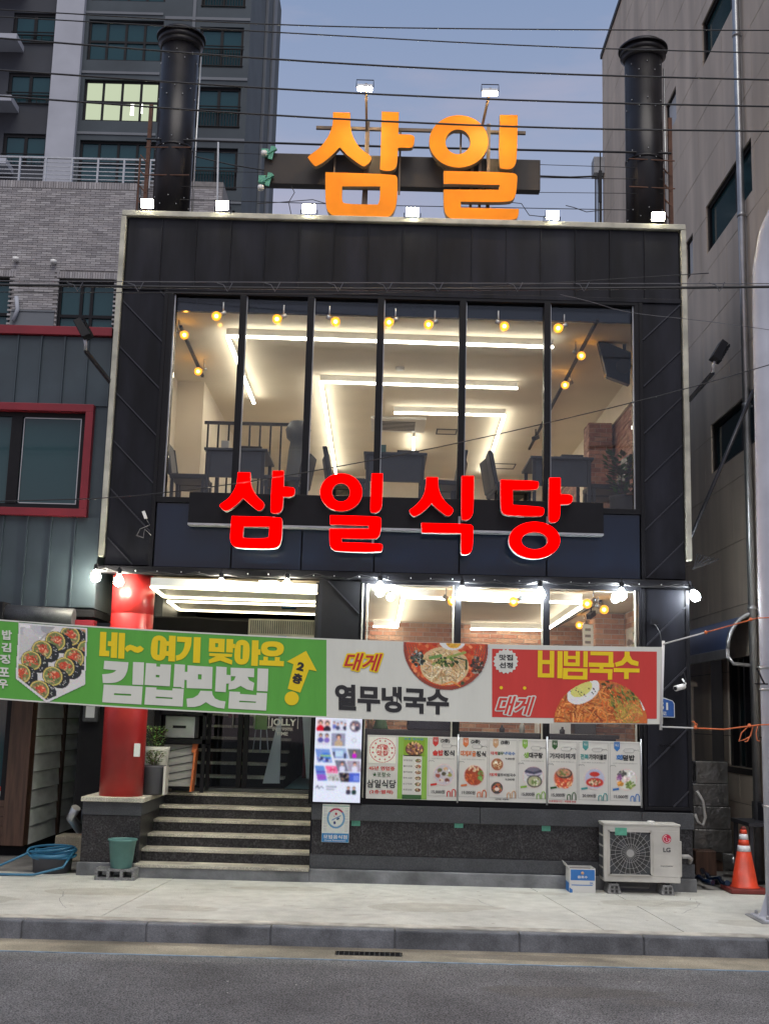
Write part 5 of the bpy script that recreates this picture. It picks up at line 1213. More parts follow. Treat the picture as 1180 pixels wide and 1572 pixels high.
merge_letters(g1, [
 [R(102,74,172,300)],[R(92,285,205,348)],[R(230,80,300,368)],[R(190,180,240,236)],[R(314,86,384,376)],
 [[(378,268),(400,235),(440,220),(480,232),(520,248),(555,232),(596,266),(575,295),(530,314),(490,305),(450,280),(430,285),(408,305)]],
 [smooth_poly([(680,200),(700,140),(745,115),(800,118),(845,150),(860,200),(850,330),(830,380),(790,402),(735,398),(690,370),(672,310)]), [(757,172),(781,174),(772,336),(748,334)]],
 [R(882,118,958,408)],[R(830,180,890,232)],[R(830,292,880,346)],
 [smooth_poly([(972,128),(1138,136),(1134,230),(1100,320),(1040,385),(962,404),(958,345),(1010,330),(1050,270),(1062,192),(972,186)],50)]], M['yellow'])
merge_letters(g2, [
 [R(95,44,152,255)],
 [[(222,54),(350,60),(346,170),(218,164)],[(272,94),(296,96),(294,128),(270,127)]],
 [R(365,60,420,170)],[R(410,100,435,135)],[[(222,176),(412,184),(408,208),(345,206),(412,236),(408,272),(312,238),(222,262),(218,232),(275,204),(222,200)]],
 [smooth_poly([(435,110),(455,75),(490,65),(530,75),(556,110),(552,220),(530,262),(488,274),(448,262),(425,220)]),[(482,110),(500,112),(496,226),(478,224)]],
 [R(574,70,628,280)],[R(615,145,645,190)],
 [smooth_poly([(645,130),(665,90),(720,78),(790,82),(830,105),(838,145),(822,185),(770,205),(700,202),(655,180)]),smooth_poly([(698,138),(710,122),(770,124),(782,142),(770,158),(712,156)])],
 [R(668,205,705,240)],[R(762,208,802,244)],[R(634,234,836,276)]], M['yellow'])
W = M['bwhite']
merge_letters(g1, [
 [smooth_poly([(148,402),(422,420),(410,520),(370,600),(300,645),(220,656),(132,654),(124,555),(200,550),(255,535),(284,510),(140,496)],50)],
 [R(474,416,598,672)],
 [[(142,672),(582,694),(568,898),(124,872)],[(260,770),(452,780),(450,800),(256,790)]],
 [[(620,428),(738,436),(738,468),(780,470),(782,442),(905,448),(890,692),(605,676)],[(732,562),(774,566),(772,592),(730,588)]],
 [[(618,700),(740,706),(738,728),(920,740),(922,714),(1050,722),(1036,922),(602,898)],[(732,808),(922,820),(920,836),(730,826)]],
 [[(945,440),(1062,448),(1060,528),(1090,530),(1092,454),(1180,460),(1180,708),(1082,706),(1082,622),(1054,620),(1052,702),(930,698)]]], W)
merge_letters(g2, [
 [R(0,275,22,465)],[R(18,330,48,395)],
 [[(48,278),(250,290),(244,472),(36,464)],[(130,350),(160,352),(158,394),(128,392)]],
 [[(150,486),(245,490),(250,520),(270,550),(310,568),(356,574),(346,634),(290,626),(235,606),(195,580),(150,608),(100,620),(40,620),(35,552),(90,545),(130,520)]],
 [[(280,286),(366,292),(364,355),(400,358),(400,425),(362,428),(358,498),(270,492)]],
 [[(398,296),(592,304),(590,376),(538,372),(550,400),(592,422),(582,486),(530,475),(480,446),(435,470),(380,478),(384,415),(425,400),(440,368),(398,366)]],
 [R(620,302,708,488)],
 [[(388,492),(475,496),(474,512),(610,522),(612,502),(698,506),(690,650),(378,632)],[(470,568),(606,576),(605,586),(468,580)]],
 ], W)
BPOLY((140, 960, 7.375), [[(0, 0), (1, 0), (1, 1)]], M['green']) if False else None
BPOLY(g2, [[(1018,158),(1106,325),(1042,312),(970,502),(868,470),(915,268),(860,246)]], M['yellow'], 'arrow'); BPOLY(g2, [ell(900, 549, 58, 57)], M['yellow'], 'arrow_dot')
def BT(s, x0, y0, x1, y1, m, off=.02, shear=0., ref=None, lift=.0055, rot=0., slope=None):
    if slope is None: slope = .0745-.0000644*(x0+x1)/2
    """text in photo-pixel box on the banner; rot turns it about the box centre"""
    cxp, cyp = (x0+x1)/2, (y0+y1)/2; c_, s_ = math.cos(rot), math.sin(rot)
    def fn(a, b_):
        x, y = (a-.5)*(x1-x0), (.5-b_)*(y1-y0)
        if rot: X_, Y_ = x*c_-y*s_, x*s_+y*c_
        else: X_, Y_ = x, y+x*slope
        return BP(cxp+X_, cyp+Y_, lift)
    return text(fn, s, m, bn, off, shear, ref)
BT('2', 456, 1017, 467, 1030, M['pblack'], .06, lift=.007, rot=.28); BT('층', 449, 1034, 464, 1050, M['pblack'], .05, lift=.007, rot=.28)
for k, (s, u, v, w, h) in enumerate((('밥', 11, 975, 15, 15), ('김', 10, 994, 15, 14), ('정', 8, 1012, 16, 14), ('포', 7, 1032, 15, 14), ('우', 5, 1050, 15, 14))): BT(s, u-w/2, v-h/2, u+w/2, v+h/2, W, .035, lift=.009)
def outlined(x0, y0, x1, y1, mo, mi, w):
    b = MB()
    for k in range(12):
        a = 2*math.pi*k/12; dx, dy = w*math.cos(a), w*math.sin(a)*.9; sl = .0745-.0000644*(x0+x1)/2
        text(lambda p, q: BP((x0+x1)/2+(p-.5)*(x1-x0)+dx, (y0+y1)/2+(.5-q)*(y1-y0)+dy+(p-.5)*(x1-x0)*sl, .0050+.00012*k), '대게', mo, bn, .03, .3, mb=b)
    b.build('lettering_outline', mo, bn)
    BT('대게', x0, y0, x1, y1, mi, .02, .3, lift=.0085)
outlined(528, 1003, 587, 1030, M['yellow'], M['pred'], 2.4)
BT('열무냉국수', 514, 1054, 689, 1094, M['pblack'], .042, lift=.005, slope=.045)
g3 = (745, 980, 4.14)
def R3(*a): return R(*a, sk=-.01, sl=.02)
merge_letters(g3, [[R3(333,78,361,248)],[R3(408,80,436,250)],[R3(350,138,420,164)],[R3(350,223,420,249)],[R3(457,82,489,254)],
 [R3(497,82,523,176)],[R3(572,83,598,178)],[R3(510,112,585,132)],[R3(510,154,585,177)],[R3(621,82,648,184)],
 [[(492,190),(646,193),(645,263),(490,260)],[(522,212),(618,214),(617,240),(521,238)]],
 [R3(665,84,809,108)],[R3(780,100,809,160)],[R3(655,155,815,182)],[R3(722,178,747,199)],[R3(662,194,805,219)],[R3(776,210,803,263)],
 [[(882,84),(913,85),(915,110),(931,137),(971,150),(968,178),(922,168),(897,147),(872,171),(827,182),(820,157),(862,142),(881,116)]],
 [R3(812,190,977,215)],[R3(879,208,908,259)]], M['yellow'])
outlined(761, 1069, 821, 1098, W, M['bred'], 2.1)
for u, v in ((769, 1056), (805, 1056.5)): BPOLY((0, 0, 1), [ell(u, v, 2.6, 2.6, 14)], M['yellow'], 'dot')
BPOLY((0, 0, 1), [[(776+(19.5 if k % 2 == 0 else 17)*math.cos(2*math.pi*k/36), 1015.5+(19.5 if k % 2 == 0 else 17)*math.sin(2*math.pi*k/36)) for k in range(36)]], W, 'badge')
BT('맛집', 766, 1005, 787, 1014, M['pblack'], .03, lift=.0075); BT('선정', 766, 1017, 787, 1026, M['pblack'], .03, lift=.0075)
# picture of rolls: pentagon
def px_sheet(cv, x0, y0, x1, y1, off, name, keep=None, sl=.038):
    return cv.sheet(lambda a, b_: BP(x0+a*(x1-x0), y0+(1-b_)*(y1-y0)+a*(x1-x0)*sl, off), name, bn, keep=keep)
BPOLY((0, 940, 4.538), [[(132,66),(612,108),(590,500),(325,626),(106,462)]], M['pgreen'], 'picture_edge', .0035)
sx, sy = 110, 128
cv = Canvas(sx, sy, (205, 203, 200))
cv.bits(40, 12, 40, 12, [(190, 190, 192), (218, 216, 214)], 24, 7); cv.poly([(0, 70), (60, 2), (110, 0), (110, 95), (48, 128), (0, 95)], (222, 220, 214)); cv.line([(2, 64), (58, 4)], 2, (170, 168, 165))
def roll(x, y, r):
    d = (r*.55, r*.22)
    for t in range(8): cv.ell(x+d[0]*t/7+2, y+d[1]*t/7, r*.98, r, (38, 42, 44))
    for _ in range(10): a = random.uniform(-.9, 1.2); q = r*random.uniform(.95, 1.3); cv.ell(x+d[0]*.7+q*math.cos(a)*.8, y+q*math.sin(a)*.8, .8, .8, (200, 200, 190))
    cv.ell(x, y, r, r*1.03, (60, 60, 45)); cv.ell(x, y, r*.95, r*.98, (222, 200, 110)); cv.ell(x, y, r*.82, r*.85, (120, 130, 80))
    cv.bits(x, y, r*.68, r*.7, [(120, 140, 70), (195, 180, 120), (200, 90, 60), (95, 110, 60), (205, 150, 110)], 40, r*.12)
    cv.ell(x+random.uniform(-.1, .3)*r, y-.15*r, r*.42, r*.36, (208, 82, 52)); cv.bits(x+.1*r, y-.15*r, r*.5, r*.4, [(225, 100, 70), (190, 60, 45), (230, 170, 130)], 22, r*.09)
for x, y in ((106, 8), (82, 16), (108, 36), (60, 26), (40, 42), (88, 50), (24, 60), (74, 66), (8, 82), (56, 82), (36, 106)): roll(x, y, 15.5)
mk = Canvas(sx, sy); mk.a[:] = 0; mk.poly([(5, 1), (109, 1), (105, 92), (47, 126), (0, 91)], (1, 1, 1)); inner = Canvas(sx, sy); inner.a[:] = 0; inner.poly([(8, 4), (106, 4), (102, 90), (47, 121), (4, 88)], (1, 1, 1))
cv.a[inner.a[:, :, 0] < .5] = (222, 222, 218); kp = mk.a[:, :, 0] > .5
px_sheet(cv, 23.5, 954.5, 135, 1077, .0065, 'roll_picture', kp, .08)
# noodle bowl, cut off by the banner's top edge
sx, sy = 140, 76
cv = Canvas(sx, sy, (205, 206, 202)); cv.ell(68, 6, 66, 68, (150, 66, 48)); cv.ell(68, 4, 62, 64, (205, 78, 40)); cv.bits(68, 20, 58, 45, [(225, 95, 55), (190, 55, 30), (215, 120, 70), (235, 140, 90)], 200, 3)
cv.ell(66, 36, 38, 30, (222, 190, 140)); cv.strands(66, 38, 36, 28, [(238, 212, 165), (215, 180, 125), (245, 225, 185), (200, 155, 100)], 170, 1.6)
cv.bits(24, 26, 11, 12, [(50, 60, 50), (90, 100, 80), (170, 175, 165), (40, 45, 40)], 55, 2.2); cv.bits(115, 34, 10, 14, [(60, 55, 45), (100, 70, 60), (180, 170, 150)], 50, 2.2)
cv.ell(78, -2, 20, 13, (232, 232, 226)); cv.ell(80, -1, 12, 9, (232, 178, 60)); cv.bits(80, 0, 9, 6, [(240, 195, 80), (220, 150, 50)], 20, 1.6)
cv.line([(48, 34), (72, 22), (98, 14)], 4, (150, 165, 85)); cv.line([(52, 37), (76, 26)], 2.4, (215, 190, 120)); cv.line([(44, 24), (60, 20)], 5, (110, 150, 80)); cv.bits(70, 30, 17, 7, [(60, 80, 35), (90, 120, 50), (40, 60, 30)], 34, 2.2); cv.line([(82, 22), (100, 26), (100, 40)], 2, (50, 75, 40)); cv.ell(94, 62, 3, 3, (60, 80, 50)); cv.line([(62, 66), (78, 60), (90, 67)], 2, (235, 150, 70))
kp = (((cv.xx-69)/68)**2+((cv.yy-4)/70)**2 <= 1)
# wire basket rim at both sides
for s_ in (-1, 1):
    bx = 69+s_*64; 
    for k in range(5): cv.line([(bx-s_*k*4, 4), (bx-s_*(k*4+6), 26)], .8, (90, 80, 80))
px_sheet(cv, 617, 985.5, 754, 1059, .0048, 'noodle_picture', kp, .028)
# spicy noodles with egg
sx, sy = 146, 66
cv = Canvas(sx, sy, (225, 225, 220)); cv.ell(73, 66, 73, 66, (205, 110, 50)); cv.strands(60, 62, 66, 56, [(225, 135, 60), (240, 165, 90), (205, 100, 40), (232, 150, 80), (180, 85, 35)], 520, 1.9)
cv.bits(112, 30, 26, 22, [(110, 120, 50), (150, 150, 70), (80, 90, 40), (180, 140, 60)], 130, 3.4, .9, .4); cv.bits(84, 7, 18, 6, [(200, 110, 70), (90, 80, 40)], 24, 2.6); cv.strands(116, 50, 24, 18, [(190, 160, 70), (225, 150, 80)], 60, 1.6)
cv.ell(46, 18, 27, 16.5, (236, 236, 230), -.5); cv.ell(43, 14, 18, 11, (222, 218, 120), -.5)
for _ in range(18): cv.ell(40+random.uniform(-20, 26), 15+random.uniform(-10, 12), 1, .9, (40, 36, 34))
cv.line([(132, 22), (140, 44)], 3.4, (232, 232, 226))
kp = (((cv.xx-73)/72.5)**2+((cv.yy-65)/65)**2 <= 1)
px_sheet(cv, 849, 1043, 993, 1109, .0062, 'noodle_picture', kp, .012)
# ropes
def rope(name, pts, r, m, label, loc): o = MB().tube(pts, r, 6).build(name, m, loc=loc); tag(o, label, 'rope'); return o
PO = Vector((3.585, -1.67, 0)); pr_ = .118
a, m1, c = BP(1017, 989, .01), P(1083, 971, -1.56), P(1162, 949, -1.78)
rope('rope', [a, m1], .008, M['wrope'], 'white rope from the upper right banner corner', a)
rope('rope', [m1, c, Vector((PO.x+.02, -1.81, c.z+.01)), Vector((PO.x+.14, -1.67, c.z+.01))], .006, M['rope'], 'orange rope from the upper white rope to the street pole', m1)
a, m1, c = BP(1014, 1116, .01), P(1067, 1118, -1.56), P(1166, 1113, -1.79)
rope('rope', [a, m1], .008, M['wrope'], 'white rope from the lower right banner corner', a)
rope('rope', [m1, P(1110, 1120, -1.66), c, Vector((PO.x+.02, -1.81, c.z+.01)), Vector((PO.x+.14, -1.67, c.z+.01))], .007, M['rope'], 'orange rope from the lower white rope to the street pole', m1)
for ik_, pts in enumerate((((1150, 1114), (1138, 1125), (1134, 1138), (1142, 1136), (1152, 1130), (1156, 1115)), ((1156, 1114), (1152, 1128), (1147, 1138), (1143, 1139)), ((1163, 1114), (1160, 1126), (1162, 1137), (1166, 1138)), ((1062, 1108), (1070, 1112), (1066, 1120)), ((1065, 1107), (1068, 1118)))):
    o = MB().tube([P(u, v, -1.74 if pts[0][0] > 1100 else -1.56) for u, v in pts], .005, 5).build('rope_end', M['rope'], loc=P(*pts[0], -1.7)); tag(o, ['long orange rope loop', 'middle orange rope end', 'short orange rope end against the pole', 'curl of orange rope', 'straight end of orange rope'][ik_]+(' hanging from the lower rope' if ik_ < 3 else ' on the knot near the lower banner corner'), 'rope end')
for ik_, (u, v) in enumerate(((1152, 951), (1083, 971), (1150, 1114), (1067, 1117))):
    p = P(u, v, -1.72 if u > 1100 else -1.56); o = MB().ball(p, .018, 8, 5).build('rope_knot', M['rope'], loc=p); tag(o, 'orange knot of the '+['upper rope beside the street pole', 'upper rope near the banner corner', 'lower rope beside the street pole', 'lower rope near the banner corner'][ik_], 'knot')

# ------------------------------------------------------------------ street pole
t = thing('street_lamp_post', 'thick pale grey steel lamp post at the right edge of the sidewalk', 'lamp post', (PO.x, PO.y, 0))
arc = [(PO.x, PO.y, .03), (PO.x, PO.y, 3), (PO.x+.01, PO.y, 5.6), (PO.x+.02, PO.y, 6.1), (PO.x+.07, PO.y-.05, 6.45), (PO.x+.2, PO.y-.15, 6.8), (PO.x+.45, PO.y-.3, 7.15), (PO.x+.9, PO.y-.6, 7.5), (PO.x+2, PO.y-1.2, 7.9)]
MB().tube(arc, [pr_, pr_*.93, pr_*.84, pr_*.8, .085, .08, .075, .07, .06], 12).build('pole', M['polep'], t)
MB().box(PO.x-.2, PO.y-.2, .0, PO.x+.2, PO.y+.2, .025).build('base_plate', M['polep'], t, bevel=.004)
MB().box(PO.x-.24, PO.y-.26, -.02, PO.x+.3, PO.y+.24, .012).build('concrete_footing', M['base'], t, bevel=.01)
for s_ in (-1, 1): MB().prism([(PO.x+s_*pr_*.9, .025), (PO.x+s_*.19, .025), (PO.x+s_*.17, .06), (PO.x+s_*pr_*.95, .24)], PO.y-.008, PO.y+.008).build('gusset', M['polep'], t)
for a, c in ((-1, -1), (1, -1), (-1, 1), (1, 1)): MB().lathe([(.014, .025), (.014, .055), (.006, .06)], (PO.x+a*.16, PO.y+c*.16, 0), 6).build('bolt', M['steel'], t)
for z in (.98, 2.02, 2.22): MB().lathe([(pr_+.001, z-.012), (pr_+.004, z+.012)], (PO.x, PO.y, 0), 20).build('strap', M['steel'], t)
p = P(1163, 1050, -1.8); b = MB(); b.bar((p.x, -1.78, p.z+.14), (p.x+.06, -1.80, p.z-.0), .016, .016).bar((p.x-.03, -1.8, p.z), (p.x+.09, -1.8, p.z), .012); b.build('hook_bracket', M['black'], t)
MB().box(PO.x-.02, -1.82, 1.78, PO.x+.12, -1.80, 1.98).build('number_plate', M['steel'], t); text(boxfn(PO.x-.01, 1.86, PO.x+.08, 1.94, -1.822), '54', M['pblack'], t, .02)

# ------------------------------------------------------------------ outdoor unit
AY = -.34
q0, q1 = P(927, 1347, AY), P(1043, 1258, AY)
ax0, ax1, az0 = q0.x, q1.x, .115; az1 = az0+.565; yb = -.06
t = thing('outdoor_unit', 'off-white air conditioner outdoor unit with a round fan on two grey feet', 'air conditioner', ((ax0+ax1)/2, -.2, 0))
MB().box(ax0, AY, az0, ax1, yb, az1).build('casing', M['ac'], t, bevel=.008)
MB().box(ax0-.006, AY-.008, az1-.012, ax1+.006, yb+.006, az1+.008).build('top_cover', M['ac'], t, bevel=.005)
fw_ = .43; fx0 = ax0+.045; fx1 = fx0+fw_; fz0 = az0+.065; fz1 = az1-.065; fcx, fcz = (fx0+fx1)/2, (fz0+fz1)/2
MB().box(fx0+.01, AY-.004, fz0+.01, fx1-.01, AY-.0005, fz1-.01).build('fan_opening', M['cap'], t)
MB().lathe([(.195, -.008), (.195, -.0045)], (fcx, AY, fcz), 40, 'y').build('fan_well', M['acd'], t)
for k in range(3):
    a = k*2.094; b = MB(); pts = [(fcx+.03*math.cos(a), AY-.010, fcz+.03*math.sin(a)), (fcx+.16*math.cos(a-.1), AY-.010, fcz+.16*math.sin(a-.1)), (fcx+.17*math.cos(a+.5), AY-.012, fcz+.17*math.sin(a+.5)), (fcx+.07*math.cos(a+.9), AY-.012, fcz+.07*math.sin(a+.9))]
    b.quad(*pts); b.build('fan_blade', M['cap'], t)
b = MB()
for k in range(26):
    a = 2*math.pi*k/26; bb = a+.35; r1_ = .245; x1_, z1_ = r1_*math.cos(bb), r1_*math.sin(bb); s_ = min(1, (fw_/2-.012)/abs(x1_) if x1_ else 9, ((fz1-fz0)/2-.012)/abs(z1_) if z1_ else 9)
    b.bar((fcx+.035*math.cos(a), AY-.02, fcz+.035*math.sin(a)), (fcx+x1_*s_, AY-.016, fcz+z1_*s_), .0034)
for r_ in (.09, .15, .20): b.tube([(fcx+r_*math.cos(2*math.pi*k/36), AY-.019, fcz+r_*math.sin(2*math.pi*k/36)) for k in range(37)], .0015, 4)
b.build('fan_guard', M['acg'], t)
MB().lathe([(.037, -.026), (.037, -.014)], (fcx, AY, fcz), 24, 'y').build('guard_hub', M['acg'], t)
b = MB()
for a in ((fx0, fz0, fx1, fz0+.012), (fx0, fz1-.012, fx1, fz1), (fx0, fz0, fx0+.012, fz1), (fx1-.012, fz0, fx1, fz1)): b.box(a[0], AY-.018, a[1], a[2], AY-.001, a[3])
b.build('guard_frame', M['ac'], t)
for a, c in ((fx0+.018, fz0+.018), (fx1-.018, fz0+.018), (fx0+.018, fz1-.018), (fx1-.018, fz1-.018)): MB().lathe([(.008, -.022), (.008, -.016)], (a, AY, c), 10, 'y').build('screw', M['black'], t)
b = MB(); ex = ax1-.02; e0 = fx1+.02
b.box(e0, AY-.004, az0+.06, ex, AY-.0005, az1-.06).build('side_panel', M['ac'], t, bevel=.002)
lx = (e0+ex)/2+.01; lz = az1-.135
MB().lathe([(.045, -.0075), (.045, -.0045)], (lx, AY, lz), 28, 'y').build('round_logo', M['lgred'], t)
b = MB(); y = AY-.009
b.tube([(lx+.034*math.cos(a), y, lz+.034*math.sin(a)) for a in [0-.0-k*(4.7/16)+0 for k in range(17)]], .0025, 4); b.tube([(lx+.034, y, lz), (lx+.014, y, lz)], .0025, 4); b.tube([(lx-.004, y, lz+.018), (lx-.004, y, lz-.016), (lx+.008, y, lz-.016)], .0025, 4); b.ball((lx-.016, y, lz+.016), .004, 6, 4)
b.build('logo_line', M['white'], t)
text(boxfn(lx-.037, lz-.13, lx+.037, lz-.085, AY-.006), 'LG', M['dtext'], t, .035); text(boxfn(lx-.065, az0+.16, lx+.06, az0+.175, AY-.006), 'Smart Inverter', M['dtext'], t, .01)
b = MB()
for k in range(5): z = az0+.035+k*.105; b.box(ax0-.004, AY+.04, z, ax0-.0005, yb-.03, z+.085)
b.build('side_grille', M['cap'], t)
MB().box(ax1+.001, AY+.07, az0+.05, ax1+.035, yb-.04, az1-.16).build('valve_cover', M['ac'], t, bevel=.012)
MB().lathe([(.04, 0), (.04, .015), (.03, .02)], (ax0+.5, AY+.12, az1+.008), 12).build('top_cap', M['white'], t)
for x in (ax0+.10, ax1-.13):
    b = MB(); b.hexa([(x-.07, AY-.02, 0), (x+.07, AY-.02, 0), (x+.07, yb, 0), (x-.07, yb, 0), (x-.045, AY+.0, .095), (x+.045, AY+.0, .095), (x+.045, yb-.02, .095), (x-.045, yb-.02, .095)]); fo = b.build('foot', M['white'] if False else M['block'], t, bevel=.004)
    h = MB()
    for a in (-.022, .022):
        for c in (.028, .066): h.box(x+a-.012, AY-.022, c-.012, x+a+.012, AY-.004, c+.012)
    h.build('foot_hole', M['acd'], fo); MB().bar((x, AY+.02, .095), (x, AY+.02, .115), .04, .03).build('rubber_mount', M['black'], t)
MB().tube([(ax1+.035, -.2, .36), (ax1+.12, -.18, .36), (ax1+.17, -.1, .33), (ax1+.17, .02, .25), (ax1+.1, .1, .2)], .022, 8).build('insulated_pipe', M['acg'], t)
b = MB(); b.tube([(ax0+.04, yb+.02, az0), (ax0+.03, yb, .05), (ax0+.2, yb-.05, .035), (ax1-.27, yb-.05, .035), (ax1-.24, yb, az0)], .01, 6); b.build('drain_hose', M['acg'], t)
p, q = P(944, 1281, AY-.03), P(962, 1273, AY-.03); o = MB().box(p.x, AY-.026, p.z-.01, q.x, AY-.0225, q.z+.01).build('green_tape', M['tape'], loc=p); tag(o, 'green tape square on the fan guard of the outdoor unit', 'tape', 'green tape squares')

# cardboard drinks box
t = thing('carton_box', 'open white and blue carton box on the sidewalk left of the outdoor unit', 'box', (2.03, -.25, 0)); g0 = G(870, 1366, 0); g1_ = G(911, 1369, 0)
x0, x1, y0, y1, hh = 1.93, 2.19, -.34, -.09, .235
b = MB(); th = .006
b.box(x0, y0, 0, x1, y0+th, hh).box(x0, y1-th, 0, x1, y1, hh).box(x0, y0+th, 0, x0+th, y1-th, hh).box(x1-th, y0+th, 0, x1, y1-th, hh).box(x0+th, y0+th, 0, x1-th, y1-th, .01); b.build('carton', M['board'], t)
MB().hexa([(x0-.012, y0+.0, hh), (x0+.002, y0+.0, hh), (x0+.002, y1, hh), (x0-.012, y1, hh), (x0-.04, y0, hh+.05), (x0-.036, y0, hh+.05), (x0-.036, y1, hh+.05), (x0-.04, y1, hh+.05)]).build('flap', M['board'], t)
MB().box(x0+.02, y0+.06, hh-.03, x1-.02, y1-.02, hh-.02).build('inner_bottles', M['wood'], t)
MB().box(x0+.012, y0-.002, .12, x1-.008, y0-.0004, hh-.012).build('blue_print', M['pblue'], t); MB().box(x0+.02, y0-.002, .07, x1-.03, y0-.0004, .078).build('blue_stripe', M['pblue'], t)
MB().prism([(x0+.0, .0), (x0+.03, 0), (x0+.03, .03), (x0, .05)], y0-.0025, y0-.0006).build('corner_print', M['pblue'], t)
MB().box(x0-.002, y0+.02, .0, x0-.0004, y1-.02, .09).build('side_print', M['pblue'], t); text(boxfn(x0+.08, .14, x0+.18, .165, y0-.004), '음료수', M['pwhite'], t, .03); text(boxfn(x0+.20, .085, x0+.24, .105, y0-.004), '20L', M['pblue'], t, .02)
MB().ball((x0+.13, y0-.001, .19), .016, 8, 5).build('emblem', M['ptan'], t)

# traffic cone
t = thing('traffic_cone', 'orange traffic cone with two white bands at the alley mouth', 'traffic cone', (3.80, .05, 0)); c = (3.80, .05, 0)
MB().box(3.60, -.15, 0, 4.0, .25, .05).build('base', M['dkred'], t, bevel=.012)
def cr_(z): return .135-(z-.05)/(.60)*.108
zs_ = [.05, .40, .47, .53, .59, .645]
MB().lathe([(.155, .05), (.14, .06), (cr_(.06), .065), (cr_(.405), .405)], c, 24).build('body', M['orange'], t); MB().lathe([(cr_(.405)+.001, .405), (cr_(.465)+.001, .465)], c, 24).build('band', M['refl'], t)
MB().lathe([(cr_(.465), .465), (cr_(.525), .525)], c, 24).build('body', M['orange'], t); MB().lathe([(cr_(.525)+.001, .525), (cr_(.58)+.001, .58)], c, 24).build('band', M['refl'], t)
MB().lathe([(cr_(.58), .58), (cr_(.625), .625)], c, 24).build('body', M['orange'], t); MB().lathe([(cr_(.625), .625), (.022, .65), (.014, .655)], c, 16).build('tip', M['dkred'], t)

# bucket on a cinder block
bx, by = -2.62, -.24
t = thing('cinder_block', 'grey cinder block lying on the sidewalk under the green bucket', 'concrete block', (bx, by, 0))
b = MB(); b.box(bx-.20, by-.1, 0, bx+.20, by+.1, .025).box(bx-.20, by-.1, .085, bx+.20, by+.1, .11)
for x in (-.2, -.082, .052, .17): b.box(bx+x, by-.1, .025, bx+x+.03, by+.1, .085)
b.build('block', M['block'], t)
t = thing('bucket', 'dull green plastic bucket standing on the cinder block', 'bucket', (bx+.04, by, .11)); MB().lathe([(.10, 0), (.105, .005), (.138, .265), (.148, .268), (.148, .283), (.134, .283), (.13, .27), (.10, .02)], (bx+.04, by, .11), 28).build('shell', M['bucket'], t)
MB().tube([(bx+.04-.15, by, .37), (bx+.04-.11, by-.1, .30), (bx+.04, by-.15, .27)], .003, 4).build('wire_handle', M['steel'], t) if False else None

# hose coil and tub
t = thing('hose_tub', 'low dark tub with a blue rim beside the pier', 'tub', (-3.42, .12, 0))
MB().lathe([(.19, 0), (.205, .16), (.21, .17), (.20, .18), (.18, .03)], (-3.38, .15, 0), 24).build('tub', M['dpot'], t); MB().lathe([(.206, .15), (.222, .155), (.222, .185), (.202, .19)], (-3.38, .15, 0), 24).build('rim', M['hose'], t)
b = MB(); r = random.Random(2); pts = []
for k in range(330): a = k*.16; rr_ = .18+.035*math.sin(k*.061)+.015*math.sin(k*.31); pts.append((-3.38+rr_*1.2*math.cos(a), .14+rr_*.75*math.sin(a), .20+.035*math.sin(k*.043+1)+.02*math.sin(k*.17)-.10*max(0, math.sin(k*.029))*max(0, -math.sin(a))))
b.tube(pts, .012, 5); b.tube([(-3.15, .1, .22), (-3.2, -.1, .08), (-3.45, -.25, .02), (-3.9, -.25, .014), (-4.6, -.2, .014), (-5.2, -.1, .014)], .013, 6); b.tube([(-3.6, .0, .2), (-3.85, -.05, .08), (-4.1, .0, .016), (-4.7, .05, .014), (-5.2, .2, .014)], .013, 6)
o = b.build('garden_hose', M['hose'], loc=(-3.4, .1, .2)); tag(o, 'long blue hose coiled over the tub and trailing left along the ground', 'hose')

# wall bits
t = thing('security_camera', 'small white bullet camera on the right side strip wall', 'camera', P(1043, 1055, -.08)); p, q = P(1037, 1057, -.18), P(1049, 1054, -.08)
MB().tube([p, q], .03, 12).build('body', M['white'], t); MB().tube([p+Vector((-.012, -.006, -.003)), p], .02, 12).build('lens', M['black'], t); MB().tube([q, q+Vector((.03, .03, .03)), q+Vector((.0, .05, .08))], .01, 6).build('bracket', M['white'], t)
MB().tube([q, q+Vector((.03, .02, .08)), q+Vector((.01, .03, .15)), q+Vector((-.02, .05, .11))], .005, 5).build('cable', M['wire'], t)
t = thing('address_plate', 'blue house number plate half hidden behind the banner end', 'number plate', P(1022, 1090, -.03)); p, q = P(1002, 1101, -.04), P(1035, 1079, -.04)
MB().prism([(p.x, p.z), (q.x, p.z), (q.x, q.z-.01), (q.x-.02, q.z+.02), ((p.x+q.x)/2, q.z+.05), (p.x, q.z-.01)], -.045, -.03).build('plate', M['pwhite'], t)
e = .008; MB().prism([(p.x+e, p.z+e), (q.x-e, p.z+e), (q.x-e, q.z-.014), (q.x-.022, q.z+.013), ((p.x+q.x)/2, q.z+.04), (p.x+e, q.z-.016)], -.049, -.046).build('blue_face', M['pnavy'], t)
text(pxfn(1011, 1079, 1025, 1090, -.051), '51', M['pwhite'], t, .03); text(pxfn(1016, 1093, 1023, 1098, -.051), '로', M['pwhite'], t, .01)
t = thing('wall_socket_box', 'small black socket box with a hanging wire on the right strip wall', 'socket', P(1004, 955, -.03)); p = P(1004, 955, -.03); MB().box(p.x-.04, -.06, p.z-.03, p.x+.04, -.02, p.z+.03).build('box', M['black'], t); MB().tube([p+Vector((0, -.04, -.03)), p+Vector((.05, -.05, -.12)), p+Vector((.07, -.05, -.28))], .005, 5).build('wire', M['wire'], t)
b = MB(); p = P(1020, 1146, -.03)
for dx in (-.06, -.02, .03, .07): b.tube([(p.x+dx, -.03, p.z), (p.x+dx+.01, -.05, p.z+.02), (p.x+dx+.03, -.03, p.z)], .006, 5)
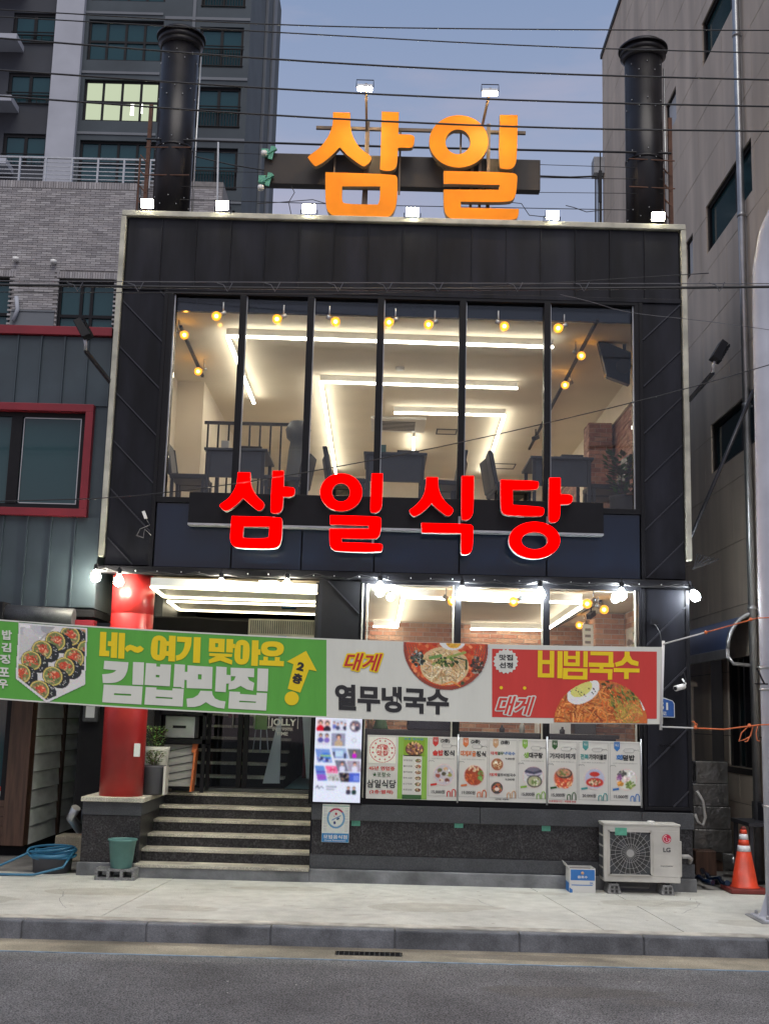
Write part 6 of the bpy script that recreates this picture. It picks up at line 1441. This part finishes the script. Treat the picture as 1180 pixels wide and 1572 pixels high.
o = b.build('black_hooks', M['black'], loc=p); tag(o, 'row of small black hooks low on the right strip wall', 'hooks')
t = thing('cable_tail', 'white connector on a loose cable on the left strip wall', 'cable', P(221, 795, -.03)); p, q = P(220, 785, -.04), P(224, 796, -.04); MB().bar(p, q, .03).build('connector', M['white'], t)
MB().tube([P(*w, -.04) for w in ((224, 796), (230, 806), (215, 812), (210, 822), (220, 826), (222, 812), (232, 822))], .005, 5).build('cable', M['wgrey'], t)
b = MB(); 
for k in range(5): p = P(1062, 874, -.05); a = .3+.22*k; b.tube([p, p+Vector((.05+.03*k, 0, .06)), p+Vector((.09+.05*k, 0, .16-.01*k)), p+Vector((.06+.04*k, 0, .17-.02*k)), p+Vector((.02, 0, .02))], .006, 5)
o = b.build('coiled_cable', M['wire'], loc=P(1062, 874, -.05)); tag(o, 'fan of black cable loops at the lower right corner of the facade', 'cable')
pipe = [(1163, 600, .1), (1062, 822, .1)]
o = MB().tube([PX(1157, 598, 4.1), P(1060, 825, .2)], .022, 6).build('grey_conduit', M['seam'], loc=P(1062, 822, .1)); tag(o, 'dark conduit slanting up from the facade edge to the stone wall', 'pipe')

# ------------------------------------------------------------------ right stone building
SX = 4.3; RZ = 15.5
RBt = thing('stone_building', 'tall beige stone clad building across the alley on the right', 'building', (6, 5, 0))
wins = [(2.70, 4.97, .70, 5.63), (2.70, 8.04, .70, 8.73), (2.70, 10.83, .70, 11.50), (2.70, 13.6, .7, 14.3)]
slots = [(4.85, 10.86, 4.2, 11.42), (3.78, 8.07, 3.40, 8.66)]
holes = [(w[2], w[1], w[0], w[3]) for w in wins]+[(s[2], s[1], s[0], s[3]) for s in slots]+[(1.0, 1.2, 2.2, 2.5)]
b = MB(); b.box(SX+.16, -.6, 0, SX+8, 10.24, RZ); b.build('core', M['joint'], RBt)
b = MB(); holes_wall(b, -.6, 0, 10.24, RZ, holes, 0, 1)
# backing sheet with openings (mapped y->depth)
bb = MB()
for i in range(0, len(b.v), 8):
    ys = [v[0] for v in b.v[i:i+8]]; zs = [v[2] for v in b.v[i:i+8]]; bb.box(SX+.02, min(ys), min(zs), SX+.16, max(ys), max(zs))
bb.build('wall', M['joint'], RBt)
pw, ph = 1.2, .78; nz = int(RZ/ph)+1
for j in range(nz):
    for i in range(9):
        y0, y1, z0, z1 = -.6+i*pw+.004, -.6+(i+1)*pw-.004, j*ph+.004, min((j+1)*ph-.004, RZ)
        if z1-z0 < .05: continue
        rect = [(y0, z0, y1, z1)]
        for h in holes:
            new = []
            for (a, c, d, e_) in rect:
                if d <= h[0] or a >= h[2] or e_ <= h[1] or c >= h[3]: new.append((a, c, d, e_)); continue
                if a < h[0]: new.append((a, c, h[0], e_))
                if d > h[2]: new.append((h[2], c, d, e_))
                aa, dd = max(a, h[0]), min(d, h[2])
                if c < h[1]: new.append((aa, c, dd, h[1]))
                if e_ > h[3]: new.append((aa, h[3], dd, e_))
            rect = new
        if rect:
            m_ = MB()
            for (a, c, d, e_) in rect: m_.box(SX-.0012*((i+j) % 2), a, c, SX+.021, d, e_)
            if m_.v: m_.build('stone_panel', M['stone'], RBt)
for w in wins:
    f = MB(); y0, y1 = w[2], w[0]
    f.box(SX+.04, y0, w[1], SX+.10, y0+.05, w[3]).box(SX+.04, y1-.05, w[1], SX+.10, y1, w[3]).box(SX+.04, y0, w[1], SX+.10, y1, w[1]+.05).box(SX+.04, y0, w[3]-.05, SX+.10, y1, w[3]).box(SX+.04, 1.44, w[1], SX+.09, 1.49, w[3])
    fo = f.build('window', M['black'], RBt); MB().box(SX+.07, y0+.05, w[1]+.05, SX+.075, 1.44, w[3]-.05).build('pane', M['dglass'], fo); MB().box(SX+.07, 1.49, w[1]+.05, SX+.075, y1-.05, w[3]-.05).build('pane', M['dglass'], fo)
for s in slots:
    f = MB(); f.box(SX+.03, s[2], s[1], SX+.07, s[2]+.03, s[3]).box(SX+.03, s[0]-.03, s[1], SX+.07, s[0], s[3]).box(SX+.03, s[2], s[3]-.03, SX+.07, s[0], s[3]); fo = f.build('window', M['black'], RBt)
    MB().box(SX+.05, s[2]+.03, s[1], SX+.055, s[0]-.03, s[3]-.03).build('pane', M['frost'], fo)
MB().box(SX-.03, -.6, RZ, SX+8, 10.28, RZ+.1).build('coping', M['cap'], RBt); MB().box(SX+.15, 1.0, 1.2, SX+.158, 2.2, 2.5).build('pane', M['dglass'], RBt)
f = MB(); f.box(SX-.01, 1.0, 1.12, SX+.1, 2.3, 1.19).box(SX+.03, 2.12, 1.2, SX+.1, 2.2, 2.5).box(SX+.03, 1.6, 1.2, SX+.1, 1.66, 2.5); f.build('ground_window_frame', M['black'], RBt)
MB().box(SX-.012, 2.4, 1.1, SX-.0045, 2.9, 2.5).build('door_leaf', M['cap'], RBt)
def dpipe(y, x, r, z0, z1, label, ms=6):
    t = thing('drain_pipe', label, 'pipe', (x, y, z0)); MB().tube([(x, y, z0), (x, y, z1)], r, 12).build('pipe', M['steel'], t)
    for k in range(ms): z = z0+.6+k*(z1-z0-1)/ms; MB().lathe([(r+.008, z), (r+.008, z+.05)], (x, y, 0), 12).build('clamp', M['steel'], t); MB().bar((x, y, z+.02), (SX, y, z+.02), .02).build('standoff', M['steel'], t)
    return t
dpipe(.93, SX-.07, .045, 0, 15.4, 'galvanised drain pipe down the near part of the stone wall')
t = dpipe(10.15, SX-.08, .05, 4, 12.8, 'drain pipe at the far corner of the stone building'); MB().box(SX-.22, 10.0, 12.8, SX+.02, 10.3, 13.15).build('hopper', M['steel'], t)
# awning
t = thing('awning', 'dark blue barrel awning on pale rails over the alley door', 'awning', (SX-.3, 2, 2.6)); b = MB(); n_s = 8; V = []
for i in range(n_s+1): a = math.pi/2*i/n_s; V += [(SX-.36*math.sin(a), .95, 2.55+.42*math.cos(a)), (SX-.36*math.sin(a), 4.2, 2.55+.42*math.cos(a))]
b.add(V, [(2*i, 2*i+1, 2*i+3, 2*i+2) for i in range(n_s)], True); b.build('canopy', M['awn'], t)
MB().box(SX-.38, .93, 2.44, SX-.34, 4.2, 2.55).build('front_rail', M['steel'], t, bevel=.004)
MB().tube([(SX-.36*math.sin(math.pi/2*i/8), .93, 2.55+.42*math.cos(math.pi/2*i/8)) for i in range(9)], .025, 8).build('end_hoop', M['steel'], t); MB().tube([(SX-.36, .93, 2.46), (SX-.3, .93, 2.38), (SX, .93, 2.36)], .022, 8).build('lower_rail', M['steel'], t)
# gate pillar
t = thing('gate_pillar', 'pale stone gate pillar with a pyramid cap in the alley', 'pillar', (4.02, 3.4, 0)); MB().box(3.82, 3.2, 0, 4.14, 3.55, 2.18).build('shaft', M['stone'], t, bevel=.006); MB().box(3.78, 3.16, 2.18, 4.18, 3.59, 2.24).build('cap_slab', M['stone'], t, bevel=.004)
MB().hexa([(3.79, 3.17, 2.24), (4.17, 3.17, 2.24), (4.17, 3.58, 2.24), (3.79, 3.58, 2.24), (3.95, 3.34, 2.33), (4.0, 3.34, 2.33), (4.0, 3.4, 2.33), (3.95, 3.4, 2.33)]).build('cap_top', M['stone'], t)
# wrapped goods
t = thing('wrapped_stack', 'tall stack of boxes in shiny clear wrap in the alley', 'stack', (3.95, 1.9, 0)); r = random.Random(8)
for k in range(4): z = .22+k*.26; MB().box(3.70+r.uniform(-.02, .02), 1.6, z, 4.12+r.uniform(-.02, .02), 2.1, z+.262).build('wrapped_box', M['wrap'], t, bevel=.012)
for k in range(2): z = .1+k*.42; MB().box(3.42+r.uniform(-.02, .02), 1.75, z, 3.68, 2.15, z+.40).build('wrapped_box', M['wrap'], t, bevel=.04)
MB().box(3.44, 1.7, 0, 4.05, 2.1, .10).build('pallet', M['wood'], t)
o = MB().box(3.62, 1.28, 0, 3.86, 1.5, .27).build('brown_crate', M['wood'], loc=(3.74, 1.4, 0), bevel=.01); tag(o, 'brown box at the foot of the wrapped stack', 'box')
o = MB().tube([(3.92, 1.25, .16), (4.16, 1.18, .16)], .10, 14).build('wrapped_roll', M['wrap'], loc=(4.0, 1.2, .06)); tag(o, 'wrapped roll lying behind the traffic cone', 'roll')
o = MB().tube([P(1069, 1215, .9), P(1078, 1230, .9), P(1082, 1255, .9), P(1079, 1268, .9), P(1070, 1262, .9), P(1066, 1250, .9)], .02, 8).build('white_pipe_loop', M['acg'], loc=P(1075, 1240, .9)); tag(o, 'pale bent hose against the side of the restaurant in the alley', 'hose')
t = thing('side_table', 'dark wooden table edge against the alley wall behind the cone', 'table', (4.15, .75, 0)); MB().box(3.98, .45, .62, 4.28, 1.1, .66).box(4.22, .45, .66, 4.27, 1.1, .85).build('top', M['furn'], t); 
for a, c in ((4.0, .5), (4.0, 1.05), (4.25, .5)): MB().box(a, c-.02, 0, a+.04, c+.02, .62).build('leg', M['furn'], t)
b = MB(); r = random.Random(4)
for k in range(3): b.tube([(3.32+.14*k+r.uniform(-.05, .05), .12+.1*j*(1+.2*k)-.02*k, .025+.06*abs(math.sin(j*1.3+k))) for j in range(8)], .03, 7)
o = b.build('dark_hose_heap', M['navy'], loc=(3.4, .4, 0)); tag(o, 'dark blue cloth and hose heap on the alley floor by the corner', 'hose heap')
o = MB().tube([(3.6, .5, .02), (3.9, .42, .03), (4.2, .5, .04)], .02, 6).build('dark_rod', M['black'], loc=(3.6, .5, 0)); tag(o, 'dark rod on the alley floor behind the cone', 'rod')

# ------------------------------------------------------------------ left metal-clad building
LB = thing('metal_clad_building', 'slate metal building with dark red window frame and roof trim on the left', 'building', (-7, 4, 0)); LY = .12; LR = -3.12
wx0, wz0, wx1, wz1 = -6.6, 3.74, -3.26, 5.0
b = MB(); holes_wall(b, -12, 2.75, LR, 5.80, [(wx0+.08, wz0+.08, wx1-.08, wz1-.08)], LY+.02, LY+.14); b.box(LR-.1, LY+.14, 2.75, LR, .9, 5.8).box(-4.1, .9, 2.67, LR-.1, 1.0, 5.79).box(-4.2, 1.0, 2.67, -4.1, 8, 5.79); b.build('wall', M['teal'], LB)
sp = .262
k = 0; x = LR
while x > -6.9:
    xa, xb = x-sp+.003, x-.003
    segs = [(2.76, wz0-.0), (wz1, 5.79)] if xb > wx0 and xa < wx1 else [(2.76, 5.79)]
    if xa < wx1 < xb: segs = [(2.76, wz0), (wz1, 5.79)]
    for z0, z1 in segs: MB().box(xa, LY-.002*(k % 2), z0, xb, LY+.02, z1).build('panel', M['teal'], LB)
    if x < LR:
        s_ = MB()
        for z0, z1 in segs: s_.box(x-.007, LY-.026, z0, x+.007, LY-.003, z1)
        s_.build('standing_seam', M['teal'], LB)
    x -= sp; k += 1
MB().box(-12, LY-.05, 5.80, LR, 1.0, 5.90).build('red_roof_trim', M['redtrim'], LB, bevel=.004); MB().box(-12, 1.0, 5.80, -4.1, 8, 5.86).build('roof', M['base'], LB)
f = MB(); t_ = .085
f.box(wx0, LY-.07, wz0, wx1, LY+.05, wz0+t_).box(wx0, LY-.07, wz1-t_, wx1, LY+.05, wz1).box(wx1-t_, LY-.07, wz0+t_, wx1, LY+.05, wz1-t_); wf = f.build('window_frame', M['redtrim'], LB, bevel=.004)
f = MB(); y = LY+.03; a0_, a1_, c0, c1 = wx0, wx1-t_, wz0+t_, wz1-t_
f.box(a0_, y, c0, a1_, y+.05, c0+.06).box(a0_, y, c1-.05, a1_, y+.05, c1).box(a1_-.06, y, c0+.06, a1_, y+.05, c1-.05).box(-4.18, y-.01, c0+.06, -4.06, y+.05, c1-.05).box(-5.2, y-.01, c0+.06, -5.1, y+.05, c1-.05); f.build('sash', M['black'], wf)
b = MB()
for a in ((-4.05, c0+.065, -3.42, c0+.075), (-4.05, c1-.065, -3.42, c1-.055), (-4.05, c0+.065, -4.04, c1-.055), (-3.42, c0+.065, -3.41, c1-.055)): b.box(a[0], y+.012, a[1], a[2], y+.022, a[3])
b.build('bead', M['steel'], wf); MB().box(a0_, y+.03, c0+.05, -4.12, y+.035, c1-.04).build('pane', M['dglass'], wf); MB().box(-4.12, y+.025, c0+.05, a1_-.05, y+.03, c1-.04).build('pane', M['dglass'], wf)
MB().box(-12, .13, 2.66, LR, 1.0, 2.74).build('soffit', M['blackm'], LB)
# lower part
WYf = 1.31
MB().box(-12, -.12, 2.5, -4.02, 1.3, 2.78).build('eave', M['blackm'], LB, bevel=.01)
o = MB().tube([(-4.02, .0, 2.66), (-3.3, .0, 2.63)], .10, 16).build('gutter_pipe', M['cap'], LB); MB().box(-3.3, .06, 2.4, -3.1, .2, 2.62).build('red_soffit', M['redtrim'], LB)
MB().box(-4.28, WYf-.04, .12, -4.03, WYf+.16, 2.6).build('post', M['wood'], LB, bevel=.006); MB().box(-12, WYf, .55, -4.28, WYf+.1, .62).build('sill', M['wood'], LB)
for k in range(4): MB().box(-12, WYf+.01+.002*(k % 2), .12+k*.108, -4.285, WYf+.08, .222+k*.108).build('board', M['wood'], LB)
MB().box(-12, WYf+.04, .63, -4.34, WYf+.05, 2.5).build('shop_window', M['dglass'], LB); MB().box(-4.345, WYf, .62, -4.285, WYf+.08, 2.55).build('window_frame', M['black'], LB)
MB().box(-12, WYf+.12, 0, -4.05, 5, .12).build('base_course', M['blackm'], LB)
# siding wall along the alley
ya, yc = 1.47, 4.0
MB().box(-4.10, ya, .1, -4.06, yc, 2.66).build('siding_backing', M['wood'], LB)
def sid(y0, y1):
    for k in range(12):
        z = .12+k*.205; MB().hexa([(-4.062, y0, z), (-4.028, y0, z), (-4.028, y1, z), (-4.062, y1, z), (-4.062, y0, z+.195), (-4.044, y0, z+.195), (-4.044, y1, z+.195), (-4.062, y1, z+.195)]).build('siding_board', M['siding'], LB)
sid(ya, 2.62); sid(2.74, 3.6)
MB().box(-4.06, 2.63, .12, -4.01, 2.73, 2.6).build('batten', M['wood'], LB); MB().box(-4.06, 3.62, .12, -4.01, 3.78, 2.6).build('batten', M['wood'], LB)
o = MB().box(-4.02, 3.9, 0, -3.05, 4.0, 2.7).build('alley_wall', M['blackm'], LB); MB().box(-4.0, 3.78, 0, -3.1, 3.89, .55).build('alley_wall_base', M['base'], LB)
o = MB().box(-3.47, 1.2, .55, -3.10, 1.6, 2.55).build('dark_alley_box', M['blackm'], loc=(-3.3, 1.4, .55)); tag(o, 'tall dark box in the left alley behind the red column', 'cabinet')  # plain dark box in place of the dark panel between siding and pier
t = thing('electric_meter', 'glass fronted electricity meter high in the left alley', 'meter', P(140, 1098, 1.15)); p = P(140, 1098, 1.15); MB().box(p.x-.09, 1.1, p.z-.08, p.x+.09, 1.19, p.z+.16).build('case', M['cap'], t, bevel=.02); MB().box(p.x-.05, 1.09, p.z-.03, p.x+.05, 1.1, p.z+.1).build('dial', M['frost'], t)
t = thing('warning_notice', 'small white and red notice taped low on the left shop window', 'notice', (-4.5, 1.3, .8)); p, q = P(-4, 1238, WYf+.03), P(14, 1208, WYf+.03); MB().box(p.x, WYf+.028, p.z, q.x, WYf+.032, q.z).build('sheet', M['pwhite'], t); MB().box(p.x, WYf+.024, q.z-.05, q.x, WYf+.027, q.z).build('red_heading', M['pred'], t); MB().lathe([(.04, -.004), (.04, -.001), (.028, -.001), (.028, -.004)], ((p.x+q.x)/2, WYf+.028, (p.z+q.z)/2-.02), 16, 'y').build('ring_mark', M['dtext'], t)
o = MB().box(-3.6, 1.0, 0, -3.28, 1.3, .28).build('yellowed_crate', M['gutter'], loc=(-3.4, 1.1, 0), bevel=.02); tag(o, 'stained pale crate behind the hose tub', 'crate')
o = MB().tube([(-3.14, .25, .42), (-3.22, .15, .55), (-3.16, .1, .66)], .05, 10).build('vent_elbow', M['steel'], loc=(-3.15, .2, .5)); tag(o, 'shiny metal vent elbow on the left side of the pier', 'vent')

# ------------------------------------------------------------------ brick building behind
BYk = 20.
BB = thing('brick_building', 'pale grey brick building with a steel balustrade behind on the left', 'building', (-12, 24, 0))
bz1 = 17.0; bx1 = -7.62
bw_ = [(-9.72, 9.6, -8.02, 14.0), (-13.6, 9.6, -11.05, 14.0)]
b = MB(); holes_wall(b, -22, 0, bx1, bz1, bw_, BYk+.02, BYk+.4); b.box(-22, BYk+.4, 0, bx1, 30, bz1-.6); b.build('wall', M['mortar'], BB)
BC = [(.30, .29, .30), (.36, .35, .355), (.26, .25, .26), (.32, .305, .31)]
fnb = lambda x, z, d: (x, BYk+.02-d, z)
b = bricks(MB(), -13.6, 11.4, bx1, bz1-.22, .29, .068, .012, fnb, BC, .02, [(a[0]-.05, a[1], a[2]+.05, a[3]+.22) for a in bw_]); b.build('brickwork', M['brick'], BB, kind='stuff', color=True)
b = MB(); 
def soldier(x0, x1, z0, z1):
    x = x0
    while x < x1: k = random.choice(BC); j = random.uniform(.85, 1.15); b.col = tuple(q*j for q in k); b.box(x, BYk-.005, z0, x+.062, BYk+.02, z1); x += .075
    b.col = None
soldier(-13.6, bx1-.05, bz1-.21, bz1)
for a in bw_: soldier(a[0]-.05, a[2]+.03, a[3]+.01, a[3]+.20)
b.build('soldier_course', M['brick'], BB, kind='stuff', color=True)
b = MB(); b.box(-11.0, BYk-.04, 12.95, -9.75, BYk+.02, 13.0); b.build('string_course', M['aptg'], BB); MB().box(-11.02, BYk-.02, 9, -9.76, BYk+.01, 12.94).build('render_panel', M['aptg'], BB)
def wingrid(par, x0, z0, x1, z1, y, xs, zs, fm, pm, fw_=.07, bars=None, dep=.12, pm2=None):
    f = MB(); XS = [x0]+xs+[x1]; ZS = [z0]+zs+[z1]
    for x in XS: f.box(min(max(x-fw_/2, x0), x1-fw_), y, z0, min(max(x-fw_/2, x0), x1-fw_)+fw_, y+dep, z1)
    for z in ZS: zz = min(max(z-fw_/2, z0), z1-fw_); f.box(x0, y-.004, zz, x1, y+dep-.004, zz+fw_)
    fo = f.build('window', fm, par)
    for i in range(len(XS)-1):
        for j in range(len(ZS)-1):
            mm = pm if not pm2 or (i+j) % 2 == 0 else pm2
            MB().box(XS[i]+.02, y+dep*.5, ZS[j]+.02, XS[i+1]-.02, y+dep*.5+.02, ZS[j+1]-.02).build('pane', mm, fo)
    if bars:
        g_ = MB(); n_b = int((x1-x0)/bars[2])
        for k in range(n_b+1): g_.box(x0+k*bars[2], y-.18, bars[0], x0+k*bars[2]+.035, y-.14, bars[1])
        g_.box(x0-.03, y-.2, bars[1], x1+.03, y-.12, bars[1]+.05); g_.box(x0-.03, y-.2, bars[0]-.02, x1+.03, y-.12, bars[0]+.02); g_.box(x0-.03, y-.2, bars[1]+.16, x1+.03, y-.14, bars[1]+.20); g_.build('guard_rail', M['black'], fo)
    return fo
wingrid(BB, -9.72, 9.6, -8.02, 14.0, BYk+.15, [-9.05, -8.75], [11.2, 12.9], M['black'], M['dglass'], .09)
wingrid(BB, -13.6, 9.6, -11.05, 14.0, BYk+.15, [-12.3], [12.9], M['black'], M['dglass'], .09)
t = thing('balustrade', 'steel rail balustrade along the top of the brick building', 'railing', (-11, 20.3, 17)); 
b = MB()
for z in (17.88,): b.box(-14, 20.3, z, bx1+.5, 20.36, z+.05)
for k in range(6): z = 17.1+k*.13; b.box(-14, 20.32, z, bx1+.5, 20.34, z+.025)
b.build('rail', M['steel'], t)
for k in range(9): x = -13.6+k*.78; MB().box(x, 20.3, 17.0, x+.05, 20.36, 17.88).build('post', M['steel'], t)
for k, (u, v) in enumerate(((24, 398), (82, 402))): p = P(u, v, BYk-.1); o = MB().lathe([(.07, -.04), (.09, .0), (.09, .06)], p, 12).build('wall_lamp', M['white'], loc=p); tag(o, ['left', 'right'][k]+' small round lamp on the brick wall', 'lamp', 'lamps on the brick wall')
# lower brick wing behind the chimney
MB().box(-7.6, 20.5, 0, -5.15, 24, 17.35).build('wing', M['mortar'], BB); b = bricks(MB(), -7.58, 14.2, -5.17, 17.1, .29, .068, .012, lambda x, z, d: (x, 20.5-d, z), BC, .02); b.build('brickwork', M['brick'], BB, kind='stuff', color=True)
# white drain stub on brick wall
o = MB().tube([P(25, 455, BYk-.1), P(27, 475, BYk-.1), P(20, 492, BYk-.1)], .06, 8).build('wall_pipe', M['aptw'], loc=P(25, 455, BYk-.1)); tag(o, 'pale curved pipe on the brick wall between its windows', 'pipe')

# ------------------------------------------------------------------ apartment tower far behind
AYp = 42.
AP = thing('apartment_tower', 'dark apartment tower with a white vertical band and railed windows', 'building', (-14, 48, 0))
rows = [29.35+3.3*k for k in range(-3, 5)]   # tops of windows per storey
R1 = [(-10.09, z-2.25 if k else z-2.25, -7.86, z) for k, z in enumerate(rows)]
R2 = [(-15.75, z-2.25, -11.95, z) for z in [q+.25 for q in rows]]
R3 = [(-19.55, z-1.75, -17.33, z) for z in [q+.45 for q in rows]]
zt2 = 46
b = MB(); holes_wall(b, -16.0, 0, -7.55, zt2, R1+R2, AYp, AYp+.4); b.box(-16, AYp+.4, 0, -7.55, AYp+14, zt2); b.build('wall', M['aptd'], AP)
MB().box(-17.35, AYp-.35, 0, -15.95, AYp+6, zt2).build('white_band', M['aptw'], AP)
b = MB(); holes_wall(b, -30, 0, -17.33, zt2, R3, AYp-.1, AYp+.3); b.box(-30, AYp+.3, 0, -17.33, AYp+12, zt2); b.build('dark_wall', M['aptk'], AP)
MB().box(-10.5, AYp-.06, 0, -10.35, AYp, zt2).build('pilaster', M['aptg'], AP); MB().box(-7.54, AYp+6, 0, -7.40, AYp+6.2, zt2).box(-7.54, AYp+9.5, 0, -7.45, AYp+11, zt2).build('down_pipe', M['aptg'], AP)
for z in rows:
    MB().box(-11.9, AYp-.05, z+.35, -7.56, AYp, z+.5).build('storey_band', M['aptg'], AP); MB().box(-15.94, AYp-.05, z+.55, -12, AYp, z+.68).build('storey_band', M['aptg'], AP)
for k, r_ in enumerate(R1): wingrid(AP, r_[0], r_[1], r_[2], r_[3], AYp+.15, [(r_[0]+r_[2])/2], [], M['black'], M['dglass'], .14, (r_[1]+.1, r_[1]+1.0, .14), pm2=M['aptwin'] if 'aptwin' in M else None)
for k, r_ in enumerate(R2):
    lit = abs(r_[3]-(rows[4]+.25)) < .1
    w_ = (r_[2]-r_[0])/4; fo = wingrid(AP, r_[0], r_[1], r_[2], r_[3], AYp+.15, [r_[0]+w_, r_[0]+2*w_, r_[0]+3*w_], [r_[1]+1.1], M['black'], M['aptlit'] if lit else M['dglass'], .12)
    if lit:
        for a in (.35, .9): MB().box(r_[0]+2.2*w_+a*.8, AYp+.16, r_[1]+.35+a*.2, r_[0]+2.2*w_+a*.8+.16, AYp+.17, r_[1]+.95+a*.2).build('ceiling_lamp', M['aptlamp'], fo)
for k, r_ in enumerate(R3): wingrid(AP, r_[0], r_[1], r_[2], r_[3], AYp+.0, [(r_[0]+r_[2])/2], [], M['black'], M['dglass'], .16, (r_[1]+.05, r_[1]+.45, .5))
for k, z in enumerate(rows): MB().box(-21.5, AYp-1.3, z+1.55-.0, -18.9, AYp-.1, z+1.85).build('balcony_slab', M['aptw'], AP)

# ------------------------------------------------------------------ overhead wires
def wirep(pts, Y, r, label, m='wire', sag=.02):
    q = [P(u, v, Y) for u, v in pts]; d0 = q[0]-q[1]; d1 = q[-1]-q[-2]; q = ([q[0]+d0.normalized()*2.5] if pts[0][0] < 100 else [])+q+[q[-1]+d1.normalized()*2.5]
    # smooth the polyline
    for _ in range(2):
        n_ = [q[0]]
        for a, c in zip(q[:-1], q[1:]): n_ += [a*.75+c*.25, a*.25+c*.75]
        q = n_+[q[-1]]
    o = MB().tube(q, r, 6).build('overhead_wire', M[m], loc=q[0]); tag(o, label, 'wire', 'overhead wires across the street'); return o
wirep([(0, 14), (440, 40), (840, 45), (1180, 46)], -3.2, .0055, 'topmost overhead wire crossing the sky')
wirep([(0, 25), (440, 50), (840, 72), (1180, 81)], -3.2, .0055, 'second overhead wire from the top')
wirep([(0, 58), (440, 93), (840, 113.5), (1180, 122)], -3.2, .008, 'third overhead wire from the top, across the left chimney head')
wirep([(0, 107), (440, 138), (840, 156), (1180, 163)], -3.2, .008, 'fourth overhead wire, just below the two warm lamps')
wirep([(0, 147), (440, 179), (840, 197), (1180, 201)], -3.2, .008, 'fifth overhead wire, across the tops of the gold letters')
wirep([(0, 437), (300, 441), (600, 444), (900, 443), (1180, 440)], -3.0, .012, 'thick black cable bundle across the top of the upper window')
wirep([(0, 431), (400, 433), (800, 435), (1180, 435)], -3.0, .004, 'thin messenger wire just above the thick cable bundle', 'wgrey')
wirep([(0, 448), (260, 449), (560, 452), (640, 447)], -3.0, .004, 'thin wire drooping just below the thick cable bundle')
wirep([(-20, 770), (240, 763), (620, 700), (1000, 612), (1180, 560)], -3.0, .0045, 'thin wire slanting up to the right across the red letters')
wirep([(860, 452), (905, 462), (960, 480), (1080, 492), (1180, 506)], -3.0, .0025, 'hair thin wire near the upper right corner of the window', 'wgrey')
b = MB()
for u in (115, 208, 345, 418, 515, 590, 668, 790, 892, 1100):
    pts = [(u-12, 434), (u-2, 437), (u+4, 447), (u+8, 441), (u+12, 433)]; b.tube([P(a, c, -3.02) for a, c in pts], .004, 4)
o = b.build('cable_ties', M['wgrey'], loc=P(590, 440, -3)); tag(o, 'small wire ties hanging along the thick cable bundle', 'cable ties')
